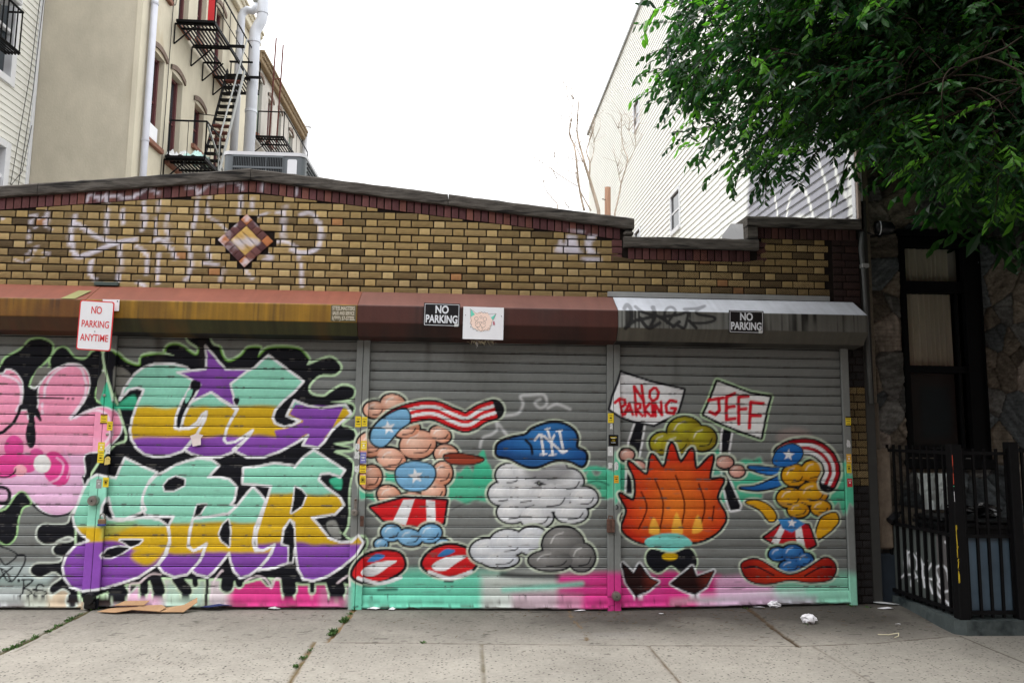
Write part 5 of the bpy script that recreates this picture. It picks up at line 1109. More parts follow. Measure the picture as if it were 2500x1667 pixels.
s = thing('hook', 'small curled black hook on the post beside the placard above the box lock', 'hook', (at_rail(1504, 1237)[0], YS - .035, at_rail(1504, 1237)[1])); MB().tube([(.004 + .012 * math.cos(t), -.012, .018 * math.sin(t)) for t in np.linspace(-2.4, 2.4, 12)], .004, 6).build('ring', M['iron'], s, local=True); MB().tube([(.016, 0, 0), (.016, -.012, 0)], .005, 6).build('stem', M['iron'], s, local=True)
s = thing('bolt', 'black painted slide bolt at the foot of the pink and teal post', 'bolt', (at_rail(222, 1455)[0], YS - .036, .09)); MB().tube([(0, 0, .03), (0, -.05, .03)], [.05, .045], 14).build('cap', M['black'], s, local=True); MB().box(-.045, .05, -.03, 0, -.06, .0, .008).build('base', M['black'], s, local=True)
for u, v, lab in ((262, 1060, 'small steel bolt head on the pink part of the pink and teal post'), (255, 965, 'small steel bolt head on the bare grey part of the pink and teal post')):
    x, z = at_rail(u, v); b = MB(); b.tube([(0, 0, 0), (0, -.008, 0), (0, -.012, 0)], [.014, .013, .006], 10); o = b.build('steel_bolt', M['steel']); o.location = (x, YS - .033, z); tag(o, lab, 'bolt', 'bolts on the pink and teal post')
s = thing('torn_paper', 'torn pale paper scrap stuck on the teal letters', 'paper', (-2.50, YS - .016, 1.545)); b = MB(); b.ngon([(-.06, 0, .02), (-.045, -.002, -.01), (-.03, -.001, -.075), (.045, -.004, -.06), (.04, -.002, .0), (.062, -.003, .03), (.0, -.004, .045)]); b.build('sheet', mat('pinkish paper', (222, 208, 206), .9), s, local=True)

# ================================================================= LITTER
def crumple(name, lab, cat, x, y, rad, material, seed, flat=.7, group=None):
    rnd = random.Random(seed); bm_v = []; n1, n2 = 14, 9; b = MB()
    for j in range(n2 + 1):
        th = math.pi * j / n2
        for i in range(n1):
            ph = 2 * math.pi * i / n1; q = rad * rnd.uniform(.62, 1.12); bm_v.append((q * math.sin(th) * math.cos(ph) * 1.15, q * math.sin(th) * math.sin(ph) * .8, max(0, rad * flat * .85 + q * flat * math.cos(th))))
    b.v = bm_v
    for j in range(n2):
        for i in range(n1): a = j * n1 + i; c = j * n1 + (i + 1) % n1; b.f.append((a, c, c + n1, a + n1)); b.mi.append(0)
    o = b.build(name, material); o.location = (x, y, float(zg(x, y))); tag(o, lab, cat, group); return o
def flat(name, lab, cat, x, y, P, material, h=.006, rot=0, seed=1, group=None):
    rnd = random.Random(seed); b = MB(); P = [(a, c, h * (.3 + rnd.random() * 1.4)) for a, c in P]; cx, cy = np.mean([p[0] for p in P]), np.mean([p[1] for p in P])
    for i in range(len(P)): a, c = P[i], P[(i + 1) % len(P)]; b.ngon([a, c, (cx, cy, h * 1.8)]); b.ngon([(c[0], c[1], c[2] - .002), (a[0], a[1], a[2] - .002), (cx, cy, h * 1.8 - .002)])
    o = b.build(name, material); o.location = (x, y, float(zg(x, y)) + .001); o.rotation_euler = (0, 0, R(rot)); tag(o, lab, cat, group); return o
crumple('crumpled_tissue', 'crumpled ball of white tissue on the open pavement', 'tissue', 3.00, -.57, .062, M['tissue'], 3)
crumple('crumpled_tissue', 'crumpled white tissue against the foot of the last shutter', 'tissue', 2.90, -.055, .055, M['tissue'], 5, .55)
flat('paper_scrap', 'flat white paper tail beside the tissue at the last shutter', 'paper', 2.76, -.06, [(-.07, -.01), (.02, -.025), (.06, 0), (.0, .02)], M['tissue'], seed=2)
flat('paper_scrap', 'larger white paper scrap at the foot of the second rail', 'paper', -.83, -.055, [(-.06, -.005), (-.03, -.02), (.03, -.022), (.065, -.008), (.04, .018), (-.02, .02)], M['tissue'], .016, seed=3)
flat('paper_scrap', 'small white paper scrap right of the larger one by the teal sill', 'paper', -.66, -.06, [(-.03, -.01), (.02, -.016), (.034, .008), (-.01, .014)], M['tissue'], .016, seed=4)
flat('paper_scrap', 'thin white paper strip at the foot of the post beside the placard', 'paper', 1.06, -.07, [(-.055, -.008), (.0, -.016), (.06, -.004), (.02, .012)], M['tissue'], .008, seed=5)
flat('paper_scrap', 'grey flattened paper at the foot of the brick strip', 'paper', 3.98, -.02, [(-.12, .03), (-.06, -.04), (.06, -.06), (.13, -.05), (.05, .02), (-.03, .05)], M['paper'], .012, seed=6)
flat('paper_scrap', 'long white wrapper lying along the painted kerb', 'wrapper', 3.90, -.20, [(-.08, .006), (-.03, -.012), (.06, -.014), (.08, -.002), (.05, .014)], M['tissue'], .012, seed=7)
flat('paper_scrap', 'tiny white scrap near the straw', 'paper', 3.77, -.62, [(-.03, .0), (.0, -.008), (.028, -.004), (.02, .008)], M['tissue'], .005, seed=8)
flat('plastic_scrap', 'small clear plastic scrap at the foot of the lettered shutter', 'plastic', -1.72, -.05, [(-.05, -.01), (.02, -.03), (.06, 0), (.03, .025), (-.03, .02)], M['sheetplastic'], .018, seed=9)
flat('paper_scrap', 'tiny white scrap in front of the pink sill', 'paper', 1.79, -.20, [(-.025, 0), (.0, -.006), (.025, 0), (.0, .006)], M['tissue'], .004, seed=10)
b = MB(); b.tube([(-.10, .02, .006), (-.02, .0, .008), (.03, -.01, .02), (.05, -.03, .028), (.03, -.06, .012), (-.01, -.075, .006)], .0038, 6); o = b.build('straw', M['straw']); o.location = (3.53, -.94, float(zg(3.5, -.94))); tag(o, 'bent pale straw on the pavement near the kerb corner', 'straw')
# flattened cardboard
s = thing('cardboard', 'torn flattened brown cardboard at the foot of the lettered shutter', 'cardboard', (-2.80, -.14, .02)); rc = random.Random(4)
def cardp(P, lift): b = MB(); b.ngon([(x, y, z + lift) for x, y, z in P]); b.ngon([(x, y, z + lift - .004) for x, y, z in reversed(P)]); [b.quad((P[i][0], P[i][1], P[i][2] + lift), (P[i][0], P[i][1], P[i][2] + lift - .004), (P[(i + 1) % len(P)][0], P[(i + 1) % len(P)][1], P[(i + 1) % len(P)][2] + lift - .004), (P[(i + 1) % len(P)][0], P[(i + 1) % len(P)][1], P[(i + 1) % len(P)][2] + lift)) for i in range(len(P))]; b.build('flap', M['card'], s, local=True)
cardp([(-.42, -.03, .01), (-.25, -.075, .012), (-.12, -.06, .03), (-.10, .05, .035), (-.22, .075, .03), (-.36, .03, .02)], 0)
cardp([(-.12, -.055, .02), (.13, -.07, .008), (.16, -.01, .03), (.10, .05, .038), (-.09, .06, .03)], .012)
cardp([(.10, -.06, .006), (.33, -.055, .004), (.42, .02, .07), (.40, .07, .10), (.30, .03, .045), (.14, .03, .02)], .008)
cardp([(-.30, .03, .03), (-.05, .035, .03), (-.02, .08, .06), (-.24, .085, .055)], .02)
flat('rag', 'crumpled navy rag beside the cardboard', 'rag', -2.22, -.06, [(-.16, -.0), (-.06, -.04), (.06, -.03), (.16, .03), (.10, .04), (-.04, .03)], M['bluerag'], .03, seed=11)
# dry twigs and leaf litter, weeds in the joints
rl = random.Random(11)
b = MB()
for _ in range(230):
    x = rl.choice([rl.uniform(-3.2, 4.0), rl.gauss(1.2, .6), rl.gauss(2.8, .7)]); y = -abs(rl.gauss(.0, .5)) - .03
    if not -3.3 < x < 4.0 or y < -1.9: continue
    a = rl.uniform(0, 6.28); L_ = rl.uniform(.008, .05); z = float(zg(x, y)) + .006; b.bar((x, y, z), (x + L_ * math.cos(a), y + L_ * math.sin(a), z + rl.uniform(0, .006)), rl.uniform(.002, .004), .002)
o = b.build('leaf_litter', mat('dry litter', (92, 74, 52), .95, 0, .3, 30)); o['kind'] = 'stuff'
b = MB()
def tuft(x, y, n, h):
    z = float(zg(x, y)) - .006
    for _ in range(n):
        a = rl.uniform(0, 6.28); r_ = rl.uniform(.004, h); t = Vector((x + rl.gauss(0, .012), y + rl.gauss(0, .02), z)); e = t + Vector((r_ * math.cos(a), r_ * math.sin(a), rl.uniform(.3, 1) * h)); w_ = rl.uniform(.004, .009); s_ = Vector((-math.sin(a), math.cos(a), 0)) * w_
        mid = (t + e) / 2 + Vector((0, 0, .004)); b.ngon([t, mid - s_, e, mid + s_])
for _ in range(36): t = rl.random() ** .8; y = -.08 - t * 1.2; tuft(-3.345 - .01 * t + rl.gauss(0, .014), y, rl.randint(5, 12), rl.uniform(.012, .03))
for x, y, n, h in ((-1.02, -.42, 60, .045), (-1.03, -.47, 40, .035), (-1.055, -.80, 60, .05), (-1.07, -.86, 40, .03), (-1.01, -.2, 16, .02), (-1.15, -1.5, 24, .03), (-1.16, -1.7, 30, .028), (-1.15, -1.3, 14, .02), (-.32, -1.1, 22, .022), (2.62, -.06, 14, .02), (3.62, -.1, 22, .022), (3.75, -.14, 18, .02), (2.95, -.62, 8, .02), (-3.3, -.02, 30, .04), (-1.0, -.03, 30, .035), (1.39, -.03, 14, .02)): tuft(x, y, n, h)
o = b.build('weeds', M['weed']); o['kind'] = 'stuff'

# ================================================================= AIR CONDITIONER ON THE ROOF
s = thing('air_conditioner', 'grey rooftop air conditioner behind the peak of the coping', 'air conditioner', (-2.30, 1.0, 3.05))
b = MB(); x0, x1, y0, y1 = -.445, .445, .0, .86
def rbox(b, x0, x1, y0, y1, z0, z1, r=.07, n=6):
    P = []
    for cx, cy, a0 in ((x1 - r, y1 - r, 0), (x0 + r, y1 - r, 90), (x0 + r, y0 + r, 180), (x1 - r, y0 + r, 270)):
        for k in range(n + 1): a = R(a0 + 90 * k / n); P.append((cx + r * math.cos(a), cy + r * math.sin(a)))
    m_ = len(P); i0 = len(b.v); b.v += [(x, y, z0) for x, y in P] + [(x, y, z1) for x, y in P]
    for k in range(m_): b.f.append((i0 + k, i0 + (k + 1) % m_, i0 + m_ + (k + 1) % m_, i0 + m_ + k)); b.mi.append(b.c)
    b.f.append(tuple(i0 + m_ + k for k in range(m_))); b.f.append(tuple(i0 + k for k in range(m_ - 1, -1, -1))); b.mi += [b.c] * 2
rbox(b, x0, x1, y0, y1, .86, 1.585); b.build('casing', M['acgrey'], s, local=True)
b = MB(); rbox(b, x0 - .008, x1 + .008, y0 - .008, y1 + .008, 1.587, 1.625, .075); b.build('top_cover', M['trim'], s, local=True)
b = MB(); b.box(x0 + .11, x1 - .235, -.004, -.001, .90, 1.565); b.build('coil', M['acdark'], s, local=True)
b = MB()
for k in range(30): x = x0 + .115 + k * (.89 - .35) / 29.5; b.box(x, x + .003, -.010, -.005, .90, 1.565)
for z in (1.03, 1.16, 1.30, 1.435, 1.562): b.box(x0 + .105, x1 - .23, -.013, -.010, z, z + .022)
for x in (x0 + .105, x0 + .30, x0 + .47, x1 - .236): b.box(x, x + .006, -.016, -.013, .90, 1.575)
b.build('grille', M['acgrey'], s, local=True)
b = MB(); P = rounded(.052, .10, .02); b.ngon([(x + x1 - .135, -.004, z + 1.45) for x, z in P]); b.build('label', M['white'], s, local=True)
b = MB(); b.box(x0 + .02, x0 + .08, .02, .84, .0, .86); b.box(x1 - .08, x1 - .02, .02, .84, .0, .86); b.box(x0, x1, .02, .08, .40, .46); b.build('stand', M['iron'], s, local=True)
b = MB()
for k in range(14): z = .92 + k * .048; b.box(x1 + .002, x1 + .010, .12, .74, z, z + .014)
b.build('side_louvre', M['acdark'], s, local=True)
# ================================================================= LEFT NEIGHBOURS
XT = -5.95
def window_side(parent, y0, y1, z0, z1, style, X=XT, arch=True, sill=True, depth=.17, glass=True):
    """a window in a wall that faces +X: reveal, frame, sashes, pane, sill, segmental head"""
    b = MB(); b.box(X - depth - .03, X - depth, y0, y1, z0, z1 + .0); b.build('backing', M['black'], parent)
    fm = M['maroon'] if style in ('maroon', 'panel') else M['green'] if style == 'green' else M['trim']
    b = MB(); t = .055
    b.box(X - depth, X - .10, y1 - t, y1, z0, z1, .004); b.box(X - depth, X - .13, y0, y0 + .03, z0, z1, .004); b.box(X - depth, X - .115, y0 + .03, y1 - t, z1 - t, z1, .004); b.box(X - depth, X - .115, y0 + .03, y1 - t, z0, z0 + t, .004); b.box(X - depth, X - .13, y0 + .03, y1 - t, (z0 + z1) / 2 - .02, (z0 + z1) / 2 + .02, .004)
    f = b.build('window', fm, parent)
    b = MB(); b.box(X - depth + .01, X - depth + .016, y0 + t, y1 - t, z0 + t, z1 - t); b.build('pane', M['glass'], f)
    if style == 'panel':
        b = MB(); b.box(X - depth + .02, X - .12, y0 + t, (y0 + y1) / 2 + .02, z0 + t, z1 - t); b.build('panel', M['mauve'], f)
    if sill: b = MB(); b.box(X - .02, X + .07, y0 - .07, y1 + .07, z0 - .10, z0 - .002, .01); b.build('sill', M['sillbrick'], f)
    if arch:
        b = MB(); n = 8; ym = (y0 + y1) / 2; hw = (y1 - y0) / 2 + .09
        for k in range(n):
            a, c = -1 + 2 * k / n, -1 + 2 * (k + 1) / n; za, zc = z1 + .09 * (1 - a * a), z1 + .09 * (1 - c * c); ya, yc = ym + a * hw, ym + c * hw
            i = len(b.v); b.v += [(X + .035, ya, za), (X + .035, yc, zc), (X + .035, yc, zc + .10), (X + .035, ya, za + .10), (X, ya, za), (X, yc, zc), (X, yc, zc + .10), (X, ya, za + .10)]
            for q in ((0, 1, 2, 3), (0, 4, 5, 1), (3, 2, 6, 7)): b.f.append(tuple(i + j for j in q)); b.mi.append(0)
        b.build('lintel', M['lintel'], f)
        b = MB(); P = [(X - depth + .02, ym + a / 8 * (hw - .09), z1 + .09 * (1 - (a / 8) ** 2)) for a in range(-8, 9)]; b.ngon([(p[0], p[1], p[2]) for p in P]); b.build('arch_infill', M['stucco2'], f)
    return f
def wall_with_holes(b, X, y0, y1, z0, z1, holes, depth=.16):
    ys = sorted(set([y0, y1] + [h[0] for h in holes] + [h[1] for h in holes])); zs = sorted(set([z0, z1] + [h[2] for h in holes] + [h[3] for h in holes]))
    for a, c in zip(ys[:-1], ys[1:]):
        for p, q in zip(zs[:-1], zs[1:]):
            ym, zm = (a + c) / 2, (p + q) / 2
            if any(h[0] < ym < h[1] and h[2] < zm < h[3] for h in holes): continue
            b.quad((X, a, p), (X, c, p), (X, c, q), (X, a, q))
    for h in holes:
        a, c, p, q = h[:4]; D_ = X - depth - .02
        b.quad((X, a, p), (X, a, q), (D_, a, q), (D_, a, p)); b.quad((X, c, p), (D_, c, p), (D_, c, q), (X, c, q)); b.quad((X, a, p), (D_, a, p), (D_, c, p), (X, c, p)); b.quad((X, a, q), (X, c, q), (D_, c, q), (D_, a, q))
T = thing('stucco_building', 'tan stucco apartment house with maroon windows and a fire escape on its cream side', 'building', (-8, 9, 0))
holes = [(6.55, 7.10, 6.90, 8.62, 'maroon'), (7.47, 8.05, 6.80, 8.62, 'maroon'), (8.76, 9.34, 7.62, 8.56, 'panel'), (10.1, 10.6, 6.9, 8.5, 'maroon'),
         (6.55, 7.10, 9.90, 11.5, 'maroon'), (7.60, 8.10, 9.72, 11.4, 'maroon'), (8.60, 9.10, 9.9, 11.35, 'panel'), (9.75, 10.30, 9.72, 11.35, 'panel'), (6.6, 7.1, 3.9, 5.5, 'maroon'), (8.6, 9.2, 3.9, 5.5, 'maroon')]
b = MB(); wall_with_holes(b, XT, 6.0, 13.0, 0, 12.25, holes); b.build('side_wall', M['stucco2'], T)
b = MB(); b.quad((-12, 6, 0), (XT, 6, 0), (XT, 6, 12.25), (-12, 6, 12.25)); b.quad((-12, 13, 0), (-12, 6, 0), (-12, 6, 12.25), (-12, 13, 12.25)); b.quad((XT, 13, 0), (-12, 13, 0), (-12, 13, 12.25), (XT, 13, 12.25)); b.build('front_wall', M['stucco'], T)
b = MB(); b.box(XT - .09, XT + .012, 5.99, 6.10, 0, 12.25, .004); b.build('corner_bead', M['stucco2'], T)
b = MB(); b.box(-12, XT, 6, 13, 12.25, 12.3); b.build('roof', M['roof'], T)
b = MB(); b.box(XT, XT + .12, 6.0, 13.0, 12.0, 12.30, .02); b.box(XT, XT + .20, 6.0, 13.0, 12.30, 12.38, .01)
for k in range(60): b.box(XT + .12, XT + .17, 6.05 + k * .116, 6.10 + k * .116, 12.18, 12.30)
b.build('cornice', M['stucco2'], T)
for h in holes: window_side(T, *h[:4], h[4])
# details inside the nearest door-window: white squares showing in the glass
for k in range(5): b = MB(); b.box(XT - .138, XT - .136, 7.53, 7.70, 7.72 + k * .165, 7.80 + k * .165); b.build('paper_square', M['white'], T)
b = MB(); b.box(XT - .13, XT + .02, 6.58, 6.95, 6.92, 7.22, .02); b.build('window_unit', M['white'], T)
def downspout(name, P, r, lab, material, clips=()):
    s = thing(name, lab, 'downspout', (P[0][0], P[0][1], P[0][2])); b = MB(); b.tube(P, r, 14); b.build('pipe', material, s, smooth=True)
    for p in clips: b = MB(); b.tube([(p[0], p[1], p[2] - .02), (p[0], p[1], p[2] + .02)], r + .008, 14); b.build('collar', material, s)
downspout('downspout', [(XT + .08, 6.30, 0), (XT + .08, 6.30, 12.1)], .060, 'pale grey downspout at the corner of the tan stucco house', M['pipepaint'], [(XT + .08, 6.30, 6.75), (XT + .08, 6.30, 9.35)])
b = MB(); b.tube([(XT + .02, 7.30, 12), (XT + .02, 7.28, 10), (XT + .03, 7.22, 8.5), (XT + .02, 7.20, 6)], .008, 5); b.tube([(XT + .03, 7.3 + .07 * math.cos(t), 10.02 + .12 * math.sin(t)) for t in np.linspace(0, 6.28, 14)], .008, 5); o = b.build('cable', M['black']); tag(o, 'thin cable running down the cream wall with a small loop', 'cable')

# --- fire escape
XO = -5.16
FE = thing('fire_escape', 'black iron fire escape with two slatted platforms and a stair on the cream wall', 'fire escape', (XT, 9, 6.7))
def platform(y0, y1, xa, xb, z, cross, narrow=None, tilt=0):
    b = MB(); n = 11
    def zz(y): return z + tilt * (y - y0)
    for k in range(n):
        x = xa + (xb - xa) * k / (n - 1)
        if narrow and x > narrow[0]:
            b.bar((x, y0, zz(y0)), (x, narrow[1], zz(narrow[1])), .022, .034); b.bar((x, narrow[2], zz(narrow[2])), (x, y1, zz(y1)), .022, .034)
        else: b.bar((x, y0, zz(y0)), (x, y1, zz(y1)), .022, .034)
    for y in cross: xe = narrow[0] if (narrow and narrow[1] < y < narrow[2]) else xb; b.bar((xa, y, zz(y) - .035), (xe, y, zz(y) - .035), .05, .03)
    b.bar((xb, y0, zz(y0)), (xb, y1, zz(y1)), .035, .07); b.bar((xa, y0, zz(y0)), (xb, y0, zz(y0)), .06, .05); b.bar((xa, y1, zz(y1)), (xb, y1, zz(y1)), .06, .05)
    b.build('platform', M['iron'], FE)
platform(7.38, 10.65, XT + .06, XO, 9.62, [7.42, 7.62, 8.30, 8.38, 9.05, 9.72, 9.8], (-5.55, 8.38, 9.78))
platform(7.28, 8.95, XT + .06, XO, 6.80, [7.32, 7.5, 7.95, 8.4, 8.9])
for y, z in ((7.42, 9.58), (8.36, 9.58), (9.05, 9.58), (9.76, 9.58), (7.32, 6.76), (8.6, 6.76)):
    b = MB(); b.bar((XT + .02, y, z), (XO if y != 9.05 else -5.55, y, z), .03, .03); b.bar((XT + .02, y, z), (XT + .02, y, z - .42), .02, .02); b.bar((XT + .02, y, z - .42), (-5.5, y, z), .022, .022); b.build('bracket', M['iron'], FE)
def railing(P, h, posts, thick=.022, midr=True, name='railing', top_m='iron', seg=.16):
    b = MB()
    for a, c in zip(P[:-1], P[1:]):
        a, c = Vector(a), Vector(c); b.bar(a + Vector((0, 0, h)), c + Vector((0, 0, h)), thick, thick + .008); 
        if midr: b.bar(a + Vector((0, 0, h * .5)), c + Vector((0, 0, h * .5)), .014, .014)
        n = max(1, int((c - a).length / seg))
        for k in range(n + 1): p = a.lerp(c, k / n); b.bar(p, p + Vector((0, 0, h)), .010 if 0 < k < n else thick)
    b.build(name, M[top_m], FE)
railing([(XO, 7.40, 9.62), (XO, 10.65, 9.62)], .78, 8, seg=.42); railing([(XO, 10.65, 9.62), (XT + .1, 10.65, 9.62)], .78, 3, seg=.4)
railing([(XT + .1, 7.30, 6.8), (XO, 7.30, 6.8)], .74, 4, midr=False, seg=.24); railing([(XO, 7.30, 6.8), (XO, 8.15, 6.8)], .74, 4, midr=False, seg=.22)
# bars projecting past the edge
b = MB(); b.bar((XO, 8.33, 9.62), (XO + .32, 8.33, 9.62), .05, .05); b.bar((-5.6, 9.77, 9.98), (XO + .08, 9.77, 9.98), .035, .035); b.bar((XO - .05, 9.77, 9.62), (XO + .28, 9.77, 9.62), .05, .05); b.build('outrigger', M['iron'], FE)
# stair
b1 = Vector((-5.33, 9.42, 9.55)); b0 = Vector((-5.33, 8.10, 6.80)); n = 15
for k in range(n):
    p = b0.lerp(b1, (k + .5) / n); b = MB(); b.box(p.x - .17, p.x + .17, p.y - .07, p.y + .07, p.z - .012, p.z + .018, .003); b.build('stair_tread', M['rustiron'] if k in (4, 5, 6, 13) else M['iron'], FE)
for dx in (-.185, .185):
    b = MB(); b.bar(b0 + Vector((dx, 0, -.03)), b1 + Vector((dx, 0, .05)), .02, .09); b.build('stringer', M['hood'] if dx > 0 else M['iron'], FE)
b = MB(); b.tube([b0 + Vector((.2, -.1, .72)), b1 + Vector((.2, 0, .8))], .018, 8); b.tube([b0 + Vector((.2, -.1, .72)), b0 + Vector((.2, -.1, 0))], .012, 8); b.build('handrail', M['hood'], FE)
b = MB(); b.bar((XO, 7.35, 7.5), (XO + .0, 8.7, 6.75), .03, .03); b.build('brace', M['hood'], FE); b = MB(); b.bar((XT + .03, 8.9, 8.35), (-5.3, 8.9, 8.3), .015); b.build('brace', M['iron'], FE)
# laundry and red banner on it
s = thing('laundry', 'pale teal and white cloth heaped on the lower fire escape platform', 'laundry', (-5.6, 7.5, 6.84)); rr = random.Random(2); V = []; nx_, ny_ = 22, 8
b = MB()
for j in range(ny_):
    for i in range(nx_): u, v = i / (nx_ - 1), j / (ny_ - 1); b.v.append((-5.92 + .72 * u, 7.30 + .5 * v, 6.83 + .13 * math.sin(math.pi * v) * (.5 + rr.random()) + .04 * math.sin(u * 19)))
for j in range(ny_ - 1):
    for i in range(nx_ - 1): a = j * nx_ + i; b.f.append((a, a + 1, a + nx_ + 1, a + nx_)); b.mi.append(0 if i > 9 else 1)
b.build('cloth', [M['cloth'], M['paper']], s)
s = thing('red_banner', 'narrow red banner standing on the upper fire escape platform', 'banner', (-5.28, 7.55, 9.66)); b = MB(); b.box(-.075, .075, -.01, .01, .02, 1.4, .004); b.build('cloth', M['redsign'], s, local=True); b = MB(); b.box(-.077, .077, -.013, .013, .62, .72); b.build('stripe', M['white'], s, local=True)

# --- ducts
def duct(lab, P, r, rings, cap=None):
    s = thing('vent_duct', lab, 'duct', tuple(P[0]), 'galvanised vent ducts'); b = MB(); b.tube(P, r, 20); b.build('pipe', M['galv'], s, smooth=True)
    for p, d in rings: p = Vector(p); d = Vector(d).normalized(); b = MB(); b.tube([p - d * .03, p + d * .03], r + .014, 20); b.build('band', M['galv'], s, smooth=False)
    if cap: p, d = Vector(cap[0]), Vector(cap[1]).normalized(); b = MB(); b.tube([p, p + d * .10], [r, r * 1.75], 20, False); b.build('flared_cap', M['hood'], s, smooth=True)
duct('wide silver vent duct rising behind the air conditioner past the roof', [(-5.13, 10, 4), (-5.13, 10, 10.72), (-5.13, 10, 10.85), (-5.07, 10, 10.98), (-5.0, 10, 11.12), (-4.98, 10, 11.3), (-4.96, 10, 13.6)], .125, [((-5.13, 10, 8.9), (0, 0, 1)), ((-5.13, 10, 10.6), (0, 0, 1)), ((-4.98, 10, 11.32), (0, 0, 1)), ((-4.97, 10, 12.0), (0, 0, 1))])
duct('thinner silver vent duct ending in a flared cap at the eaves', [(-5.72, 10.75, 6.5), (-5.70, 10.75, 11.62), (-5.66, 10.75, 11.74), (-5.56, 10.75, 11.80), (-5.44, 10.75, 11.78), (-5.36, 10.75, 11.86), (-5.33, 10.75, 11.96)], .092, [((-5.72, 10.75, 9.6), (0, 0, 1)), ((-5.71, 10.75, 11.2), (0, 0, 1))], ((-5.33, 10.75, 11.95), (.25, 0, 1)))

# --- pale building behind
E_ = thing('rendered_building', 'pale grey rendered house with green windows beyond the ducts', 'building', (-8, 16, 0))
hh = [(13.35, 13.75, 9.7, 11.3, 'green'), (15.55, 15.95, 9.7, 11.3, 'green'), (17.0, 17.5, 9.7, 11.2, 'green'), (14.4, 14.9, 9.9, 11.2, 'panel')]
b = MB(); wall_with_holes(b, XT, 13.0, 19.0, 0, 11.85, hh); b.quad((XT, 19, 0), (-12, 19, 0), (-12, 19, 11.85), (XT, 19, 11.85)); b.build('side_wall', M['stucco3'], E_)
b = MB(); b.box(-12, XT, 13, 19, 11.85, 11.9); b.build('roof', M['roof'], E_)
b = MB(); b.box(XT, XT + .14, 13.0, 19.05, 11.62, 11.86, .02); b.box(XT, XT + .22, 13.0, 19.1, 11.86, 11.93, .01)
for k in range(44): b.box(XT + .14, XT + .19, 13.05 + k * .135, 13.11 + k * .135, 11.74, 11.86)
b.build('cornice', M['ochre'], E_)
for h in hh: window_side(E_, *h[:4], h[4])
F2 = FE; FE = thing('fire_escape', 'rust brown fire escape on the pale house beyond the ducts', 'fire escape', (XT, 14, 9.4))
platform(13.1, 15.4, XT + .06, -5.15, 9.5, [13.2, 13.6, 14.2, 14.8, 15.3]); railing([(XT + .1, 13.12, 9.5), (-5.15, 13.12, 9.5), (-5.15, 16.2, 9.5)], .72, 3, midr=False, seg=.5)
b = MB(); b.bar((-5.74, 13.9, 9.5), (-5.68, 13.9, 12.75), .035); b.bar((-5.56, 14.0, 9.5), (-5.50, 14.0, 12.6), .035); b.bar((-5.72, 13.9, 11.5), (-5.5, 14, 11.6), .02); b.build('ladder', M['rustiron'], FE)
b = MB(); b.bar((XT + .02, 13.2, 9.46), (XT + .02, 13.2, 9.1), .02); b.bar((XT + .02, 13.2, 9.1), (-5.5, 13.2, 9.46), .02); b.build('bracket', M['iron'], FE)
s = thing('chimney_pipe', 'white chimney pipe at the far end of the pale house', 'chimney', (-5.5, 18.9, 9)); MB().tube([(-5.80, 18.9, 8.0), (-5.80, 18.9, 12.1)], .13, 14).build('pipe', M['trim'], s, smooth=True); MB().tube([(-5.80, 18.9, 12.1), (-5.80, 18.9, 12.2)], .15, 14).build('cap', M['trim'], s)

# --- sided house at far left
def siding(b, axis, X, a0, a1, z0, z1, pitch, holes=(), lip=.012, sgn=1):
    """clapboards: each board leans out towards its foot"""
    z = z0
    while z < z1 - .001:
        zt = min(z + pitch, z1); cuts = [(a0, a1)]
        for h in holes:
            if h[2] < zt - .01 and h[3] > z + .01:
                nc = []
                for p, q in cuts:
                    if h[0] > p and h[0] < q: nc.append((p, h[0]))
                    if h[1] < q and h[1] > p: nc.append((h[1], q))
                    if h[0] <= p and h[1] >= q: continue
                    if h[1] <= p or h[0] >= q: nc.append((p, q))
                cuts = nc
        for p, q in cuts:
            o_ = X + sgn * lip
            if sgn > 0: b.quad((o_, p, z), (o_, q, z), (X, q, zt), (X, p, zt)); b.quad((X, p, z), (X, q, z), (o_, q, z), (o_, p, z))
            else: b.quad((o_, q, z), (o_, p, z), (X, p, zt), (X, q, zt)); b.quad((X, q, z), (X, p, z), (o_, p, z), (o_, q, z))
        z += pitch
S_ = thing('sided_house', 'cream clapboard house with a barred window beside the tan stucco wall', 'house', (-10, 3.5, 0))
XS = -7.68; hs = [(4.25, 5.22, 7.34, 8.92), (4.25, 5.28, 5.2, 6.16)]
b = MB(); siding(b, 1, XS, 1.0, 5.98, 2.5, 12.0, .112, hs, .016); b.build('siding', M['siding_cream'], S_)
b = MB(); b.box(-13, XS - .13, 1.0, 5.99, 0, 12.0); b.build('wall', M['siding_cream'], S_)
b = MB(); b.box(XS - .01, XS + .035, 5.92, 5.99, 2.5, 12.05, .004); b.build('corner_post', M['trim'], S_)
b = MB(); b.box(-13.2, XS + .25, .8, 6.0, 12.0, 12.25); b.build('roof', M['hood'], S_)
for y0, y1, z0, z1 in hs:
    b = MB(); b.box(XS - .1, XS + .04, y1, y1 + .13, z0 - .12, z1 + .12, .006); b.box(XS - .1, XS + .04, y0 - .13, y0, z0 - .12, z1 + .12, .006); b.box(XS - .1, XS + .04, y0, y1, z1, z1 + .12, .006); b.box(XS - .1, XS + .05, y0 - .02, y1 + .02, z0 - .12, z0, .006); b.box(XS - .08, XS, y0, y1, (z0 + z1) / 2 - .03, (z0 + z1) / 2 + .03, .004); f = b.build('window', M['trim'], S_)
    b = MB(); b.box(XS - .10, XS - .09, y0, y1, z0, z1); b.build('pane', M['glass'], f)
s = thing('window_guard', 'black iron window guard basket on the clapboard house', 'window guard', (XS, 4.7, 7.6)); b = MB()
for k in range(9): y = 4.05 + k * .125; b.bar((XS + .24, y, 7.68), (XS + .24, y, 8.42), .016)
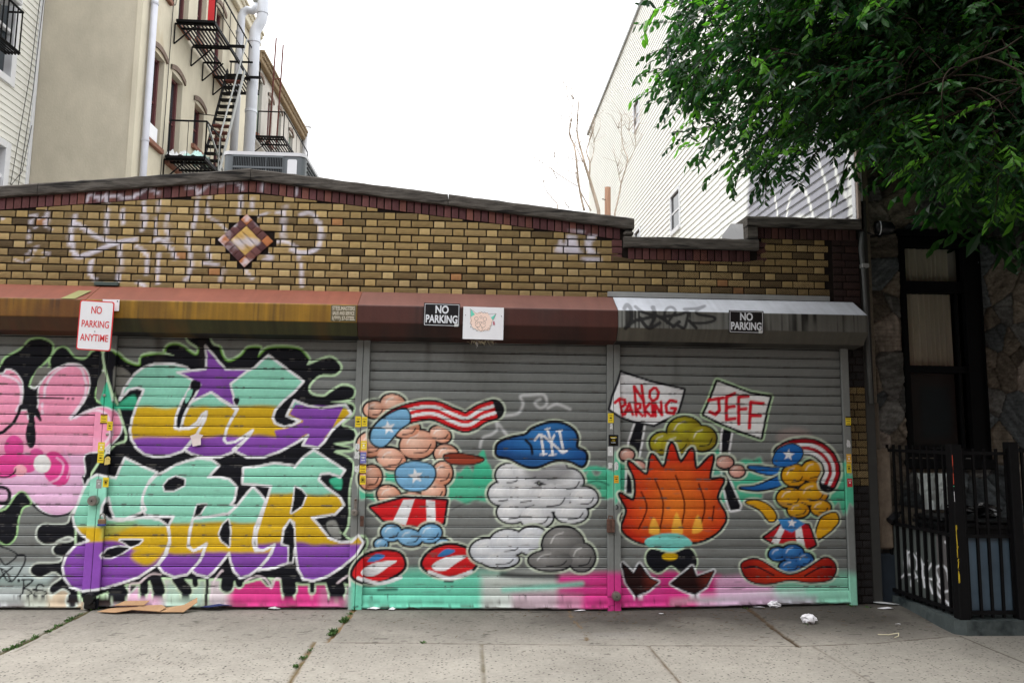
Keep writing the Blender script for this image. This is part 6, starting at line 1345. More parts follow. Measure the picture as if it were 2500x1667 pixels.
for z in (7.70, 8.40): b.bar((XS + .24, 4.05, z), (XS + .24, 5.07, z), .025); b.bar((XS, 5.06, z), (XS + .24, 5.06, z), .025); b.bar((XS, 4.05, z), (XS + .24, 4.05, z), .025)
b.build('bars', M['iron'], s); b = MB(); [b.bar((XS + .03 + k * .05, 4.05, 7.67), (XS + .03 + k * .05, 5.06, 7.67), .02) for k in range(5)]; b.build('base', M['iron'], s)
s = thing('window_unit', 'white air conditioner unit in the barred window', 'air conditioner', (XS, 4.6, 8.45)); MB().box(XS - .05, XS + .3, 4.35, 4.95, 8.44, 8.80, .02).build('casing', M['trim'], s); b = MB(); [b.box(XS + .301, XS + .304, 4.4, 4.9, 8.48 + k * .035, 8.492 + k * .035) for k in range(8)]; b.build('vent', M['hood'], s)
b = MB(); b.tube([(XS + .05, 5.86, 9.6), (XS + .06, 5.70, 7.6), (XS + .05, 5.45, 5.6)], .006, 5); b.tube([(XS + .05, 5.93, 9.2), (XS + .06, 5.83, 7.4), (XS + .05, 5.66, 5.6)], .006, 5); b.tube([(XS + .05, 5.90, 6.8), (XS + .07, 5.70, 5.9), (XS + .05, 5.3, 5.4)], .006, 5); o = b.build('cable', M['black']); tag(o, 'two thin cables slanting down the clapboard wall', 'cable')

# ================================================================= ACROSS THE STREET (unseen behind the camera, added to block low sky light)
O_ = thing('unseen_row_house', 'unseen brick row of houses across the street, added to block low sky light', 'house', (0, -24, 0))
b = MB(); b.box(-34, 34, -32, -22, -.17, 12.5); b.build('wall', mat('dull red brick', (120, 82, 70), .9, 0, .2, 3), O_)
b = MB(); b.box(-34.2, 34.2, -32, -21.7, 12.5, 12.9); b.build('cornice', M['mortar'], O_)
for k in range(13):
    for j in range(3): b = MB(); x = -30 + k * 4.8; b.box(x, x + 1.2, -22.0, -21.94, 1.6 + j * 3.6, 3.6 + j * 3.6); b.build('window', M['glass'], O_)

# ================================================================= RIGHT HOUSE
XR = 3.905
H = thing('stone_fronted_house', 'tall house with white clapboard side and dark flagstone front', 'house', (6.5, 8, 0))
hr = [(6.48, 7.06, 5.52, 6.20), (9.80, 10.32, 8.90, 9.50), (6.58, 7.12, 8.86, 9.45), (9.80, 10.32, 5.75, 6.32), (2.6, 3.2, 8.9, 9.6)]
b = MB(); siding(b, 1, XR, .30, 17.4, 3.05, 11.6, .103, hr, .015, -1)
# finer boards near the street carry old overpainted graffiti
ob = b.build('siding', M['siding_white'], H); set_col(ob.data, np.tile(lin((234, 235, 229)), (len(ob.data.vertices), 1)))
pit = .103; rows_ = int((7.5 - 3.05) / pit); ys = np.linspace(.02, 4.2, 420); prof = [(0, -.013), (.10, -.013), (.14, -.012), (1.0, 0.0)]
zz, yo, dk = [], [], []
for k in range(rows_):
    for t, q in ((0.0, 0.0), (.02, -.016), (.10, -.0155), (.55, -.008), (.97, -.002)): zz.append(3.05 + (k + t) * pit); yo.append(q); dk.append(1.0 if t < .01 else 0)
Yg, Zg_ = np.meshgrid(ys, zz); off = np.repeat(np.array(yo)[:, None], len(ys), 1)
c = np.tile(lin((234, 235, 229)), Yg.shape + (1,))
gc = Canvas(0, 0, 10, 10, 1, (0, 0, 0))
ym = Yg + .1 * (fbm(Yg, Zg_, 3, .5) - .5)
grey = np.clip((ym - .14) / .05, 0, 1) * np.clip((2.85 + .25 * np.sin(Zg_ * 1.7) - ym) / .16, 0, 1) * np.clip((6.1 - Zg_ + .3 * np.sin(Yg * 3)) / .2, 0, 1) * np.clip((Zg_ - 3.86 + .35 * np.clip(.35 - ym, -1, 1)) / .05, 0, 1)
strokes = np.zeros(Yg.shape)
def gs(P, wd):
    global strokes
    P = smooth_pts(P, False, 5)
    for a, b_ in zip(P[:-1], P[1:]):
        d = b_ - a; L2_ = max(d @ d, 1e-9); t = np.clip(((Yg - a[0]) * d[0] + (Zg_ - a[1]) * d[1]) / L2_, 0, 1); q = np.hypot(Yg - a[0] - t * d[0], (Zg_ - a[1] - t * d[1])); strokes = np.maximum(strokes, np.clip((wd - q) / .02 + .5, 0, 1))
for P, wd in (([(.55, 3.7), (.58, 4.2), (.75, 4.6), (.9, 4.9)], .02), ([(.95, 3.7), (1.0, 4.15), (1.25, 4.55), (1.6, 4.5), (1.75, 4.1), (1.75, 3.7)], .025), ([(1.3, 4.6), (1.25, 5.0)], .02), ([(1.9, 3.7), (1.95, 4.3), (2.05, 4.7)], .022), ([(2.25, 3.7), (2.3, 4.1), (2.5, 4.45), (2.75, 4.3)], .02), ([(.2, 4.1), (.4, 4.4), (.45, 4.9)], .03), ([(2.0, 3.9), (2.3, 4.0), (2.4, 3.8)], .06)): gs(P, wd)
a = (grey * (1 - strokes * .95))[..., None]; c = c * (1 - a) + lin((150, 150, 158)) * a * (.9 + .2 * fbm(Yg, Zg_, 9, .2)[..., None])
dkk = np.repeat(np.array(dk)[:, None], len(ys), 1) * np.clip(grey * 1.1, 0, 1) * (1 - strokes); c = c * (1 - .9 * dkk[..., None])
b2 = np.roll(dkk, 1, 0) * .75; c = c * (1 - b2[..., None])
grid_obj('painted_siding', np.stack([XR - .006 + off, Yg, Zg_], -1)[:, ::-1], len(ys), len(zz), c[:, ::-1], M['siding_white'], H)
b = MB(); b.box(XR + .02, 10, .32, 17.4, 0, 11.6); b.build('wall', M['stucco3'], H)
b = MB(); b.box(XR - .06, 10.1, .1, 17.5, 11.6, 11.68); b.build('roof', M['hood'], H)
b = MB(); b.box(XR - .03, XR + .05, .0, .07, 3.70, 11.6, .004); b.build('corner_post', M['trim'], H)
b = MB(); b.box(XR - .022, XR + .01, -.035, .02, 3.8, 11.6, .004); b.build('corner_edge', mat('taupe trim', (150, 134, 124), .7), H)
for y0, y1, z0, z1 in hr:
    b = MB(); b.box(XR - .03, XR + .02, y1, y1 + .07, z0 - .07, z1 + .07, .004); b.box(XR - .03, XR + .02, y0 - .05, y0, z0 - .07, z1 + .07, .004); b.box(XR - .035, XR + .02, y0, y1, z1, z1 + .07, .004); b.box(XR - .04, XR + .02, y0, y1, z0 - .09, z0, .004)
    b.quad((XR, y1, z0), (XR, y1, z1), (XR + .15, y1, z1), (XR + .15, y1, z0)); b.quad((XR, y0, z0), (XR + .15, y0, z0), (XR + .15, y0, z1), (XR, y0, z1)); b.quad((XR, y0, z1), (XR + .15, y0, z1), (XR + .15, y1, z1), (XR, y1, z1)); b.quad((XR, y0, z0), (XR, y1, z0), (XR + .15, y1, z0), (XR + .15, y0, z0)); f = b.build('window', M['trim'], H)
    b = MB(); b.box(XR + .005, XR + .015, y0 + .0, y1, z0, z1); b.build('pane', M['glassdark'], f); b = MB(); b.box(XR - .006, XR + .003, y0, y1, (z0 + z1) / 2 - .02, (z0 + z1) / 2 + .02); b.build('sash', M['trim'], f)
b = MB(); b.ngon([(2.52, .10, 3.52), (2.735, .06, 3.52), (2.735, .06, 3.74), (2.62, .09, 3.75), (2.53, .10, 3.63)]); o = b.build('flashing_sheet', M['trim']); tag(o, 'white metal flashing sheet standing in the step of the coping', 'flashing')

# --- flagstone front: real relief from a cell pattern
rs = np.random.RandomState(12)
def stone_field(X, Z, seed, cells):
    rs = np.random.RandomState(seed); n = cells; P = np.stack([rs.uniform(X.min() - .2, X.max() + .2, n), rs.uniform(Z.min() - .2, Z.max() + .2, n)], 1)
    ax = rs.uniform(.75, 1.5, n); d1 = np.full(X.shape, 9.); d2 = np.full(X.shape, 9.); idx = np.zeros(X.shape, int)
    wx = X + .02 * (fbm(X, Z, seed + 1, .25) - .5); wz = Z + .02 * (fbm(X, Z, seed + 2, .25) - .5)
    for i in range(n):
        d = np.hypot(wx - P[i, 0], (wz - P[i, 1]) * .85)
        lt = d < d1; d2 = np.where(lt, d1, np.minimum(d2, d)); idx = np.where(lt, i, idx); d1 = np.where(lt, d, d1)
    return idx, d2 - d1, P
WX0, WX1, WZ0, WZ1 = 4.385, 5.235, 1.42, 3.68
xs = np.arange(4.035, 7.6, .0125); zs = np.arange(.03, 5.6, .0125); X, Z = np.meshgrid(xs, zs)
idx, edge, P = stone_field(X, Z, 5, 330)
rs = np.random.RandomState(9); n = 330
tone = rs.uniform(.55, 1.25, n); hue = rs.randint(0, 4, n); pal = np.array([lin((100, 101, 98)), lin((104, 97, 86)), lin((86, 92, 94)), lin((108, 101, 90))]); pale = rs.rand(n) < .07
cc = pal[hue] * tone[:, None]; cc[pale] = lin((140, 132, 122)); c = cc[idx]
ang = rs.uniform(0, 3.14, n)[idx]; s1 = fbm(X * np.cos(ang) + Z * np.sin(ang), (-X * np.sin(ang) + Z * np.cos(ang)) * 4, 8, .16, 5)
mort = np.clip(1 - edge / .012, 0, 1); c = c * (.3 + 1.4 * s1[..., None]) * (1 - .25 * (fbm(X * np.cos(ang) * 3, Z * 9, 19, .1)[..., None] > .55)) * (1 - .55 * mort[..., None])
relief = -.03 - .006 * rs.rand(n)[idx] - .045 * (s1 - .5) - .006 * np.clip(edge / .05, 0, 1); relief = relief * (1 - mort) - .012 * mort
keep = ~((X[:-1, :-1] > WX0) & (X[:-1, 1:] < WX1) & (Z[:-1, :-1] > WZ0) & (Z[1:, :-1] < WZ1))
grid_obj('stone_front', np.stack([X, .19 + relief, Z], -1), len(xs), len(zs), c, M['stone'], H, keep=keep)
b = MB(); b.box(3.93, 10, .19, .32, 5.6, 11.6); b.box(3.93, 4.04, .19, .32, 0, 5.6); b.box(7.59, 10, .19, .32, 0, 5.6); b.build('front_wall', M['stucco3'], H)
# rough render edge, pale stone slab and dado at the party line
b = MB(); b.box(3.985, 4.05, .06, .19, 1.95, 5.6, .012); b.build('render_edge', mat('rough render', (112, 104, 90), .95, 0, .25, 30, .7), H)
b = MB(); b.box(3.995, 4.155, .05, .175, .55, 1.52, .02); b.build('corner_slab', mat('buff slab', (118, 106, 92), .9, 0, .25, 12, .7), H)
b = MB(); b.box(3.975, 4.06, .05, .19, 1.50, 1.97, .015); b.build('corner_slab', mat('buff slab edge', (92, 84, 74), .9, 0, .25, 12, .7), H)
b = MB(); b.box(3.985, 4.30, .07, .19, -.02, .50, .006); b.build('dado', mat('blue grey dado', (42, 52, 62), .8, 0, .25, 5), H)
# deep reveal, frame, transom, sidelight, curtains
b = MB(); X0, X1, Z0, Z1 = WX0, WX1, WZ0, WZ1; ya, yb = .12, .62
b.quad((X0, ya, Z0), (X0, ya, Z1), (X0, yb, Z1), (X0, yb, Z0)); b.quad((X1, ya, Z0), (X1, yb, Z0), (X1, yb, Z1), (X1, ya, Z1)); b.quad((X0, ya, Z1), (X1, ya, Z1), (X1, yb, Z1), (X0, yb, Z1)); b.quad((X0, ya, Z0), (X0, yb, Z0), (X1, yb, Z0), (X1, ya, Z0)); b.quad((X0, yb, Z0), (X0, yb, Z1), (X1, yb, Z1), (X1, yb, Z0)); b.build('reveal', M['frame'], H)
b = MB(); b.box(X0, X0 + .075, .16, .26, Z0, Z1); b.box(X1 - .17, X1, .14, .26, Z0, Z1); b.box(X0 + .075, X1 - .17, .16, .26, Z1 - .10, Z1); b.box(X0 + .075, X1 - .17, .16, .26, 3.10, 3.22); b.box(X0 + .075, X1 - .17, .16, .26, 2.28, 2.35); b.box(X0 + .075, X1 - .17, .16, .26, Z0, Z0 + .1); b.box(X1 - .26, X1 - .235, .17, .25, Z0, 3.1); b.box(X0 - .03, X1 + .03, .08, .20, Z0 - .10, Z0, .01); b.box(X0 - .02, X1 + .02, .10, .20, Z1, Z1 + .07, .01); f = b.build('window', M['frame'], H)
b = MB(); b.box(X0 + .075, X1 - .17, .205, .21, Z0 + .1, Z1 - .1); b.build('pane', M['clear'], f)
for zc0, zc1, nm in ((3.22, Z1 - .1, 'valance'), (2.35, 3.10, 'curtain')):
    b = MB(); n = 90; x0c, x1c = X0 + .085, X1 - .27
    for j in range(2):
        for i in range(n + 1): x = x0c + (x1c - x0c) * i / n; b.v.append((x, .262 + .022 * math.sin(i * .62 + 1.4 * math.sin(i * .11)) + .006 * j, zc0 if j == 0 else zc1))
    for i in range(n): b.f.append((i, i + 1, n + 2 + i, n + 1 + i)); b.mi.append(0)
    b.build(nm, M['curtain'], f, smooth=True)
b = MB(); b.box(X0 + .08, X1 - .17, .27, .28, Z0 + .1, 2.28); b.build('blind', mat('dark blind', (34, 40, 42), .9), f)
# wall lamp / camera dome with cable
s = thing('security_camera', 'black dome camera on the stone wall above the window corner', 'camera', (4.20, .10, 3.735)); b = MB(); b.tube([(-.095, -.02, .005), (-.07, -.03, .005), (.0, -.05, .0), (.05, -.06, -.005), (.085, -.065, -.01)], [.055, .068, .070, .066, .030], 18); b.build('housing', M['signblack'], s, smooth=True, local=True)
b = MB(); b.tube([(-.055, -.032, .004), (-.047, -.034, .004)], .0725, 20); b.build('ring', M['signwhite'], s, local=True); b = MB(); b.tube([(.0, -.02, -.02), (-.01, .06, -.05)], .03, 10); b.build('mount', M['signblack'], s, local=True)
b = MB(); b.tube([(3.87, -.02, 3.66), (3.93, .0, 3.685), (4.0, .04, 3.68), (4.08, .05, 3.66), (4.13, .05, 3.69)], .006, 6); o = b.build('cable', M['black']); tag(o, 'black cable running from the party wall to the dome camera', 'cable')
s = thing('downspout', 'grey metal downspout between the brick garage and the stone front', 'downspout', (3.93, -.02, 0)); b = MB(); b.tube([(3.915, -.03, 3.66), (3.90, -.03, 3.5), (3.915, -.03, 3.2), (3.925, -.03, 2.4), (3.94, -.02, 1.95)], [.022, .026, .020, .020, .020], 10); b.build('pipe', mat('dull grey pipe', (84, 86, 85), .6, .2, .2, 8), s, smooth=True); b = MB(); b.box(3.89, 3.96, -.06, .06, 3.30, 3.34, .004); b.build('strap', M['hood'], s); b = MB(); b.box(3.893, 3.985, .0, .06, .05, 4.0, .004); b.build('backing', mat('grey board', (58, 58, 56), .9), s)
# ================================================================= FENCE, BINS, KERB
b = MB(); slabP = [(4.115, .18), (4.20, .18), (4.245, -.80), (7.6, -.80), (7.6, -.955), (4.175, -.955), (4.10, -.90)]
n = len(slabP); b.ngon([(x, y, .118) for x, y in reversed(slabP)][::-1] if False else [(x, y, .118) for x, y in slabP][::-1])
for i in range(n): a, c = slabP[i], slabP[(i + 1) % n]; b.quad((a[0] - .0, a[1], -.05), (c[0], c[1], -.05), (c[0], c[1], .118), (a[0], a[1], .118)); 
o = b.build('fence_plinth', mat('worn painted concrete', (78, 86, 86), .9, 0, .22, 7, .5, 50, .15, dark=((42, 50, 52), 4, .5)), origin=(4.2, -.4, 0)); tag(o, 'low painted concrete plinth under the iron fence', 'plinth')
f = thing('iron_fence', 'black iron corner fence with grey panels in front of the stone house', 'fence', (4.19, -.85, .118))
side = lambda t: Vector((4.135 + .045 * t, .10 - .93 * t, 0))
b = MB(); b.box(4.142, 4.235, -.925, -.835, .118, 1.575, .006); b.build('post', M['iron'], f); b = MB(); b.box(4.660, 4.745, -.925, -.835, .118, 1.60, .006); b.build('post', M['iron'], f)
for z, h in ((1.50, .028), (.80, .03), (.17, .03)):
    b = MB(); b.bar(side(0) + Vector((0, 0, z)), side(.98) + Vector((0, 0, z)), .03, h); b.build('rail', M['iron'], f); b = MB(); b.bar((4.23, -.88, z), (4.665, -.88, z), .03, h); b.build('rail', M['iron'], f)
for k in range(9):
    p = side(.02 + k * .112); b = MB(); b.bar(p + Vector((0, 0, .13)), p + Vector((0, 0, 1.555)), .020); b.build('bar', M['iron'], f)
for k in range(5):
    x = 4.262 + k * .098; b = MB(); b.bar((x, -.88, .13), (x + (.012 if k == 3 else 0), -.88, 1.54), .020); b.build('bar', M['iron'], f)
# sheet panels behind the bars, the side one carries white spray
cp = Canvas(2150, 1280, 2380, 1560, 1.0, (0, 0, 0)); F8 = crop(2150, 1080, 3.266)
for q, wd in (([(165, 1075), (200, 1030), (190, 960), (205, 860), (215, 940), (205, 1040), (240, 1050)], 5), ([(215, 880), (245, 870), (235, 960), (260, 1020), (285, 1065)], 5), ([(255, 880), (290, 940), (285, 1010)], 4), ([(290, 880), (330, 960), (330, 1050), (300, 1100)], 5), ([(245, 1140), (250, 1090), (310, 1070), (420, 1090)], 5), ([(330, 1020), (350, 1150)], 5), ([(370, 940), (350, 970)], 5), ([(410, 960), (370, 1040), (390, 1130), (415, 1200)], 5), ([(425, 975), (470, 1110), (490, 1070), (455, 1120), (480, 1160)], 5), ([(545, 1100), (530, 1020), (490, 980), (440, 1000), (432, 1080), (450, 1190), (500, 1250), (545, 1290), (530, 1350)], 6), ([(500, 1190), (545, 1180)], 6), ([(515, 790), (525, 800)], 5)): cp.stroke(F8(q), wd, (255, 255, 255), 3)
tt = np.linspace(0, 1.0, 110); zz = np.linspace(.15, .80, 80); T_, Z = np.meshgrid(tt, zz); X = 4.155 + .045 * T_; Y = .10 - .93 * T_
u, v = px(X, Y, Z); a = cp.sample(u, v)[..., :1]; base = np.where(T_[..., None] > .72, lin((92, 90, 90)), lin((80, 86, 84))); c = base * (.85 + .3 * fbm(T_, Z, 3, .2)[..., None]); c = c * (1 - a * .95) + lin((226, 228, 232)) * a * .95
grid_obj('side_panel', np.stack([X, Y, Z], -1), len(tt), len(zz), c, M['panel'], f)
xx = np.linspace(4.235, 4.665, 30); X, Z = np.meshgrid(xx, zz); c = np.tile(lin((84, 104, 120)), X.shape + (1,)) * (.8 + .4 * fbm(X, Z, 5, .3)[..., None]); dd = np.clip((.26 - Z) / .12, 0, 1)[..., None] * .35; c = c * (1 - dd)
grid_obj('front_panel', np.stack([X, X * 0 - .855, Z], -1), len(xx), len(zz), c, M['panel'], f)
# marker writing on the corner post
def postline(P, w, m_, nm):
    b = MB(); Q = [(2150 + x / 3.266, 1080 + y / 3.266) for x, y in P]; F = F_MM / 36 * 2500; W_ = []
    for u_, v_ in Q: d = fw + rt * ((u_ - 1250) / F) - up * ((v_ - 833.5) / F); t = (-.9275 - CAM[1]) / d[1]; p = CAM + d * t; W_.append((min(max(p.x, 4.147), 4.230), -.9265, p.z))
    for a_, c_ in zip(W_[:-1], W_[1:]): b.bar(a_, c_, w, .002, (0, 1, 0))
    b.build(nm, m_, f)
def lift(L): return L
postline([(608, 690), (605, 660), (585, 660), (572, 690), (580, 722), (600, 715), (598, 740), (570, 768), (612, 812), (575, 838), (620, 825), (590, 850), (608, 890), (575, 905), (612, 900), (585, 915)], .006, M['yellowpaint'], 'marker_writing')
postline([(625, 925), (600, 940), (622, 950), (600, 1000), (628, 1010), (590, 1000)], .006, M['yellowpaint'], 'marker_writing'); postline([(585, 1025), (590, 1100), (605, 1118), (632, 1115), (628, 1050), (605, 1020), (585, 1025)], .006, M['yellowpaint'], 'marker_writing')
postline([(560, 100), (568, 130), (550, 150), (575, 165), (552, 190), (558, 240), (575, 245), (578, 205), (562, 185), (560, 270), (580, 262), (560, 290), (582, 300), (562, 320), (580, 330)], .004, M['orangepaint'], 'marker_writing'); postline([(580, 345), (570, 350)], .008, mat('green dot', (90, 220, 160), .5), 'marker_writing'); postline([(575, 390), (585, 420), (570, 440), (584, 470)], .003, M['signwhite'], 'marker_writing')
s = thing('gate_latch', 'black latch box at the wall end of the side fence', 'latch', (4.135, .02, .86)); b = MB(); b.tube([(-.05, -.02, -.035), (.045, .01, .03)], .036, 12); b.build('barrel', M['signblack'], s, local=True); b = MB(); b.bar((.03, .0, .02), (.09, .02, .045), .02); b.build('arm', M['iron'], s, local=True)
g = thing('iron_gate', 'black iron gate running out of the picture at right', 'gate', (4.76, -.88, .118))
for z in (1.53, .80, .17): b = MB(); b.bar((4.745, -.88, z), (7.4, -.88, z), .03, .035); b.build('rail', M['iron'], g)
for k in range(24):
    x = 4.80 + k * .108; b = MB(); b.bar((x, -.88, .13), (x, -.88, 1.55), .020); b.build('bar', M['iron'], g)
b = MB(); b.box(4.95, 7.3, -.862, -.856, .16, .78); b.build('kick_panel', mat('dark green panel', (48, 56, 54), .7, 0, .2, 5), g)
# yard behind the fence
MB().box(4.2, 7.6, -.80, .19, -.04, .112).build('yard_floor', M['kerbstone'])['kind'] = 'structure'
def bin_(x, y, w, d, h, lab, open_=False):
    s = thing('wheelie_bin', lab, 'bin', (x, y, .113), 'rubbish bins behind the fence'); b = MB(); k = .82
    vv = [(-w * k, -d * k, .03), (w * k, -d * k, .03), (w * k, d * k, .03), (-w * k, d * k, .03), (-w, -d, h), (w, -d, h), (w, d, h), (-w, d, h)]
    b.v = vv; b.f = [(0, 3, 2, 1), (0, 1, 5, 4), (1, 2, 6, 5), (2, 3, 7, 6), (3, 0, 4, 7), (4, 5, 6, 7)]; b.mi = [0] * 6; b.build('tub', M['binplastic'], s, local=True)
    b = MB(); b.box(-w - .015, w + .015, -d - .015, d + .015, h - .04, h - .005, .006); b.build('rim', M['binplastic'], s, local=True)
    b = MB(); b.box(-w - .01, w + .01, -d - .02, d + .02, h + .002, h + .045, .018); b.build('lid', M['binplastic'], s, local=True)
    b = MB(); b.tube([(-w * .8, d + .03, h - .01), (w * .8, d + .03, h - .01)], .014, 8); b.build('handle', M['binplastic'], s, local=True)
    for sx in (-1, 1): b = MB(); b.tube([(sx * w * .8, d * .9, .06), (sx * (w * .8 + .04), d * .9, .06)], .06, 14); b.build('wheel', M['black'], s, local=True)
bin_(4.42, -.34, .17, .20, .76, 'black wheelie bin behind the side fence'); bin_(4.83, -.30, .19, .20, .74, 'black wheelie bin directly under the curtained window')
o = crumple('bin_bag', 'shiny black bin bag on the right hand bin', 'bin bag', 4.80, -.36, .13, M['bag'], 8, .55); o.location.z = .113 + .785
o = crumple('bin_bag', 'shiny black bin bag on the left hand bin', 'bin bag', 4.52, -.40, .11, M['bag'], 9, .6); o.location.z = .113 + .805
s = thing('plastic_sheet', 'milky plastic sheet propped on the bins behind the fence', 'plastic sheet', (4.42, -.16, .93)); b = MB(); nx_, nz_ = 16, 12; rr = random.Random(3)
for j in range(nz_):
    for i in range(nx_): b.v.append((-.12 + .30 * i / (nx_ - 1) + .03 * (nz_ - j) / nz_, .03 * rr.random() + .02 * math.sin(i), .02 + .34 * j / (nz_ - 1)))
for j in range(nz_ - 1):
    for i in range(nx_ - 1): a = j * nx_ + i; b.f.append((a, a + 1, a + nx_ + 1, a + nx_)); b.mi.append(0)
COL.objects.unlink(s); bpy.data.objects.remove(s); o = b.build('plastic_sheet', M['sheetplastic']); o.location = (4.42, -.16, .93); tag(o, 'milky plastic sheet propped on the bins behind the fence', 'plastic sheet')

# ================================================================= BARE SAPLINGS AND A POST BEHIND THE ROOF
def P8(u, v, Y=8.0): F = F_MM / 36 * 2500; d = fw + rt * ((u - 1250) / F) - up * ((v - 833.5) / F); t = (Y - CAM[1]) / d[1]; return CAM + d * t
Q8 = lambda pts, Y=8.0: [P8(1300 + x / 4.9, 200 + y / 4.9, Y) for x, y in pts]
def bare(lab, base, branches, Y):
    s = thing('bare_tree', lab, 'tree', (base[0], base[1], 0), 'bare saplings behind the garages')
    for k, (pts, w0, w1) in enumerate(branches):
        b = MB(); P = [Vector(p) for p in smooth_pts([tuple(q) for q in Q8(pts, Y)], False, 3)]
        for i, p in enumerate(P): p.y += .25 * math.sin(i * .5 + k) * i / len(P)
        if k == 0: P = [Vector((P[0].x + .1, P[0].y, 0))] + P
        rr_ = [.8 * w0 + .7 * (w1 - w0) * i / (len(P) - 1) for i in range(len(P))]; b.tube(P, rr_, 6)
        rnd = random.Random(k * 7 + int(Y))
        for _ in range(5):
            q = P[rnd.randint(len(P) // 2, len(P) - 1)]; a = rnd.uniform(-.5, .5); b.tube([q, q + Vector((rnd.uniform(-.15, .15), 0, rnd.uniform(.1, .3))), q + Vector((rnd.uniform(-.3, .3), 0, rnd.uniform(.25, .6)))], [.005, .004, .002], 4)
        b.build('trunk' if k == 0 else 'branch', M['twig'], s, smooth=True)
bare('taller bare sapling behind the parapet with a thick leaning stem', (2.6, 8, 0), [([(790, 1540), (740, 1340), (680, 1150), (610, 980), (600, 900), (560, 650), (540, 500), (538, 280)], .050, .010), ([(620, 1540), (570, 1310), (530, 1050), (505, 850), (490, 700), (455, 590), (460, 470)], .032, .014), ([(460, 490), (470, 330), (455, 60)], .012, .004), ([(455, 480), (420, 250), (385, 60)], .010, .003), ([(600, 960), (540, 840), (495, 710)], .016, .010), ([(680, 1120), (685, 960), (655, 820), (690, 680), (720, 560), (712, 250)], .024, .006), ([(690, 980), (745, 800), (750, 680)], .012, .005), ([(700, 1540), (620, 1380), (540, 1250), (490, 1100)], .020, .010), ([(490, 1100), (290, 960), (250, 880)], .010, .005), ([(540, 1250), (280, 1100), (130, 1000), (0, 860)], .012, .004), ([(550, 610), (430, 540), (345, 440)], .007, .003), ([(545, 480), (480, 240)], .008, .003), ([(610, 960), (480, 910), (420, 880)], .010, .004)], 8.0)
bare('thin bare sapling in front of the white clapboard wall', (2.9, 7, 0), [([(985, 1568), (1050, 1300), (1065, 1200), (1110, 1030), (1125, 900), (1110, 740), (1075, 480)], .022, .006), ([(1060, 1220), (1040, 1100), (1000, 1010)], .012, .004), ([(1135, 975), (1190, 880), (1215, 760), (1210, 480)], .010, .004), ([(1215, 770), (1150, 600)], .006, .003), ([(1110, 740), (1010, 590)], .006, .003)], 7.0)
bare('small bare sapling left of the taller one', (1.3, 9, 0), [([(300, 1480), (280, 1420), (150, 1270), (120, 1120)], .018, .005), ([(280, 1410), (295, 1300), (280, 1120)], .010, .004), ([(300, 1310), (440, 1500)], .005, .003)], 9.0)
s = thing('wooden_post', 'weathered wooden post rising behind the coping', 'post', (2.25, 5, 0)); b = MB(); b.tube([(2.26, 5, 0), (2.255, 5, 3), (2.265, 5, 5.70)], [.06, .055, .05], 12); b.build('shaft', M['wood'], s, smooth=True); b = MB(); b.bar((2.22, 4.95, 5.47), (2.16, 4.93, 5.48), .012); b.build('nail', M['rust'], s)

# ================================================================= STREET TREE OVERHANGING FROM THE RIGHT
TR = thing('street_tree', 'leafy street tree whose dense green crown hides the white clapboard side', 'tree', (5.9, -2.4, 0))
b = MB(); b.tube([(5.9, -2.4, -.1), (5.88, -2.4, .3), (5.8, -2.35, 1.6), (5.72, -2.2, 2.9), (5.6, -2.0, 3.8)], [.24, .19, .17, .16, .15], 16); b.build('trunk', M['bark'], TR, smooth=True)
rt_ = random.Random(21); nodes = []
def zlow(x):    # underside of the crown
    return float(np.interp(x, [1.0, 1.32, 1.5, 1.75, 2.1, 2.35, 2.6, 2.85, 3.0, 3.2, 3.44, 3.8, 4.2, 9], [4.3, 3.98, 3.86, 3.76, 3.54, 3.55, 3.70, 3.88, 3.80, 3.68, 3.62, 3.54, 3.40, 3.25]))
def limb(p, d, L_, r, depth):
    pts = [Vector(p)]; d = Vector(d).normalized(); n = 7
    for i in range(n):
        d = (d + Vector((rt_.gauss(0, .10), rt_.gauss(0, .10), rt_.gauss(-.01, .07) - .02 * depth))).normalized(); q = pts[-1] + d * L_ / n
        ysc = (q.y + 7.35) / 5.55
        if q.x / ysc < 4.9 and (q.z < 1.644 + (zlow(q.x / ysc) + .28 - 1.644) * ysc or q.x / ysc < 2.15 + max(0, q.z - 5) * .3): break      # wood stays inside the crown
        pts.append(q)
    n = len(pts) - 1
    if n < 2: return
    bb = MB(); bb.tube(pts, [r * (1 - .75 * i / n) for i in range(n + 1)], 7 if depth < 2 else 5); bb.build('limb', M['bark'], TR, smooth=True) if depth < 2 else limbs_mb.append((pts, r))
    for q in pts[2:]: nodes.append((q, d))
    if depth < 3:
        for k in range(4 if depth else 5):
            i = rt_.randint(1, n); a = Vector((rt_.gauss(0, 1), rt_.gauss(0, 1), rt_.gauss(0, .5))); a = (a - d * a.dot(d)).normalized(); limb(pts[min(i, n)], d * .75 + a * .7, L_ * rt_.uniform(.45, .68), r * .5, depth + 1)
limbs_mb = []
for tgt, L_ in (((2.0, -1.3, 4.6), 4.2), ((2.6, -.9, 4.3), 3.8), ((3.6, -1.1, 4.2), 3.0), ((2.6, -1.4, 6.4), 4.6), ((4.4, -.9, 3.8), 2.6), ((4.8, -1.6, 6.0), 3.4), ((7.4, -2.2, 5.5), 3.4), ((6.4, -1.0, 4.6), 3.0), ((5.6, -4.6, 6.4), 3.6)):
    st = Vector((5.6, -2.0, 3.75)); limb(st, Vector(tgt) - st, L_ * .95, .050, 0)
bb = MB()
for pts, r in limbs_mb: bb.tube(pts, [r * (1 - .7 * i / (len(pts) - 1)) for i in range(len(pts))], 5)
o = bb.build('branches', M['bark'], TR, smooth=True); o['kind'] = 'stuff'
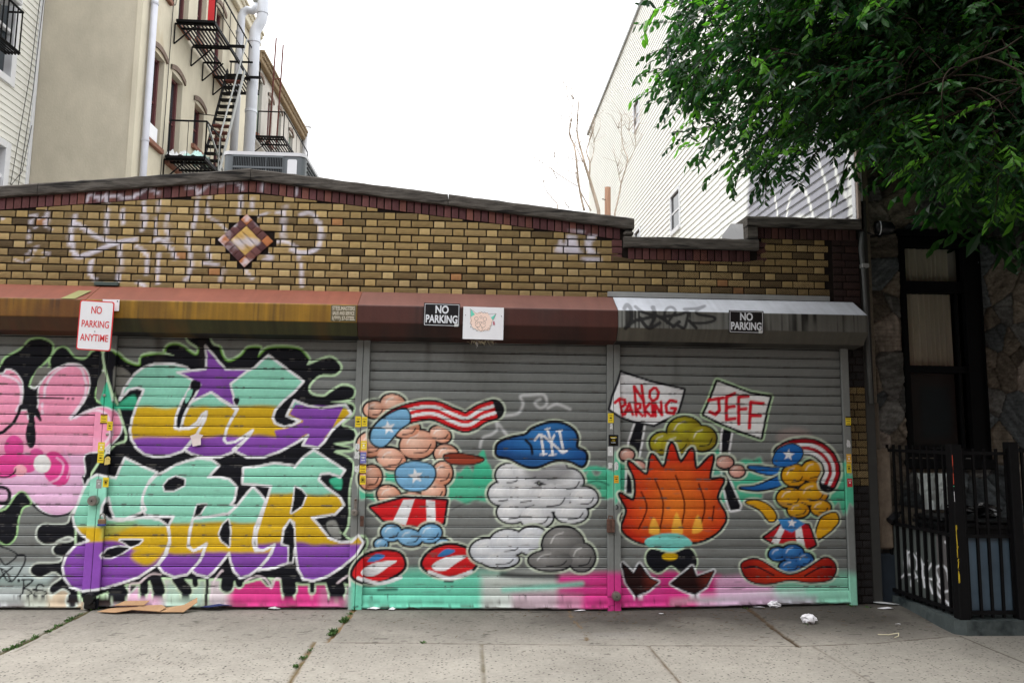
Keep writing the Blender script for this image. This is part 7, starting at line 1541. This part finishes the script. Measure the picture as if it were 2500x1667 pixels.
def zlow(x):    # underside of the crown
    return float(np.interp(x, [1.0, 1.32, 1.5, 1.75, 2.1, 2.35, 2.6, 2.85, 3.0, 3.2, 3.44, 3.8, 4.2, 9], [4.3, 3.98, 3.86, 3.76, 3.54, 3.55, 3.70, 3.88, 3.80, 3.68, 3.62, 3.54, 3.40, 3.25]))
LV, LF, LC = [], [], []
def leaf(p, d, nrm, L_, W_, colr):
    d = d.normalized(); s_ = d.cross(nrm)
    if s_.length < 1e-4: return
    s_.normalize(); nrm = s_.cross(d); i = len(LV); f_ = .22 * W_
    for a, wdt, dn in ((0, 0, 0), (.30, .80, 1), (.62, .92, 1)):
        if wdt == 0: LV.append(p)
        else: LV.append(p + d * L_ * a + s_ * W_ * wdt / 2 - nrm * f_); LV.append(p + d * L_ * a - s_ * W_ * wdt / 2 - nrm * f_)
    tip = p + d * L_ - Vector((0, 0, .10 * L_)); LV.append(tip); mid = p + d * L_ * .5 + nrm * f_ * .3; LV.append(mid)
    # 0 base,1 r1,2 l1,3 r2,4 l2,5 tip,6 mid
    LF.extend([(i, i + 1, i + 3, i + 6), (i, i + 6, i + 4, i + 2), (i + 6, i + 3, i + 5), (i + 6, i + 5, i + 4)])
    for _ in range(7): LC.append(colr)
g1, g2, g3 = lin((36, 68, 36)), lin((52, 90, 40)), lin((24, 50, 36))
def spray(p, d, n, s=1.0):
    """a drooping twig with leaves set alternately"""
    pos = Vector(p); d = Vector(d).normalized(); q = rt_.random(); tone = g1 * (1 - q) + (g2 if rt_.random() < .4 else g3) * q
    if rt_.random() < .12: tone = lin((92, 138, 52))
    for k in range(n):
        d = (d + Vector((rt_.gauss(0, .06), rt_.gauss(0, .06), -.075))).normalized(); pos = pos + d * .030 * s; sd_ = Vector((-d.y, d.x, 0)); sd_ = sd_.normalized() if sd_.length > .1 else Vector((1, 0, 0)); sg = 1 if k % 2 else -1
        ld = (d * .55 + sd_ * sg * .75 + Vector((rt_.gauss(0, .22), rt_.gauss(0, .22), rt_.gauss(-.42, .22)))); nr = Vector((rt_.gauss(0, .45), rt_.gauss(0, .45), 1)).normalized()
        leaf(pos, ld, nr, rt_.choice([.05, .066, .08, .098]) * rt_.uniform(.9, 1.1) * s, rt_.uniform(.028, .040) * s, tone * rt_.uniform(.75, 1.25))
    TW.tube([p, (Vector(p) + pos) / 2 + Vector((0, 0, .01)), pos], [.0035, .0025, .0015], 4, False)
TW = MB(); cnt = 0; tries = 0
while cnt < 8800 and tries < 160000:
    tries += 1
    x = rt_.uniform(1.1, 6.6); y = rt_.gauss(-1.75, .55); z = rt_.uniform(3.0, 7.4)
    if not -3.4 < y < -.35: continue
    ys_ = (y + 7.35) / 5.55                      # the crown thins towards its rim
    lo = 1.644 + (zlow(x / ys_) - 1.644) * ys_ + .10 + rt_.gauss(.03, .04) + .07 * math.sin(x * 7 + y * 5)
    if z < lo: continue
    xl = 1.60 * ys_ + .16 * math.sin(z * 5.2) + .22 * math.sin(z * 2.1 + 1) + max(0, z - 5.0) * .22
    if x < xl + rt_.random() * .25: continue
    dens = np.clip((x - xl) / 1.1, .38, 1) * (1.0 if z < 5.9 else .7)
    lump = fbm(x * 1.0 + y * .7, z, 14, .55); 
    if rt_.random() > dens * np.clip((lump - .30) * 4.2, .08, 1.15): continue
    spray((x, y, z), (rt_.gauss(-.55, .5), rt_.gauss(-.1, .5), rt_.gauss(-.12, .3)), rt_.randint(7, 12)); cnt += 1
# trailing tips under the rim
for tx, ty, tz in ((4.30, -1.9, 3.16), (4.26, -1.85, 3.10), (2.93, -1.8, 3.66), (2.2, -1.9, 3.60), (3.62, -1.9, 3.46)):
    for _ in range(3): spray((tx + rt_.gauss(0, .04), ty, tz + .05), (rt_.gauss(-.2, .4), 0, -.5), rt_.randint(5, 9))
# upper and outer crown beyond the frame: this is what shades the stone house
for _ in range(9500):
    x = rt_.uniform(2.8, 10.0); y = rt_.uniform(-6.5, .05); z = rt_.uniform(3.6, 8.0)
    if x < 4.2 and (z < 5.4 or y < -3.2): continue
    if y < -3.3 and x < 4.6: continue
    if z < 4.3 and y < -2.6: continue
    spray((x, y, z), (rt_.gauss(0, 1), rt_.gauss(0, 1), rt_.gauss(-.1, .3)), 7, 2.3)
me = bpy.data.meshes.new('crown'); me.from_pydata([tuple(v - WL[TR.name]) for v in LV], [], LF); me.update(); set_col(me, np.array(LC)); me.materials.append(M['leaf']); me.polygons.foreach_set('use_smooth', [False] * len(me.polygons))
o = bpy.data.objects.new('crown', me); COL.objects.link(o); o.parent = TR
TW.build('twigs', M['bark'], TR)
print('leaves', len(LF) // 4, 'bricks', len(BV))
